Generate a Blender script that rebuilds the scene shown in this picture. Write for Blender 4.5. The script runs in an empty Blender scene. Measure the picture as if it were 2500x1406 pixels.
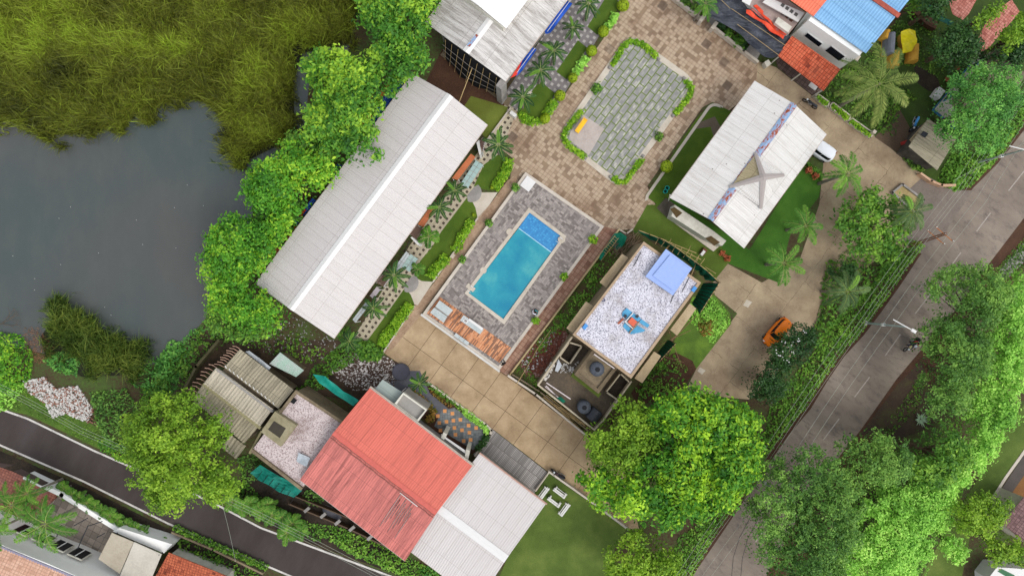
import bpy, math, random
import numpy as np
from mathutils import Vector, Matrix
from mathutils.geometry import tessellate_polygon
R = math.radians
rng = np.random.default_rng(7)
random.seed(7)
scene = bpy.context.scene

# ---------------------------------------------------------------- camera, world, sun, exposure
CH = 77.0                    # flying height in metres
S = 1 / 22.0                 # metres per photograph pixel on the ground
cam_data = bpy.data.cameras.new("camera")
cam = bpy.data.objects.new("camera", cam_data)
scene.collection.objects.link(cam)
cam.location = (0, 0, CH)
cam_data.sensor_width = 36
cam_data.lens = 18 / (1250 * S / CH)
cam_data.clip_end = 2000
scene.camera = cam

SUN_EL, SUN_AZ = 58, 130     # azimuth clockwise from +Y
world = bpy.data.worlds.new("World")
scene.world = world
world.use_nodes = True
wn = world.node_tree
bg = wn.nodes['Background']
sky = wn.nodes.new('ShaderNodeTexSky')
sky.sky_type = 'NISHITA'
sky.sun_disc = False
sky.sun_elevation = R(SUN_EL)
sky.sun_rotation = R(SUN_AZ)
sky.air_density = 1.0
sky.dust_density = 1.5
sky.ozone_density = 1.0
hs = wn.nodes.new('ShaderNodeHueSaturation')
hs.inputs['Saturation'].default_value = 0.3
wn.links.new(sky.outputs[0], hs.inputs['Color'])
wn.links.new(hs.outputs[0], bg.inputs[0])
bg.inputs[1].default_value = 0.15
sl = bpy.data.lights.new("sun", 'SUN')
sl.energy = 0.7
sl.angle = R(30)
sl.color = (1, 0.97, 0.93)
so = bpy.data.objects.new("sun", sl)
scene.collection.objects.link(so)
sd = Vector((math.sin(R(SUN_AZ)) * math.cos(R(SUN_EL)), math.cos(R(SUN_AZ)) * math.cos(R(SUN_EL)), math.sin(R(SUN_EL))))
so.rotation_euler = (-sd).to_track_quat('-Z', 'Y').to_euler()
so.location = sd * 60
scene.view_settings.view_transform = 'Standard'
scene.view_settings.look = 'None'
scene.view_settings.exposure = 0.8
scene.view_settings.gamma = 1
scene.render.engine = 'CYCLES'
scene.cycles.max_bounces = 6
scene.cycles.diffuse_bounces = 3
scene.cycles.transparent_max_bounces = 6

# ---------------------------------------------------------------- helpers
A = R(53.13)                 # the compound's long direction
COL = scene.collection
def P(px, py, z=0.0):
    k = (CH - z) / CH * S
    return Vector(((px - 1250) * k, -(py - 703) * k, z))
def PP(pts, z=0.0): return [P(a, b, z) for a, b in pts]
def lin(h, k=1.0):
    h = h.lstrip('#')
    o = []
    for i in (0, 2, 4):
        c = int(h[i:i + 2], 16) / 255
        o.append(min(1, (c / 12.92 if c <= .04045 else ((c + .055) / 1.055) ** 2.4) * k))
    return (*o, 1)

def tag(o, label=None, cat=None, group=None, kind=None):
    if label: o['label'] = label
    if cat: o['category'] = cat
    if group: o['group'] = group
    if kind: o['kind'] = kind
    return o
def thing(name, label, cat, loc, rot=A, group=None):
    o = bpy.data.objects.new(name, None)
    o.empty_display_size = .3
    COL.objects.link(o)
    o.location = loc
    o.rotation_euler = (0, 0, rot)
    return tag(o, label, cat, group)
def copy_tree(o, parent=None):
    c = o.copy()
    COL.objects.link(c)
    if parent: c.parent = parent
    for ch in [x for x in bpy.data.objects if x.parent == o]:
        copy_tree(ch, c)
    return c

class MB:
    """collects faces in world (or local) space, then links them as ONE mesh object"""
    def __init__(s): s.v = []; s.f = []
    def add(s, vs, fs):
        n = len(s.v)
        s.v += [Vector(v) for v in vs]
        s.f += [tuple(i + n for i in f) for f in fs]
        return s
    def poly(s, pts):
        pts = [Vector(p) for p in pts]
        tr = tessellate_polygon([pts])
        up = []
        for t in tr:
            a, b, c = (pts[i] for i in t)
            n = (b - a).cross(c - a)
            up.append(t if n.z >= 0 else tuple(reversed(t)))
        return s.add(pts, up)
    def prism(s, pts, z0, z1, top=True):
        """vertical prism over a ring of world points (xy)"""
        pts = [Vector((p[0], p[1], 0)) for p in pts]
        ar = sum(pts[i].x * pts[(i + 1) % len(pts)].y - pts[(i + 1) % len(pts)].x * pts[i].y for i in range(len(pts)))
        if ar < 0: pts = pts[::-1]
        n = len(pts)
        lo = [Vector((p.x, p.y, z0)) for p in pts]; hi = [Vector((p.x, p.y, z1)) for p in pts]
        s.add(lo + hi, [(i, (i + 1) % n, n + (i + 1) % n, n + i) for i in range(n)])
        if top: s.poly(hi)
        return s
    def box(s, c, ang, lx, ly, z0, z1):
        ca, sa = math.cos(ang), math.sin(ang)
        pts = [(c[0] + ca * x * lx / 2 - sa * y * ly / 2, c[1] + sa * x * lx / 2 + ca * y * ly / 2) for x, y in ((-1, -1), (1, -1), (1, 1), (-1, 1))]
        return s.prism(pts, z0, z1)
    def wall(s, pts, w, z0, z1):
        """a wall of thickness w along a line of world points"""
        for a, b in zip(pts[:-1], pts[1:]):
            a = Vector(a[:2]); b = Vector(b[:2]); d = (b - a)
            s.box(((a + b) / 2), math.atan2(d.y, d.x), d.length + w * .98, w, z0, z1)
        return s
    def tube(s, path, rad, n=6):
        path = [Vector(p) for p in path]
        if not hasattr(rad, '__len__'): rad = [rad] * len(path)
        rings = []
        for i, p in enumerate(path):
            d = (path[min(i + 1, len(path) - 1)] - path[max(i - 1, 0)])
            if d.length < 1e-9: d = Vector((0, 0, 1))
            d.normalize()
            u = d.cross(Vector((0, 0, 1)) if abs(d.z) < .9 else Vector((1, 0, 0))).normalized()
            w = d.cross(u)
            rings.append([p + (u * math.cos(t) + w * math.sin(t)) * rad[i] for t in (2 * math.pi * k / n for k in range(n))])
        vs = [v for r in rings for v in r]
        fs = [(i * n + k, i * n + (k + 1) % n, (i + 1) * n + (k + 1) % n, (i + 1) * n + k) for i in range(len(path) - 1) for k in range(n)]
        fs += [tuple(range(n))[::-1], tuple((len(path) - 1) * n + k for k in range(n))]
        return s.add(vs, fs)
    def lathe(s, c, prof, n=20):
        """prof = (radius, z) from bottom to top, about a vertical axis through c"""
        vs = [Vector((c[0] + r * math.cos(2 * math.pi * k / n), c[1] + r * math.sin(2 * math.pi * k / n), c[2] + z)) for r, z in prof for k in range(n)]
        fs = [(i * n + k, i * n + (k + 1) % n, (i + 1) * n + (k + 1) % n, (i + 1) * n + k) for i in range(len(prof) - 1) for k in range(n)]
        fs.append(tuple((len(prof) - 1) * n + k for k in range(n)))
        return s.add(vs, fs)
    def ball(s, c, r, n=10, sq=(1, 1, 1)):
        prof = [(max(.02, math.sin(math.pi * i / (n // 2 + 1))) * r, -math.cos(math.pi * i / (n // 2 + 1)) * r) for i in range(n // 2 + 2)]
        k = len(s.v); s.lathe((0, 0, 0), prof, n)
        for i in range(k, len(s.v)): s.v[i] = Vector((s.v[i].x * sq[0] + c[0], s.v[i].y * sq[1] + c[1], s.v[i].z * sq[2] + c[2]))
        return s
    def corr(s, a, b, c, d, pitch=.35, amp=.03, rows=1):
        """corrugated sheet: a-b the eave, d-c the ridge; ribs run from eave to ridge"""
        a, b, c, d = map(Vector, (a, b, c, d))
        n = (b - a).cross(d - a).normalized()
        if n.z < 0: n = -n
        N = max(2, int((b - a).length / pitch)) * 4
        off = (0, 0, 1, 1)
        vs = []
        for i in range(N + 1):
            t = i / N
            o = n * (amp * off[i % 4])
            for r in range(rows + 1):
                vs.append(a.lerp(b, t).lerp(d.lerp(c, t), r / rows) + o)
        q = rows + 1
        fs = []
        for i in range(N):
            for r in range(rows):
                f = (i * q + r, (i + 1) * q + r, (i + 1) * q + r + 1, i * q + r + 1)
                x, y, z = vs[f[0]], vs[f[1]], vs[f[2]]
                fs.append(f if (y - x).cross(z - x).z > 0 else f[::-1])
        s.add(vs, fs)
        lo = [p - n * .06 for p in (a, b, c, d)]
        hi = [p - n * .005 for p in (a, b, c, d)]
        s.add(lo + hi, [(3, 2, 1, 0), (0, 1, 5, 4), (1, 2, 6, 5), (2, 3, 7, 6), (3, 0, 4, 7)])
        return s
    def build(s, name, mat, parent=None, loc=None, rot=A, smooth=False, local=False):
        me = bpy.data.meshes.new(name)
        if parent is not None:
            M = Matrix.Identity(4) if local else world_of(parent).inverted()
        else:
            if loc is None:
                n = max(1, len(s.v))
                loc = Vector((sum(v.x for v in s.v) / n, sum(v.y for v in s.v) / n, min(v.z for v in s.v)))
            M = Matrix.Identity(4) if local else (Matrix.Translation(loc) @ Matrix.Rotation(rot, 4, 'Z')).inverted()
        me.from_pydata([tuple(M @ v) for v in s.v], [], s.f)
        me.materials.append(mat)
        if smooth: me.polygons.foreach_set('use_smooth', [True] * len(me.polygons))
        me.update()
        o = bpy.data.objects.new(name, me)
        COL.objects.link(o)
        if parent is not None: o.parent = parent
        else:
            o.location = loc; o.rotation_euler = (0, 0, rot)
        return o
def world_of(o):
    M = Matrix.Translation(o.location) @ o.rotation_euler.to_matrix().to_4x4() @ Matrix.Diagonal((*o.scale, 1))
    return world_of(o.parent) @ M if o.parent else M

def sheet(name, px, z, mat, rot=A, org=None, kind='structure'):
    m = MB().poly(PP(px, 0))
    for v in m.v: v.z = z
    loc = P(*org) if org else None
    if loc: loc.z = z
    o = m.build(name, mat, loc=loc, rot=rot)
    return tag(o, kind=kind)
def rounded(pts, r, n=6):
    out = []
    L = len(pts)
    rr = r if hasattr(r, '__len__') else [r] * L
    for i, p in enumerate(pts):
        p = Vector(p); a = Vector(pts[i - 1]); b = Vector(pts[(i + 1) % L])
        u = (a - p).normalized() * rr[i]; w = (b - p).normalized() * rr[i]
        for k in range(n + 1):
            t = k / n
            out.append(tuple((p + u) * (1 - t) ** 2 + p * 2 * t * (1 - t) + (p + w) * t * t))
    return out
def band(pts, w):
    """outline (pixels) of a strip of width w along a line"""
    L = []; Rr = []
    for i, p in enumerate(pts):
        a = Vector(pts[max(i - 1, 0)]); b = Vector(pts[min(i + 1, len(pts) - 1)])
        d = (b - a).normalized(); n = Vector((-d.y, d.x)) * w / 2
        L.append(tuple(Vector(p) + n)); Rr.append(tuple(Vector(p) - n))
    return L + Rr[::-1]
def inside(poly, x, y):
    poly = np.asarray(poly, float); r = np.zeros(len(x), bool)
    j = len(poly) - 1
    for i in range(len(poly)):
        xi, yi = poly[i]; xj, yj = poly[j]
        if yi != yj:
            c = ((yi > y) != (yj > y)) & (x < (xj - xi) * (y - yi) / (yj - yi) + xi)
            r ^= c
        j = i
    return r
def edge_dist(poly, x, y):
    poly = np.asarray(poly, float); d = np.full(len(x), 1e9)
    for i in range(len(poly)):
        a = poly[i - 1]; b = poly[i]; ab = b - a; L = max(1e-9, (ab ** 2).sum())
        t = np.clip(((x - a[0]) * ab[0] + (y - a[1]) * ab[1]) / L, 0, 1)
        d = np.minimum(d, np.hypot(x - a[0] - t * ab[0], y - a[1] - t * ab[1]))
    return d
_NG = rng.random((64, 64))
def vnoise(p, freq, oct=3):
    """smooth value noise in 0..1 over world points"""
    out = np.zeros(len(p)); amp = 1; tot = 0
    for o in range(oct):
        q = p[:, :2] * freq + 17.3 * o + 1000; i = np.floor(q).astype(int); f = q - i; f = f * f * (3 - 2 * f); i %= 64; j = (i + 1) % 64
        out += amp * ((_NG[i[:, 0], i[:, 1]] * (1 - f[:, 0]) + _NG[j[:, 0], i[:, 1]] * f[:, 0]) * (1 - f[:, 1]) + (_NG[i[:, 0], j[:, 1]] * (1 - f[:, 0]) + _NG[j[:, 0], j[:, 1]] * f[:, 0]) * f[:, 1])
        tot += amp; amp *= .55; freq *= 2.1
    return out / tot
def area(poly):
    p = np.asarray(poly, float); q = np.roll(p, -1, 0)
    return abs((p[:, 0] * q[:, 1] - q[:, 0] * p[:, 1]).sum()) / 2
def sample(poly, n):
    p = np.asarray(poly, float); lo = p.min(0); hi = p.max(0); out = np.zeros((0, 2))
    while len(out) < n:
        q = rng.uniform(lo, hi, (max(64, n * 2), 2)); out = np.vstack([out, q[inside(p, q[:, 0], q[:, 1])]])
    return out[:n]
def fast_mesh(name, V, nq, tint, mat, parent=None, loc=(0, 0, 0), k=4):
    """V: (n*k, 3) world coords, k verts per face"""
    loc = np.array(loc, float)
    me = bpy.data.meshes.new(name)
    V = V - loc
    n = len(V)
    me.vertices.add(n); me.vertices.foreach_set('co', V.astype(np.float32).ravel())
    nf = n // k
    me.loops.add(n); me.loops.foreach_set('vertex_index', np.arange(n, dtype=np.int32))
    me.polygons.add(nf); me.polygons.foreach_set('loop_start', (np.arange(nf) * k).astype(np.int32))
    me.polygons.foreach_set('loop_total', np.full(nf, k, np.int32))
    at = me.attributes.new('tint', 'FLOAT', 'POINT')
    at.data.foreach_set('value', np.repeat(tint, k).astype(np.float32))
    me.materials.append(mat)
    me.update(calc_edges=True)
    o = bpy.data.objects.new(name, me)
    COL.objects.link(o)
    if parent is not None: o.parent = parent
    else: o.location = loc
    return o
def leaf_verts(C, N, size, asp):
    n = len(C)
    N = N / np.linalg.norm(N, axis=1, keepdims=True)
    r = rng.normal(size=(n, 3))
    T = np.cross(N, r); T /= np.linalg.norm(T, axis=1, keepdims=True)
    B = np.cross(N, T)
    s = (size * rng.uniform(.6, 1.3, n))[:, None] if not hasattr(size, '__len__') else size[:, None]
    a = s * asp
    fold = N * s * .18
    V = np.stack([C - T * s, C - B * a + fold, C + T * s, C + B * a + fold], 1)
    return V.reshape(-1, 3)
# ---------------------------------------------------------------- materials
MATS = {}
class NT:
    def __init__(s, name):
        s.m = bpy.data.materials.new(name); s.m.use_nodes = True; s.t = s.m.node_tree
        s.b = s.t.nodes['Principled BSDF']; s.b.inputs['Roughness'].default_value = .85
        s.b.inputs['Specular IOR Level'].default_value = .25
        s.tc = s.t.nodes.new('ShaderNodeTexCoord')
    def n(s, ty, **kw):
        x = s.t.nodes.new(ty)
        for k, v in kw.items(): setattr(x, k, v)
        return x
    def link(s, a, b): s.t.links.new(a, b)
    def coord(s, scale=(1, 1, 1), loc=(0, 0, 0), rot=0, src='Object'):
        mp = s.n('ShaderNodeMapping'); mp.inputs['Scale'].default_value = scale; mp.inputs['Location'].default_value = loc
        mp.inputs['Rotation'].default_value = (0, 0, rot)
        s.link(s.tc.outputs[src], mp.inputs[0]); return mp.outputs[0]
    def noise(s, scale, detail=4, rough=.6, st=(1, 1, 1), dist=0, loc=(0, 0, 0)):
        x = s.n('ShaderNodeTexNoise'); x.inputs['Scale'].default_value = scale; x.inputs['Detail'].default_value = detail
        x.inputs['Roughness'].default_value = rough; x.inputs['Distortion'].default_value = dist
        s.link(s.coord(st, loc), x.inputs[0]); return x.outputs[0]
    def ramp(s, f, stops, interp='LINEAR'):
        r = s.n('ShaderNodeValToRGB'); r.color_ramp.interpolation = interp
        e = r.color_ramp.elements
        while len(e) < len(stops): e.new(.5)
        for q, (p, c) in zip(e, stops):
            q.position = p; q.color = c if len(c) == 4 else (*c, 1)
        s.link(f, r.inputs[0]); return r.outputs[0]
    def mix(s, f, a, b, mode='MIX'):
        x = s.n('ShaderNodeMix', data_type='RGBA', blend_type=mode)
        for sock, v in ((x.inputs[0], f), (x.inputs[6], a), (x.inputs[7], b)):
            if hasattr(v, 'links'): s.link(v, sock)
            else: sock.default_value = v
        return x.outputs[2]
    def brick(s, w, h, mortar, c1=(0, 0, 0, 1), c2=(1, 1, 1, 1), cm=(0, 0, 0, 1), off=.5, rot=0, loc=(0, 0, 0), smooth=.1, sq=1):
        x = s.n('ShaderNodeTexBrick'); x.offset = off; x.squash = sq
        x.inputs['Color1'].default_value = c1; x.inputs['Color2'].default_value = c2; x.inputs['Mortar'].default_value = cm
        x.inputs['Scale'].default_value = 1; x.inputs['Mortar Size'].default_value = mortar; x.inputs['Mortar Smooth'].default_value = smooth
        x.inputs['Brick Width'].default_value = w; x.inputs['Row Height'].default_value = h
        s.link(s.coord((1, 1, 1), loc, rot), x.inputs[0]); return x
    def out(s, col, rough=None, bump=None, bd=.02):
        if hasattr(col, 'links'): s.link(col, s.b.inputs['Base Color'])
        else: s.b.inputs['Base Color'].default_value = col
        if rough is not None: s.b.inputs['Roughness'].default_value = rough
        if bump is not None:
            q = s.n('ShaderNodeBump'); q.inputs['Strength'].default_value = .6; q.inputs['Distance'].default_value = bd
            s.link(bump, q.inputs['Height']); s.link(q.outputs[0], s.b.inputs['Normal'])
        return s.m
W1 = (1, 1, 1, 1); K0 = (0, 0, 0, 1)
def plain(name, h, k=1.0, rough=.7, var=.12, scale=3, metal=0):
    key = name
    if key in MATS: return MATS[key]
    s = NT(name); c = lin(h, k)
    d = tuple(min(1, x * (1 - var)) for x in c[:3]) + (1,); l = tuple(min(1, x * (1 + var)) for x in c[:3]) + (1,)
    s.b.inputs['Metallic'].default_value = metal
    MATS[key] = s.out(s.ramp(s.noise(scale, 5, .65), [(.3, d), (.7, l)]), rough)
    return MATS[key]
def mottled(name, cols, scale=.5, fine=6, rough=.9, bump=.02, st=(1, 1, 1), lo=.3, hi=.7):
    if name in MATS: return MATS[name]
    s = NT(name)
    a = s.noise(scale, 6, .62, st); b = s.noise(fine, 4, .7)
    f = s.mix(.4, a, b)
    n = len(cols)
    c = s.ramp(f, [(lo + (hi - lo) * i / (n - 1), lin(x)) for i, x in enumerate(cols)])
    MATS[name] = s.out(c, rough, b, bump); return MATS[name]
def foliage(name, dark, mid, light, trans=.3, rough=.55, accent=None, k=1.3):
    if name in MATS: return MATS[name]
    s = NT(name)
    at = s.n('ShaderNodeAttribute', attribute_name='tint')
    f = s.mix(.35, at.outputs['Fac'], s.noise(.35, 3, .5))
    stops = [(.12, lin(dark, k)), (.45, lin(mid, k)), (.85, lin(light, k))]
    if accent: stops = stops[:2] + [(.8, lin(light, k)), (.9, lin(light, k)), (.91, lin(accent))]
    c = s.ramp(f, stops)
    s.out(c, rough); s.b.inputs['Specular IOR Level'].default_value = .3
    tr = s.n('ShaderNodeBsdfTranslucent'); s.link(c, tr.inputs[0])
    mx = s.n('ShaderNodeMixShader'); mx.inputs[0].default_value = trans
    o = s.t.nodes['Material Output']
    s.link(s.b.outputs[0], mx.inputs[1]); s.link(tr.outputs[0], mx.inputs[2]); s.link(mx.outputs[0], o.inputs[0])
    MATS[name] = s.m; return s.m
def roofmat(name, base, dirty, k=1.0, streak=1.0, sheetvar=.1, rot=0, rough=.55, spots=False, th=(.42, .7)):
    """sheet roof; ribs (local y after rot) carry long dirt streaks"""
    if name in MATS: return MATS[name]
    s = NT(name)
    s1 = s.noise(1, 6, .78, (2.2, .07, 1)); s2 = s.noise(.25, 4, .6)
    st = s.ramp(s1, [(th[0], K0), (th[1], W1)]) ; pt = s.ramp(s2, [(.35, K0), (.75, W1)])
    f = s.mix(.6, st, s.mix(1, st, pt, 'MULTIPLY'))
    g = s.mix(streak, K0, f)
    b = s.brick(1.05, 3.2, .012, lin(base, k * (1 - sheetvar)), lin(base, k), lin(dirty, k * .8), off=0)
    c = s.mix(g, b.outputs[0], lin(dirty, k))
    lap = s.brick(30, 2.9, .02, off=0, c1=K0, c2=K0, cm=W1)
    c = s.mix(s.mix(.2, K0, lap.outputs[0]), c, lin(dirty, k * .8))
    fn = s.noise(5, 5, .7)
    c = s.mix(.12, c, s.ramp(fn, [(.3, lin(dirty, k)), (.7, lin(base, k))]))
    if spots:
        v = s.n('ShaderNodeTexVoronoi'); v.inputs['Scale'].default_value = .9; s.link(s.coord(), v.inputs[0])
        c = s.mix(s.ramp(v.outputs['Distance'], [(.045, W1), (.075, K0)]), c, lin('#6a635c'))
    MATS[name] = s.out(c, rough); return s.m
def speckle(name, base, dots, patch, scale=9, patchamt=.6):
    """roof of broken white tile chips"""
    if name in MATS: return MATS[name]
    s = NT(name)
    v = s.n('ShaderNodeTexVoronoi'); v.inputs['Scale'].default_value = scale; s.link(s.coord(), v.inputs[0])
    w = s.n('ShaderNodeTexWhiteNoise'); s.link(v.outputs['Color'], w.inputs[0])
    c = s.ramp(w.outputs[0], [(0, lin(dots)), (.14, lin(dots)), (.3, lin(base, .82)), (.6, lin(base)), (1, lin(base, 1.1))])
    p = s.ramp(s.noise(.3, 7, .72), [(.47, K0), (.66, (patchamt,) * 3 + (1,))])
    c = s.mix(p, c, lin(patch))
    MATS[name] = s.out(c, .9, v.outputs['Distance'], .02); return s.m

def mk_ground():
    s = NT('soil_ground'); a = s.noise(.25, 8, .68); b = s.noise(4, 5, .7)
    c = s.ramp(s.mix(.45, a, b), [(.32, lin('#2a2218')), (.46, lin('#4a3c2a')), (.54, lin('#45502a')), (.68, lin('#4f6a2a'))])
    return s.out(c, .95, b, .05)
def mk_lawn(name, cols, sc=.35):
    s = NT(name); a = s.noise(sc, 5, .6); b = s.noise(9, 4, .8)
    f = s.mix(.38, a, b)
    return s.out(s.ramp(f, [(.3, lin(cols[0])), (.5, lin(cols[1])), (.72, lin(cols[2]))]), .95, b, .06)
def mk_plaza():
    s = NT('brown_cobble_paving')
    b = s.brick(.42, .42, .025, cm=(.12, .12, .12, 1), off=.0)
    b2 = s.brick(.68, .34, .02, off=.5, loc=(.2, .1, 0))
    tan = s.ramp(b.outputs[0], [(.0, lin('#84705c')), (.27, lin('#937d66')), (.33, lin('#b09a82')), (1, lin('#b8a48c'))])
    tan = s.mix(s.ramp(b2.outputs[0], [(.5, K0), (1, (.18, .18, .18, 1))]), tan, lin('#a58a6c'))
    st = s.ramp(s.noise(.14, 8, .66, loc=(3, 8, 0)), [(.5, K0), (.58, (.65,) * 3 + (1,))])
    brown = s.ramp(s.mix(.5, b.outputs[0], s.noise(1.5, 5)), [(.2, lin('#6b5341')), (.8, lin('#8d735c'))])
    c = s.mix(st, tan, brown)
    dk = s.brick(.92, .92, .0, off=.5, loc=(.3, .7, 0))
    c = s.mix(s.ramp(dk.outputs[0], [(.0, (.75,) * 3 + (1,)), (.025, (.75,) * 3 + (1,)), (.03, K0)]), c, lin('#5a4c41'))
    c = s.mix(s.ramp(s.noise(7, 5, .75), [(.4, (.25,) * 3 + (1,)), (.6, K0)]), c, lin('#77624f'))
    return s.out(c, .85, b.outputs[1], -.015)
def mk_deckpav():
    s = NT('grey_block_paving')
    b = s.brick(.42, .21, .01, cm=(.15,) * 3 + (1,), off=.5); b2 = s.brick(.21, .42, .01, cm=(.15,) * 3 + (1,), off=.5)
    ck = s.brick(.84, .84, 0, off=.5)
    v = s.mix(s.ramp(ck.outputs[0], [(.48, K0), (.52, W1)]), b.outputs[0], b2.outputs[0])
    c = s.ramp(v, [(0, lin('#6a625c')), (.3, lin('#7f7770')), (.6, lin('#958c85')), (1, lin('#a69c94'))])
    c = s.mix(s.ramp(s.noise(.3, 6, .7), [(.4, K0), (.8, (.5,) * 3 + (1,))]), c, lin('#7b726f'))
    return s.out(c, .8, b.outputs[1], -.01)
def mk_greenpav():
    s = NT('grey_slab_paving_with_grass_joints')
    b = s.brick(1.32, .72, .055, off=.5, cm=(0, 0, 0, 1), smooth=0)
    sm = s.brick(.44, .24, .012, off=.5, cm=(.25,) * 3 + (1,))
    g = s.ramp(s.noise(4, 4), [(.3, lin('#56662e')), (.7, lin('#74843e'))])
    slab = s.ramp(sm.outputs[0], [(0, lin('#83827e')), (.6, lin('#94928e')), (.8, lin('#9e9b92')), (1, lin('#b4b0a4'))])
    slab = s.mix(s.ramp(b.outputs[0], [(.0, W1), (.03, W1), (.035, K0)]), slab, g)
    slab = s.mix(s.ramp(s.noise(.6, 6, .7), [(.45, K0), (.8, (.3,) * 3 + (1,))]), slab, lin('#7d7a72'))
    c = s.mix(b.outputs[1], slab, g)
    return s.out(c, .85, b.outputs[1], -.02)
def mk_asphalt(name, cols, patches=None, lo=.3, hi=.7):
    s = NT(name); a = s.noise(.2, 7, .65, (1, .4, 1)); b = s.noise(14, 4, .8)
    f = s.mix(.3, a, b)
    c = s.ramp(f, [(lo + (hi - lo) * i / (len(cols) - 1), lin(x)) for i, x in enumerate(cols)])
    if patches: c = s.mix(s.ramp(s.noise(1.1, 8, .8, (1, .45, 1)), [(.5, K0), (.66, (.85,) * 3 + (1,))]), c, lin(patches))
    return s.out(c, .8, b, .01)
def mk_yard():
    s = NT('jointed_concrete')
    b = s.brick(2.91, 3.2, .03, cm=K0, c1=(.7, .7, .7, 1), c2=W1, off=0, smooth=.3)
    a = s.noise(.45, 7, .66); fn = s.noise(5, 4, .7)
    c = s.ramp(s.mix(.25, a, fn), [(.32, lin('#8a7459')), (.47, lin('#a48c6c')), (.6, lin('#b59d7c')), (.72, lin('#bda88a'))])
    c = s.mix(s.ramp(s.noise(.22, 5, .6, loc=(5, 1, 0)), [(.52, K0), (.7, (.6,) * 3 + (1,))]), c, lin('#7d6650'))
    c = s.mix(b.outputs[1], c, lin('#5d4a38'))
    return s.out(c, .85, fn, .01)
def mk_drive():
    s = NT('cracked_concrete')
    v = s.n('ShaderNodeTexBrick'); v.offset = .35; v.inputs['Scale'].default_value = 1; v.inputs['Brick Width'].default_value = 4.6; v.inputs['Row Height'].default_value = 4.1; v.inputs['Mortar Size'].default_value = .022; v.inputs['Mortar Smooth'].default_value = .3
    nz = s.n('ShaderNodeTexNoise'); nz.inputs['Scale'].default_value = 1.2; s.link(s.coord(), nz.inputs[0])
    vm = s.n('ShaderNodeVectorMath', operation='MULTIPLY_ADD'); s.link(nz.outputs['Color'], vm.inputs[0]); vm.inputs[1].default_value = (.5, .5, 0); s.link(s.coord(), vm.inputs[2])
    s.link(vm.outputs[0], v.inputs[0])
    cr = s.mix(1, s.mix(0, v.outputs[1], K0), s.ramp(s.noise(.5, 3), [(.4, (.25,) * 3 + (1,)), (.6, W1)]), 'MULTIPLY')
    a = s.noise(.4, 7, .66); fn = s.noise(5, 4, .7)
    c = s.ramp(s.mix(.25, a, fn), [(.32, lin('#7a6852')), (.47, lin('#98856c')), (.6, lin('#aa977a')), (.72, lin('#b9a68a'))])
    c = s.mix(s.ramp(s.noise(.2, 5, .6, loc=(2, 7, 0)), [(.5, K0), (.7, (.6,) * 3 + (1,))]), c, lin('#735c46'))
    c = s.mix(cr, c, lin('#54432f'))
    return s.out(c, .85, fn, .01)
def mk_check(name, base, sq, size=.5, dens=.5):
    s = NT(name)
    b = s.brick(size, size, 0, off=.5); inn = s.brick(size, size, size * .27, off=.5, cm=W1, c1=K0, c2=K0, smooth=0)
    f = s.ramp(inn.outputs[0], [(.4, W1), (.6, K0)])
    ln = s.brick(size, size * .5, .012, off=.5)
    bc = s.ramp(s.mix(.5, s.noise(1, 5), ln.outputs[0]), [(.2, lin(base, .8)), (.8, lin(base, 1.1))])
    return s.out(s.mix(f, bc, lin(sq)), .8)
def mk_planks():
    s = NT('terracotta_strip_paving')
    b = s.brick(.95, .13, .012, cm=(.12,) * 3 + (1,), off=.37)
    c = s.ramp(b.outputs[0], [(0, lin('#6f5142')), (.25, lin('#86604c')), (.38, lin('#c37c50')), (.75, lin('#da9668')), (1, lin('#e3a981'))])
    return s.out(s.mix(.15, c, s.ramp(s.noise(2, 5), [(.3, lin('#8a5c3c')), (.7, lin('#e0a070'))])), .6)
def mk_tiles(name, a, b2, w=.34, h=.26, dark='#5a2a1c', patch=None):
    s = NT(name)
    b = s.brick(w, h, .03, cm=(0, 0, 0, 1), off=0, smooth=.6)
    c = s.ramp(b.outputs[0], [(0, lin(dark)), (.12, lin(a)), (1, lin(b2))])
    if patch: c = s.mix(s.ramp(s.noise(.5, 6, .7), [(.5, K0), (.7, (.6,) * 3 + (1,))]), c, lin(patch))
    c = s.mix(s.ramp(s.noise(6, 4, .7), [(.3, (.35,) * 3 + (1,)), (.6, K0)]), c, lin(dark))
    return s.out(c, .7, b.outputs[1], -.04)
def mk_water():
    s = NT('pond_water'); a = s.noise(.05, 3, .5)
    c = s.ramp(a, [(.3, lin('#3f4c4a')), (.7, lin('#504f4c'))])
    s.b.inputs['Specular IOR Level'].default_value = .5
    c = s.mix(s.ramp(s.noise(.35, 7, .75, (1, .5, 1)), [(.45, K0), (.75, (.35,) * 3 + (1,))]), c, lin('#5c5d56'))
    return s.out(c, .14, s.noise(2.5, 4, .7), .012)
def mk_poolwater():
    s = NT('pool_water'); a = s.noise(.32, 5, .6)
    c = s.ramp(a, [(.35, lin('#0a7c98')), (.55, lin('#2690a0')), (.75, lin('#54aaa8'))])  # paler noise patches put cloudy sky reflections into the water colour
    s.b.inputs['Specular IOR Level'].default_value = .5
    return s.out(c, .08, s.noise(3, 3, .6), .003)
def mk_pooltile():
    s = NT('shallow_pool_water'); b = s.brick(.25, .25, .03, cm=(.2,) * 3 + (1,), off=0)
    c = s.ramp(s.mix(.3, b.outputs[0], s.noise(1, 4)), [(.1, lin('#2e76ac')), (.5, lin('#3888bc')), (.9, lin('#469ac8'))])
    s.b.inputs['Specular IOR Level'].default_value = .5
    return s.out(c, .1)
def mk_broken_ridge():
    s = NT('rusty_blue_ridge_cap')
    c = s.ramp(s.noise(1.4, 8, .8, (1, 2.4, 1)), [(.38, lin('#6d8fb0')), (.5, lin('#8fa8c4')), (.53, lin('#a0512e')), (.62, lin('#7c3d25'))])
    return s.out(c, .7)
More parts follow.
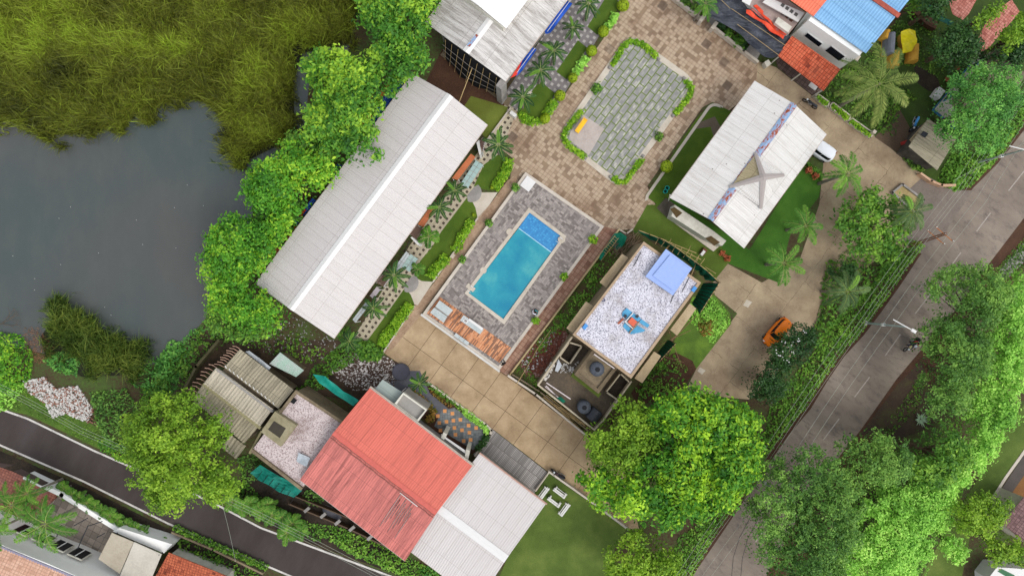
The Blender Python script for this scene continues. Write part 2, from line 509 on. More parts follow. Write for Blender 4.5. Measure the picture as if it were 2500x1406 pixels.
def mk_stripes():
    s = NT('ribbed_concrete_ramp')
    b = s.brick(.16, 30, .03, cm=(.25,) * 3 + (1,), off=0); q = s.brick(.8, 1.7, 0, off=.5)
    c = s.ramp(s.mix(.5, b.outputs[0], q.outputs[0]), [(.1, lin('#74706c')), (.5, lin('#98938f')), (.9, lin('#b6b0aa'))])
    c = s.mix(b.outputs[1], c, lin('#6c6762'))
    return s.out(c, .85)
def mk_orangecheck():
    s = NT('slate_paving_with_terracotta_insets')
    ins = s.brick(1.15, .575, 0, off=.5)
    t = s.brick(.288, .288, .02, off=0, cm=(.1,) * 3 + (1,))
    c = s.ramp(s.mix(.5, t.outputs[0], s.noise(3, 5)), [(.2, lin('#5a5e5e')), (.8, lin('#888b88'))])
    return s.out(c, .85)

G = mk_ground()
LAWN = mk_lawn('mown_lawn', ('#344a14', '#4a621c', '#627628'))
LAWN2 = mk_lawn('broad_lawn', ('#38481a', '#52652a', '#788440'), .25)
LAWN3 = mk_lawn('rich_green_lawn', ('#30501c', '#3f6820', '#587e2c'), .3)
LAWNO = mk_lawn('olive_lawn', ('#5a5a22', '#66702c', '#7a8538'), .3)
PLAZA = mk_plaza(); DECK = mk_deckpav(); GPAV = mk_greenpav(); YARD = mk_yard(); DRIVE = mk_drive()
ROAD1 = mk_asphalt('worn_asphalt', ('#62564a', '#766a5e', '#8a7d70', '#a0927f'), '#5c524e')
ROAD2 = mk_asphalt('dark_asphalt', ('#2e2724', '#3a322f', '#463e3b', '#51494a'))
WATER = mk_water(); POOLW = mk_poolwater(); POOLT = mk_pooltile()
CONC = mottled('pale_concrete', ('#a89c8c', '#c2b7a8', '#d2c8ba'), .6, 6)
CONCG = mottled('grey_concrete', ('#6f6a64', '#8f8a84', '#a8a39c'), .5, 6)
CONCD = mottled('weathered_concrete', ('#4f4638', '#7a6c56', '#98886c'), .5, 5)
CREAM = mottled('cream_stone', ('#a89c8a', '#c0b5a4', '#cdc3b4'), .8, 8)
BROWNP = mottled('worn_brown_path', ('#6e5846', '#8d725b', '#a98f76', '#b59c80'), .35, 4)
SOILR = mottled('red_brown_soil', ('#33221a', '#4a3224', '#5c4230'), .5, 5, bump=.06)
SOILD = mottled('dark_soil', ('#1c1712', '#302820', '#4a3e30'), .5, 5, bump=.06)
MUD = mottled('marsh_mud', ('#15170e', '#26281a', '#3a3a22'), .3, 3, bump=.06)
GRAVR = speckle('rubble_strewn_soil', '#4c3a30', '#d8cfc8', '#3a2b24', 5, .5)
WALLW = plain('bright_wall_paint', '#f2f0ea', 1, .6, .03)
WHITE = plain('white_paint', '#e2dfda', .88, .5, .04)
WHITEW = mottled('stained_white_wall', ('#a8a294', '#c9c4b6', '#dedacd'), .5, 3)
BLACK = plain('black_plastic', '#2c2e33', 1, .5, .2)
RUBBER = plain('black_rubber', '#18181a', 1, .8, .2)
CHROME = plain('bare_metal', '#9a9a9c', 1, .35, .05, metal=.8)
GLASS = plain('dark_glass', '#12181f', 1, .12, .2)
WOOD = plain('bare_wood', '#9a7a52', 1, .8, .25)
BAMBOO = plain('bamboo_pole', '#b79c6c', 1, .7, .2)
BARK = mottled('tree_bark', ('#3a3026', '#5c4c3c', '#75644e'), 2, 8)
PBARK = mottled('palm_bark', ('#5a5248', '#7c7468', '#948b7c'), 2, 8)
BLACKT = mottled('wrinkled_black_tarpaulin', ('#24262c', '#363940', '#565a64'), .9, 2.2, .35, .25, st=(1, .45, 1))
BLUET = plain('blue_tarpaulin', '#1d4fae', 1, .45, .3, 1.5)
ORANGET = plain('orange_tarpaulin', '#d8492a', 1, .5, .25, 2)
REDT = plain('red_tarpaulin', '#e0402e', 1, .5, .15, 2)
NET = plain('green_shade_net', '#0c6a50', 1, .8, .45, 1.2)
TEALN = plain('teal_tarpaulin', '#158a78', 1, .5, .2, 2)
TIN = roofmat('pale_sheet_roof', '#dcd5d0', '#b4a89f', .82, .35, .05, th=(.42, .7))
TIN2 = roofmat('stained_white_sheet_roof', '#e0dbd4', '#7c7269', .82, 1, .1, th=(.44, .6))
TIN3 = roofmat('bright_sheet_roof', '#e6e2dc', '#aaa094', .87, .55, .07, th=(.42, .62), spots=True)
RED2 = roofmat('streaked_salmon_sheet_roof', '#d27a70', '#7c4640', .95, 1, .1, th=(.44, .58))
RED = roofmat('salmon_sheet_roof', '#d8705f', '#a04e44', .95, 1, .08, th=(.5, .66))
BLUER = roofmat('blue_sheet_roof', '#86b4d8', '#4d7ba6', 1, .8, .12)
ORR = roofmat('orange_sheet_roof', '#ea7a5c', '#b5543c', 1, .4, .05)
ASB = roofmat('weathered_cement_sheet_roof', '#c8bda8', '#5c5240', 1, 1, .15)
ASB2 = roofmat('mossy_cement_sheet_roof', '#b0a58c', '#3a3526', 1, 1.0, .2)
CHIP = speckle('white_tile_chip_roof', '#cfccd2', '#7c7984', '#8a7f78', 13, .7)
CHIP2 = speckle('pinkish_tile_chip_roof', '#c6b8b4', '#8a7674', '#6f5a50', 14, .95)
PLANK = mk_planks()
TILE = mk_tiles('terracotta_roof_tiles', '#c85a3a', '#dc7250', .36, .3, '#7a3220', '#b86a4c')
TILE2 = mk_tiles('old_clay_roof_tiles', '#a8563a', '#c06a48', .3, .3, '#6a3020')
TILE3 = mk_tiles('pale_clay_roof_tiles', '#c89c84', '#d4ac94', .4, .3, '#b08870')
PINKP = mk_tiles('pink_block_paving', '#b06c5c', '#c88878', .3, .3, '#8a4c40')
MAROON = mk_tiles('maroon_roof_tiles', '#7a5c5a', '#957472', .3, .3, '#5f4644')
CHK = mk_check('cream_paving_with_dark_insets', '#b3a890', '#4a4036', .62)
STRIP = mottled('grey_garden_paving', ('#77716e', '#8d8784', '#a49e9a'), .6, 5)
BLUEP = plain('lavender_blue_slab', '#93a8d6', 1, .8, .06)
BLUEC = plain('pale_blue_paint', '#4f94b8', 1, .7, .2)

F_BRIGHT = foliage('bright_broad_leaves', '#20481c', '#4c8226', '#a4c436')
F_BRIGHT2 = foliage('vivid_broad_leaves', '#205018', '#559224', '#b0ce38')
F_MID = foliage('mid_green_leaves', '#20401a', '#4e7c28', '#8cb23c')
F_OLIVE = foliage('olive_green_leaves', '#33540f', '#668a20', '#9cb83a', k=1.4)
F_RAIN = foliage('dark_feathery_leaves', '#203c18', '#456a28', '#7c9e44', k=1.7)
F_DARK = foliage('glossy_dark_leaves', '#142c12', '#2a4c20', '#4a6e30', rough=.4)
F_FEATH = foliage('soft_feathery_leaves', '#244a20', '#4c8236', '#80b04c', k=1.5)
F_VINE = foliage('pale_creeper_leaves', '#3c6c20', '#80b244', '#b4d868', k=1.5)
F_BIGT = foliage('broad_flame_tree_leaves', '#1c4a16', '#4a8420', '#a8cc30', accent='#c87a3a')
F_HEDGE = foliage('clipped_hedge_leaves', '#2f6010', '#6c9c1c', '#b2cc3c')
F_BALL = foliage('topiary_leaves', '#5a7a10', '#8ca41c', '#b4c434')
F_PALM = foliage('palm_leaflets', '#1c3818', '#38602a', '#648a3c')
F_PALMB = foliage('bright_palm_leaflets', '#2a5216', '#4f7e28', '#8cb440', k=1.25)
F_COCO = foliage('coconut_leaflets', '#34481a', '#647a34', '#a8ac5c', k=1.2)
F_PALMD = foliage('dull_palm_leaflets', '#2c4420', '#4a6434', '#758a54')
F_REED = foliage('marsh_reed_blades', '#282d10', '#656a22', '#9ab636', k=1.8)
F_REEDD = foliage('dark_reed_blades', '#1e3016', '#44581e', '#8c9440', k=1.8)
F_WEED = foliage('weed_leaves', '#203c14', '#4a7022', '#84a63a')
F_VERGE = foliage('verge_leaves', '#2c5018', '#5c8a2c', '#98bc48', k=1.4)
F_DRY = foliage('dry_twigs', '#5a3c28', '#8a6044', '#b08a64')
F_RUST = foliage('coppery_leaves', '#7a3a24', '#a85a3a', '#c87a54')
F_CROTON = foliage('croton_leaves', '#2c4c14', '#6c6c24', '#b06a3a')
# ---------------------------------------------------------------- vegetation builders
def crown(name, outline, zc, dome, lr, dens, leaf, asp, mat, parent, fill=14, low=None, star=False, gap=.0, twig=9):
    """outline: world xy ring; a crown of leaf clumps spread through a domed volume"""
    ar = area(outline)
    n = max(4, int(ar / (math.pi * lr * lr) * 2.5))
    q = sample(outline, n * 6)
    d = edge_dist(outline, q[:, 0], q[:, 1]); md = max(d.max(), .01)
    keep = []; rad = lr * rng.uniform(.5, 1.35, len(q)); vn = vnoise(q, .55, 2)
    for i in range(len(q)):
        if d[i] < rad[i] * .5 or (d[i] < lr * 1.6 and vn[i] < .4): continue
        if all((q[i, 0] - q[j, 0]) ** 2 + (q[i, 1] - q[j, 1]) ** 2 > (.62 * min(rad[i], rad[j]) + .2 * lr) ** 2 for j in keep[-400:]):
            keep.append(i)
        if len(keep) >= n: break
    if gap: keep = [k for k in keep if rng.random() > gap]
    q = q[keep]; rad = rad[keep]; d = np.clip(d[keep] / md, 0, 1)
    z = zc + dome * (np.sqrt(1 - (1 - d) ** 2) - .65) + rng.normal(0, dome * .16 + .12, len(q))
    Cs, Ns, Ts = [], [], []; lt = (vnoise(q, .35, 3) - .5) * .7 + rng.normal(0, .06, len(q))
    for i in range(len(q)):
        m = int(dens * 2 * math.pi * rad[i] ** 2)
        nk = max(5, int(m / twig)); uk = rng.normal(size=(nk, 3)); uk[:, 2] = np.abs(uk[:, 2]) * rng.choice([1, 1, 1, -.5], nk)
        uk /= np.linalg.norm(uk, axis=1, keepdims=True); rk = rad[i] * rng.uniform(.6, 1.12, nk); tk = rng.normal(0, .13, nk)
        w = rng.integers(0, nk, m); u = uk[w]
        C = np.array([q[i, 0], q[i, 1], z[i]]) + u * rk[w][:, None] * np.array([1, 1, .8]) + rng.normal(0, leaf * 1.05 + .04, (m, 3)) * np.array([1, 1, .6])
        Cs.append(C); Ns.append(u * .7 + np.array([0, 0, .55]) + rng.normal(0, .42, (m, 3)))
        Ts.append(np.clip(.48 + lt[i] + tk[w] + rng.normal(0, .12, m), 0, 1))
    lo = (low if low is not None else zc - dome * .8 - lr * .5)
    m = int(ar * fill)
    if m:
        p = sample(outline, m)
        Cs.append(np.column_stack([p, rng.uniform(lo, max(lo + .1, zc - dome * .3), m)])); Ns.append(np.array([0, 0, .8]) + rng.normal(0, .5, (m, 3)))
        Ts.append(rng.uniform(.12, .5, m))  # darker tint puts the inner crown's shade into the leaf colour
    C = np.vstack(Cs); N = np.vstack(Ns); T = np.concatenate(Ts)
    if star:                      # each spot is a whorl of five leaves
        k = 5; C = np.repeat(C, k, 0); N = np.repeat(N, k, 0); T = np.repeat(T, k)
        C = C + rng.normal(0, leaf * .75, C.shape) * np.array([1, 1, .4]); N = N + rng.normal(0, .25, N.shape)
    V = leaf_verts(C, N, leaf, asp)
    loc = parent.location if parent else Vector((0, 0, 0))
    o = fast_mesh(name, V - np.array(loc), len(C), T, mat, parent, (0, 0, 0))
    return o, q, z, rad
def tree(name, label, px, h, dome, lr, dens, leaf, mat, asp=.5, cat='tree', group=None, fill=14, star=False, gap=0, trunk=.22, low=None, base=None):
    out = [tuple(p[:2]) for p in PP(px, h)]
    c = np.mean(out, 0)
    if not inside(out, np.array([c[0]]), np.array([c[1]]))[0]: c = sample(out, 1)[0]
    if base: c = np.array(P(*base)[:2])
    t = thing(name, label, cat, (c[0], c[1], 0), 0, group)
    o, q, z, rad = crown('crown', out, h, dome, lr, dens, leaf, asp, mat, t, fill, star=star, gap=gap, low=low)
    m = MB(); zt = max(.4, h - dome * .9 - lr)
    m.tube([(0, 0, 0), (.08, .05, zt * .5), (0, 0, zt)], [trunk * 1.3, trunk, trunk * .85], 8)
    idx = rng.permutation(len(q))[:10]
    for i in idx:
        e = Vector((q[i, 0] - c[0], q[i, 1] - c[1], z[i]))
        md = e * .5; md.z = zt + (e.z - zt) * .4
        m.tube([(0, 0, zt * .85), md, e], [trunk * .55, trunk * .3, trunk * .1], 5)
    m.build('trunk', BARK, t, local=True)
    return t
def shrub(name, label, px, py, r, h, mat, leaf=.16, dens=70, cat='shrub', group=None, asp=.5, squash=1.0):
    """a small rounded bush: stems and foliage"""
    c = P(px, py, h * .6)
    t = thing(name, label, cat, (c.x, c.y, 0), 0, group)
    m = int(dens * 2 * math.pi * r * r) + 20
    u = rng.normal(size=(m, 3)); u /= np.linalg.norm(u, axis=1, keepdims=True)
    rr = r * (1 + .25 * np.sin(u[:, 0] * 4 + px) * np.cos(u[:, 1] * 5 + py)) * rng.uniform(.55, 1.05, m)
    C = np.stack([u[:, 0] * rr, u[:, 1] * rr, h * .55 + u[:, 2] * h * .5 * rr / r * squash], 1); C[:, 2] = np.maximum(C[:, 2], .04)
    V = leaf_verts(C, u * .7 + np.array([0, 0, .6]) + rng.normal(0, .45, (m, 3)), leaf, asp)
    fast_mesh('foliage', V, m, np.clip(rng.normal(.5, .18, m), 0, 1), mat, t)
    s = MB()
    for k in range(4): s.tube([(0, 0, 0), (math.cos(k * 1.6) * r * .4, math.sin(k * 1.6) * r * .4, h * .6)], [.03, .012], 5)
    s.build('stem', BARK, t, local=True)
    return t
def topiary(label, px, py, rpx, group='round clipped bushes along the gardens'):
    r = rpx * S * .97; h = r * 1.9
    c = P(px, py, r)
    t = thing('topiary_ball', label, 'bush', (c.x, c.y, 0), 0, group)
    m = int(230 * 4 * math.pi * r * r)
    u = rng.normal(size=(m, 3)); u /= np.linalg.norm(u, axis=1, keepdims=True)
    C = u * r * rng.uniform(.93, 1.03, m)[:, None] + np.array([0, 0, r + .05])
    V = leaf_verts(C, u + rng.normal(0, .25, (m, 3)), .075, .6)
    fast_mesh('foliage', V, m, np.clip(rng.normal(.52, .16, m), 0, 1), F_BALL, t)
    s = MB().ball((0, 0, r + .05), r * .9, 12); s.build('inner_growth', plain('inner_growth', '#4c5c14'), t, local=True)
    return t
def hedge(label, px, h=.7, mat=None, leaf=.13, dens=230, name='hedge', cat='hedge', group=None, kind=None, z0=0, bump=.25, low=.35):
    out = [tuple(p[:2]) for p in PP(px, z0 + h * .8)]
    ar = area(out); m = int(ar * dens)
    p = sample(out, m)
    # let the outline be a little ragged
    p = p + rng.normal(0, leaf * .45, p.shape)
    w = (vnoise(p, 1.6, 3) - .5) * 3
    e = np.clip(edge_dist(out, p[:, 0], p[:, 1]) / .2, .6, 1)
    z = z0 + h * (rng.uniform(low, 1, m) + w * bump) * e
    C = np.column_stack([p, np.maximum(z, z0 + .03)])
    T = np.clip(.5 + w * .12 + rng.normal(0, .18, m), 0, 1)
    V = leaf_verts(C, np.array([0, 0, .8]) + rng.normal(0, .5, (m, 3)), leaf, .5)
    o = fast_mesh(name, V, m, T, mat or F_HEDGE, None, (np.mean(p[:, 0]), np.mean(p[:, 1]), z0))
    if kind: tag(o, kind=kind)
    tag(o, label, cat, group)
    return o
def cover(name, px, dens, leaf, mat, h=.3, label=None, cat='ground cover', asp=.5, z0=0, patch=0):
    out = [tuple(p[:2]) for p in PP(px, z0 + h * .5)]
    m = int(area(out) * dens)
    p = sample(out, m)
    w = (vnoise(p, .8, 4) - .5) * 3.4
    if patch: k = rng.random(m) < np.clip(.75 + w * patch, 0, 1); p = p[k]; w = w[k]; m = len(p)
    e = np.clip(edge_dist(out, p[:, 0], p[:, 1]) / .8, .25, 1)
    z = z0 + h * (rng.uniform(.1, .7, m) + .45 * w) * e
    C = np.column_stack([p, np.maximum(z, z0 + .02)])
    V = leaf_verts(C, np.array([0, 0, .8]) + rng.normal(0, .5, (m, 3)), leaf, asp)
    o = fast_mesh(name, V, m, np.clip(.45 + w * .16 + rng.normal(0, .16, m), 0, 1), mat, None, (np.mean(p[:, 0]), np.mean(p[:, 1]), z0))
    return tag(o, label or None, cat if label else None, kind='stuff')
def reeds(name, px, dens, mat, hgt=1.9, wid=.05, bright=(), dark=(), label=None, lean=(0, 0), z0=0):
    out = [tuple(p[:2]) for p in PP(px, 0)]
    m = int(area(out) * dens); p = sample(out, m)
    e = edge_dist(out, p[:, 0], p[:, 1])
    e = e + (vnoise(p, .6, 3) - .62) * 4.5; k = rng.random(m) < np.clip(.15 + e / 1.4, 0, 1)
    w0 = (vnoise(p, .5, 4) - .5) * 4
    k &= rng.random(m) < np.clip(1.05 - .3 * np.maximum(0, -w0 - .3), .2, 1)
    p = p[k]; m = len(p); w0 = w0[k]; e = e[k]
    h = hgt * rng.uniform(.55, 1.15, m) * (1 + .14 * w0) * np.clip(.55 + e / 2.5, .5, 1) * (.8 + .4 * vnoise(p + 90, 1.4, 2))
    gx = (vnoise(p, 1.1, 2) - .5) * .7 + lean[0]; gy = (vnoise(p + 50, 1.1, 2) - .5) * .7 + lean[1]
    dx = (gx + rng.normal(0, .33, m)) * h; dy = (gy + rng.normal(0, .33, m)) * h
    a = rng.uniform(0, math.pi, m); wx = np.cos(a) * wid; wy = np.sin(a) * wid
    base = np.column_stack([p, np.full(m, z0)])
    mid = base + np.column_stack([dx * .4, dy * .4, h * .62]); tip = base + np.column_stack([dx * 1.15, dy * 1.15, h])
    Wd = np.column_stack([wx, wy, np.zeros(m)])
    V1 = np.stack([base - Wd, base + Wd, mid + Wd * 1.1, mid - Wd * 1.1], 1); V2 = np.stack([mid - Wd * 1.1, mid + Wd * 1.1, tip + Wd * .2, tip - Wd * .2], 1)
    V = np.concatenate([V1, V2], 1).reshape(-1, 3)
    T = .3 + .07 * w0 + (vnoise(p + 30, .16, 4) - .5) * .55 + rng.normal(0, .17, m); vb = vnoise(p, .35, 4)
    for bx, by, sx, sy, amt in bright:
        c = P(bx, by); T += amt * (.35 + 1.3 * vb) * np.exp(-((p[:, 0] - c.x) / (sx * S)) ** 2 - ((p[:, 1] - c.y) / (sy * S)) ** 2)
    T = np.clip(T, 0, 1)
    o = fast_mesh(name, V, 2 * m, np.repeat(T, 2), mat, None, (np.mean(p[:, 0]), np.mean(p[:, 1]), 0))
    return tag(o, label, 'reeds' if label else None, kind='stuff')

def frond(L, az, up, droop, nl, ll, lw, seed, lift=.25, vee=.35):
    """one pinnate frond as (leaf quads, rachis path)"""
    r = np.random.default_rng(seed)
    d = np.array([math.cos(az), math.sin(az), 0]); side = np.array([-d[1], d[0], 0])
    def pt(t): return d * L * (t * (1 - .12 * t)) + np.array([0, 0, L * (up * t - droop * t * t)])
    Q = []
    for k in range(nl):
        t = .1 + .9 * (k + r.uniform(-.2, .2)) / nl
        b = pt(t); tang = pt(t + .02) - pt(t); tang /= np.linalg.norm(tang)
        ln = ll * (math.sin(math.pi * min(1, .12 + t * .86)) ** .6) * r.uniform(.85, 1.1)
        for sg in (-1, 1):
            dr = side * sg * .8 + tang * (.45 + .35 * t) + np.array([0, 0, vee * r.uniform(-.9, .7)])
            dr /= np.linalg.norm(dr)
            e = b + dr * ln + np.array([0, 0, -.22 * ln]); md = b + dr * ln * .5
            wv = np.cross(dr, [0, 0, 1]); wv /= max(1e-6, np.linalg.norm(wv)); wv = wv * lw
            Q.append([b - wv * .5, md - wv, e, md + wv])
    return Q, [pt(i / 7) for i in range(8)]
def palm_parts(t, h, L, n, nl, ll, lw, mat, seed, up=.35, droop=.75, trunk=.13, young=None, full=1.0, bend=(0, 0), vee=.35):
    r = np.random.default_rng(seed); Q = []; Rc = MB(); top = np.array([bend[0], bend[1], h])
    for k in range(n):
        az = 2 * math.pi * (k + r.uniform(-.25, .25)) / n
        u = up * r.uniform(.4, 1.5) + (.35 if k % 2 else 0); q, path = frond(L * r.uniform(.82, 1.08), az, u, droop * r.uniform(.8, 1.2), nl, ll, lw, seed * 31 + k, vee=vee)
        Q += q; Rc.tube([Vector(p + top) for p in path], [.035, .03, .028, .025, .02, .016, .012, .008], 4)
    V = np.array(Q).reshape(-1, 3) + top
    fast_mesh('fronds', V, len(Q), np.clip(np.repeat(r.normal(.45, .13, n), len(Q) // n) + r.normal(0, .12, len(Q) // n * n), 0, 1), mat, t)
    Rc.build('frond_stems', PALMSTEM, t, local=True)
    m = MB(); m.tube([(0, 0, 0), (bend[0] * .3, bend[1] * .3, h * .5), tuple(top * [1, 1, .96])], [trunk * 1.35, trunk, trunk * .8], 9)
    m.tube([tuple(top * [1, 1, .9]), tuple(top + [0, 0, .15])], [trunk * .85, trunk * .4], 8)
    m.build('trunk', PBARK, t, local=True)
    if young is not None:
        q, path = frond(L * .8, young, .9, .6, nl, ll * .75, lw, seed + 500)
        fast_mesh('young_frond', np.array(q).reshape(-1, 3) + top, len(q), np.full(len(q), .75), F_PALMB, t)
PALMSTEM = plain('palm_stem', '#8c9c50', 1, .6)
PROTO = {}
def palm(label, px, py, rpx, h=4.0, kind='royal', rot=0, group=None, name='palm_tree'):
    c = P(px, py, h)
    key = (kind, int(rot * 7) % 3)
    R0 = {'royal': 2.1, 'bright': 2.4, 'dull': 2.9, 'coconut': 5.0, 'fan': 1.05, 'young': 1.1}[kind]
    if key not in PROTO:
        t = thing(name, label, 'palm', (0, 0, 0), 0, group); sd = key[1] * 17 + 3
        if kind == 'royal': palm_parts(t, 4.0, R0, 9, 44, .36, .034, F_PALM, sd, young=.8, vee=.9)
        if kind == 'bright': palm_parts(t, 4.5, R0, 9, 44, .52, .03, F_PALMB, sd + 1, up=.5, vee=.7)
        if kind == 'dull': palm_parts(t, 5.5, R0, 12, 44, .6, .036, F_PALMD, sd + 2, young=.5)
        if kind == 'coconut': palm_parts(t, 8.0, R0, 14, 64, .95, .028, F_COCO, sd + 3, up=.35, droop=.75, trunk=.17)
        if kind == 'fan': palm_parts(t, 1.2, R0, 11, 20, .38, .034, F_PALMB, sd + 4, up=.8, droop=.8, trunk=.07)
        if kind == 'young': palm_parts(t, 1.6, R0, 6, 16, .42, .06, F_PALMB, sd + 5, up=.5, trunk=.06)
        PROTO[key] = t
    else: t = copy_tree(PROTO[key])
    hp = {'royal': 4.0, 'bright': 4.5, 'dull': 5.5, 'coconut': 8.0, 'fan': 1.2, 'young': 1.6}[kind]
    t.name = name
    t['label'] = label
    if group: t['group'] = group
    elif 'group' in t: del t['group']
    sc = rpx * S * (CH - h) / CH / R0
    t.location = (c.x, c.y, 0); t.rotation_euler = (0, 0, rot); t.scale = (sc, sc, h / hp)
    return t

# ---------------------------------------------------------------- cars, motorcycles, people
def supr(L, W, n=28, e=4.0, taper=0):
    o = []
    for k in range(n):
        a = 2 * math.pi * k / n; c, s = math.cos(a), math.sin(a)
        x = abs(c) ** (2 / e) * (1 if c > 0 else -1) * L / 2; y = abs(s) ** (2 / e) * (1 if s > 0 else -1) * W / 2
        o.append((x, y * (1 - taper * max(0, abs(x) / (L / 2) - .6))))
    return o
def loft(levels):
    m = MB(); vs = []; n = len(levels[0][0])
    for ring, z, dx in levels: vs += [Vector((x + dx, y, z if not callable(z) else z(x))) for x, y in ring]
    fs = [(i * n + k, i * n + (k + 1) % n, (i + 1) * n + (k + 1) % n, (i + 1) * n + k) for i in range(len(levels) - 1) for k in range(n)]
    fs.append(tuple((len(levels) - 1) * n + k for k in range(n)))
    return m.add(vs, fs)
def car(label, px, py, ang, L, W, H, paint, group=None):
    """x forward"""
    c = P(px, py, .8); t = thing('parked_car', label, 'car', (c.x, c.y, 0), ang, group)
    pm = plain(paint[0], paint[1], 1, .25, .03)
    belt = H * .60
    zf = lambda x: belt - .12 * max(0, (x - L * .15) / (L * .35)) - .02 * max(0, -x / L)
    loft([(supr(L * .97, W * .9), .22, 0), (supr(L, W, taper=.25), .36, 0), (supr(L, W, taper=.25), .6, 0), (supr(L * .985, W * .97, taper=.3), lambda x: zf(x) - .08, 0), (supr(L * .95, W * .9, taper=.32), zf, 0)]).build('body', pm, t, local=True, smooth=True)
    # glasshouse, then the roof panel and pillars in the body colour
    x0, x1 = -L * .44, L * .22; gw = W * .84
    gl = lambda xs, xe, w, z: [((xs + xe) / 2 + a, b) for a, b in supr(xe - xs, w, e=5)]
    loft([(gl(x0, x1, gw, 0), belt - .06, 0), (gl(x0 + .1, x1 - .34, gw * .88, 0), H * .93, 0)]).build('windows', GLASS, t, local=True, smooth=False)
    loft([(gl(x0 + .09, x1 - .36, gw * .87, 0), H * .925, 0), (gl(x0 + .1, x1 - .38, gw * .83, 0), H * .975, 0), (gl(x0 + .25, x1 - .5, gw * .6, 0), H, 0)]).build('roof', pm, t, local=True, smooth=True)
    pl = MB()
    for sy in (-1, 1):
        for xb, xt in ((x0 + .02, x0 + .14), (x0 + (x1 - x0) * .48, x0 + (x1 - x0) * .45), (x1 - .04, x1 - .4)):
            pl.tube([(xb, sy * gw * .485, belt - .05), (xt, sy * gw * .43, H * .945)], .035, 4)
    pl.build('pillars', pm, t, local=True)
    for sx in (-1, 1):
        for sy in (-1, 1):
            w = MB(); r = .3; cx = sx * L * .31; cy = sy * (W / 2 - .1)
            w.tube([(cx, cy - .09, r), (cx, cy + .09, r)], r, 18); wo = w.build('wheel', RUBBER, t, local=True)
            MB().tube([(cx, cy + sy * .08, r), (cx, cy + sy * .1, r)], r * .62, 14).build('rim', CHROME, wo, local=True)
    for sy in (-1, 1):
        MB().ball((L * .46, sy * W * .34, belt - .2), .12, 8, (.7, 1.2, .7)).build('headlight', plain('lamp_glass', '#d8dcdc', 1, .15, .02), t, local=True)
        MB().ball((-L * .475, sy * W * .38, belt - .12), .1, 8, (.5, .9, 1.3)).build('tail_light', plain('red_lamp', '#a01c18', 1, .25, .05), t, local=True)
        MB().ball((x1 - .16, sy * (W / 2 + .05), belt + .02), .1, 8, (.7, 1, .7)).build('mirror', pm, t, local=True)
    MB().box((x1 + .28, 0), 0, .03, W * .4, belt - .0, belt + .015).build('wiper', RUBBER, t, local=True)
    MB().box((L * .492, 0), 0, .05, W * .5, .3, .42).build('bumper_grille', RUBBER, t, local=True)
    return t
def moto(label, px, py, ang, tank, seatc='#1c1c20', fairing=None, group=None, L=1.9, rack=False):
    c = P(px, py, .5); t = thing('motorcycle', label, 'motorcycle', (c.x, c.y, 0), ang, group)
    tm = plain(tank[0], tank[1], 1, .3, .08)
    for sx in (-1, 1):
        m = MB(); ring = [(sx * L * .34 + .27 * math.cos(a), 0, .3 + .27 * math.sin(a)) for a in np.linspace(0, 2 * math.pi, 17)]
        m.tube(ring, .055, 6); wo = m.build('wheel', RUBBER, t, local=True)
        MB().tube([(sx * L * .34, -.06, .3), (sx * L * .34, .06, .3)], .08, 8).build('hub', CHROME, wo, local=True)
        MB().tube([(sx * L * .34 + .31 * math.cos(a), 0, .3 + .31 * math.sin(a)) for a in np.linspace(.5, 2.4, 7)], .07, 6).build('mudguard', tm if fairing else BLACK, t, local=True)
    MB().ball((.22, 0, .82), .2, 12, (1.35, .75, .75)).build('tank', tm, t, local=True, smooth=True)
    s = MB(); s.tube([(.05, 0, .8), (-.25, 0, .78), (-.6, 0, .86), (-.78, 0, .9)], [.1, .14, .13, .07], 10); s.build('seat', plain('seat_' + seatc[1:], seatc, 1, .55), t, local=True, smooth=True)
    MB().ball((.02, 0, .45), .2, 10, (1.2, .8, .9)).build('engine', CHROME, t, local=True)
    MB().tube([(L * .34, .07, .3), (.48, .07, .95)], .03, 6).tube([(L * .34, -.07, .3), (.48, -.07, .95)], .03, 6).build('fork', CHROME, t, local=True)
    MB().tube([(.32, -.38, 1.02), (.45, -.2, 1.05), (.47, 0, .98), (.45, .2, 1.05), (.32, .38, 1.02)], .022, 6).build('handlebar', BLACK, t, local=True)
    for sy in (-1, 1):
        MB().tube([(.42, sy * .22, 1.04), (.42, sy * .3, 1.2)], .01, 5).ball((.42, sy * .3, 1.22), .06, 8, (.5, 1.1, .8)).build('mirror', CHROME, t, local=True)
    MB().ball((.58, 0, .92), .11, 10).build('headlight', plain('lamp_glass', '#d8dcdc', 1, .15, .02), t, local=True)
    MB().tube([(-.1, -.17, .3), (-.8, -.2, .38)], [.035, .055], 8).build('exhaust', CHROME, t, local=True)
    if rack: MB().tube([(-.72, .14, .93), (-.95, .12, .95), (-.95, -.12, .95), (-.72, -.14, .93)], .018, 5).build('grab_rail', CHROME, t, local=True)
    return t
def skin(name, verts, edges, radii, mat, parent, sub=1, root=0):
    me = bpy.data.meshes.new(name); me.from_pydata([tuple(v) for v in verts], edges, []); me.materials.append(mat)
    o = bpy.data.objects.new(name, me); COL.objects.link(o); o.parent = parent
    sk = o.modifiers.new('skin', 'SKIN'); sk.use_smooth_shade = True
    if not me.skin_vertices: me.skin_vertices.new()
    for i, r in enumerate(radii):
        me.skin_vertices[0].data[i].radius = (r, r) if not hasattr(r, '__len__') else r
        me.skin_vertices[0].data[i].use_root = (i == root)
    s = o.modifiers.new('subdivision', 'SUBSURF'); s.levels = sub; s.render_levels = sub
    return o
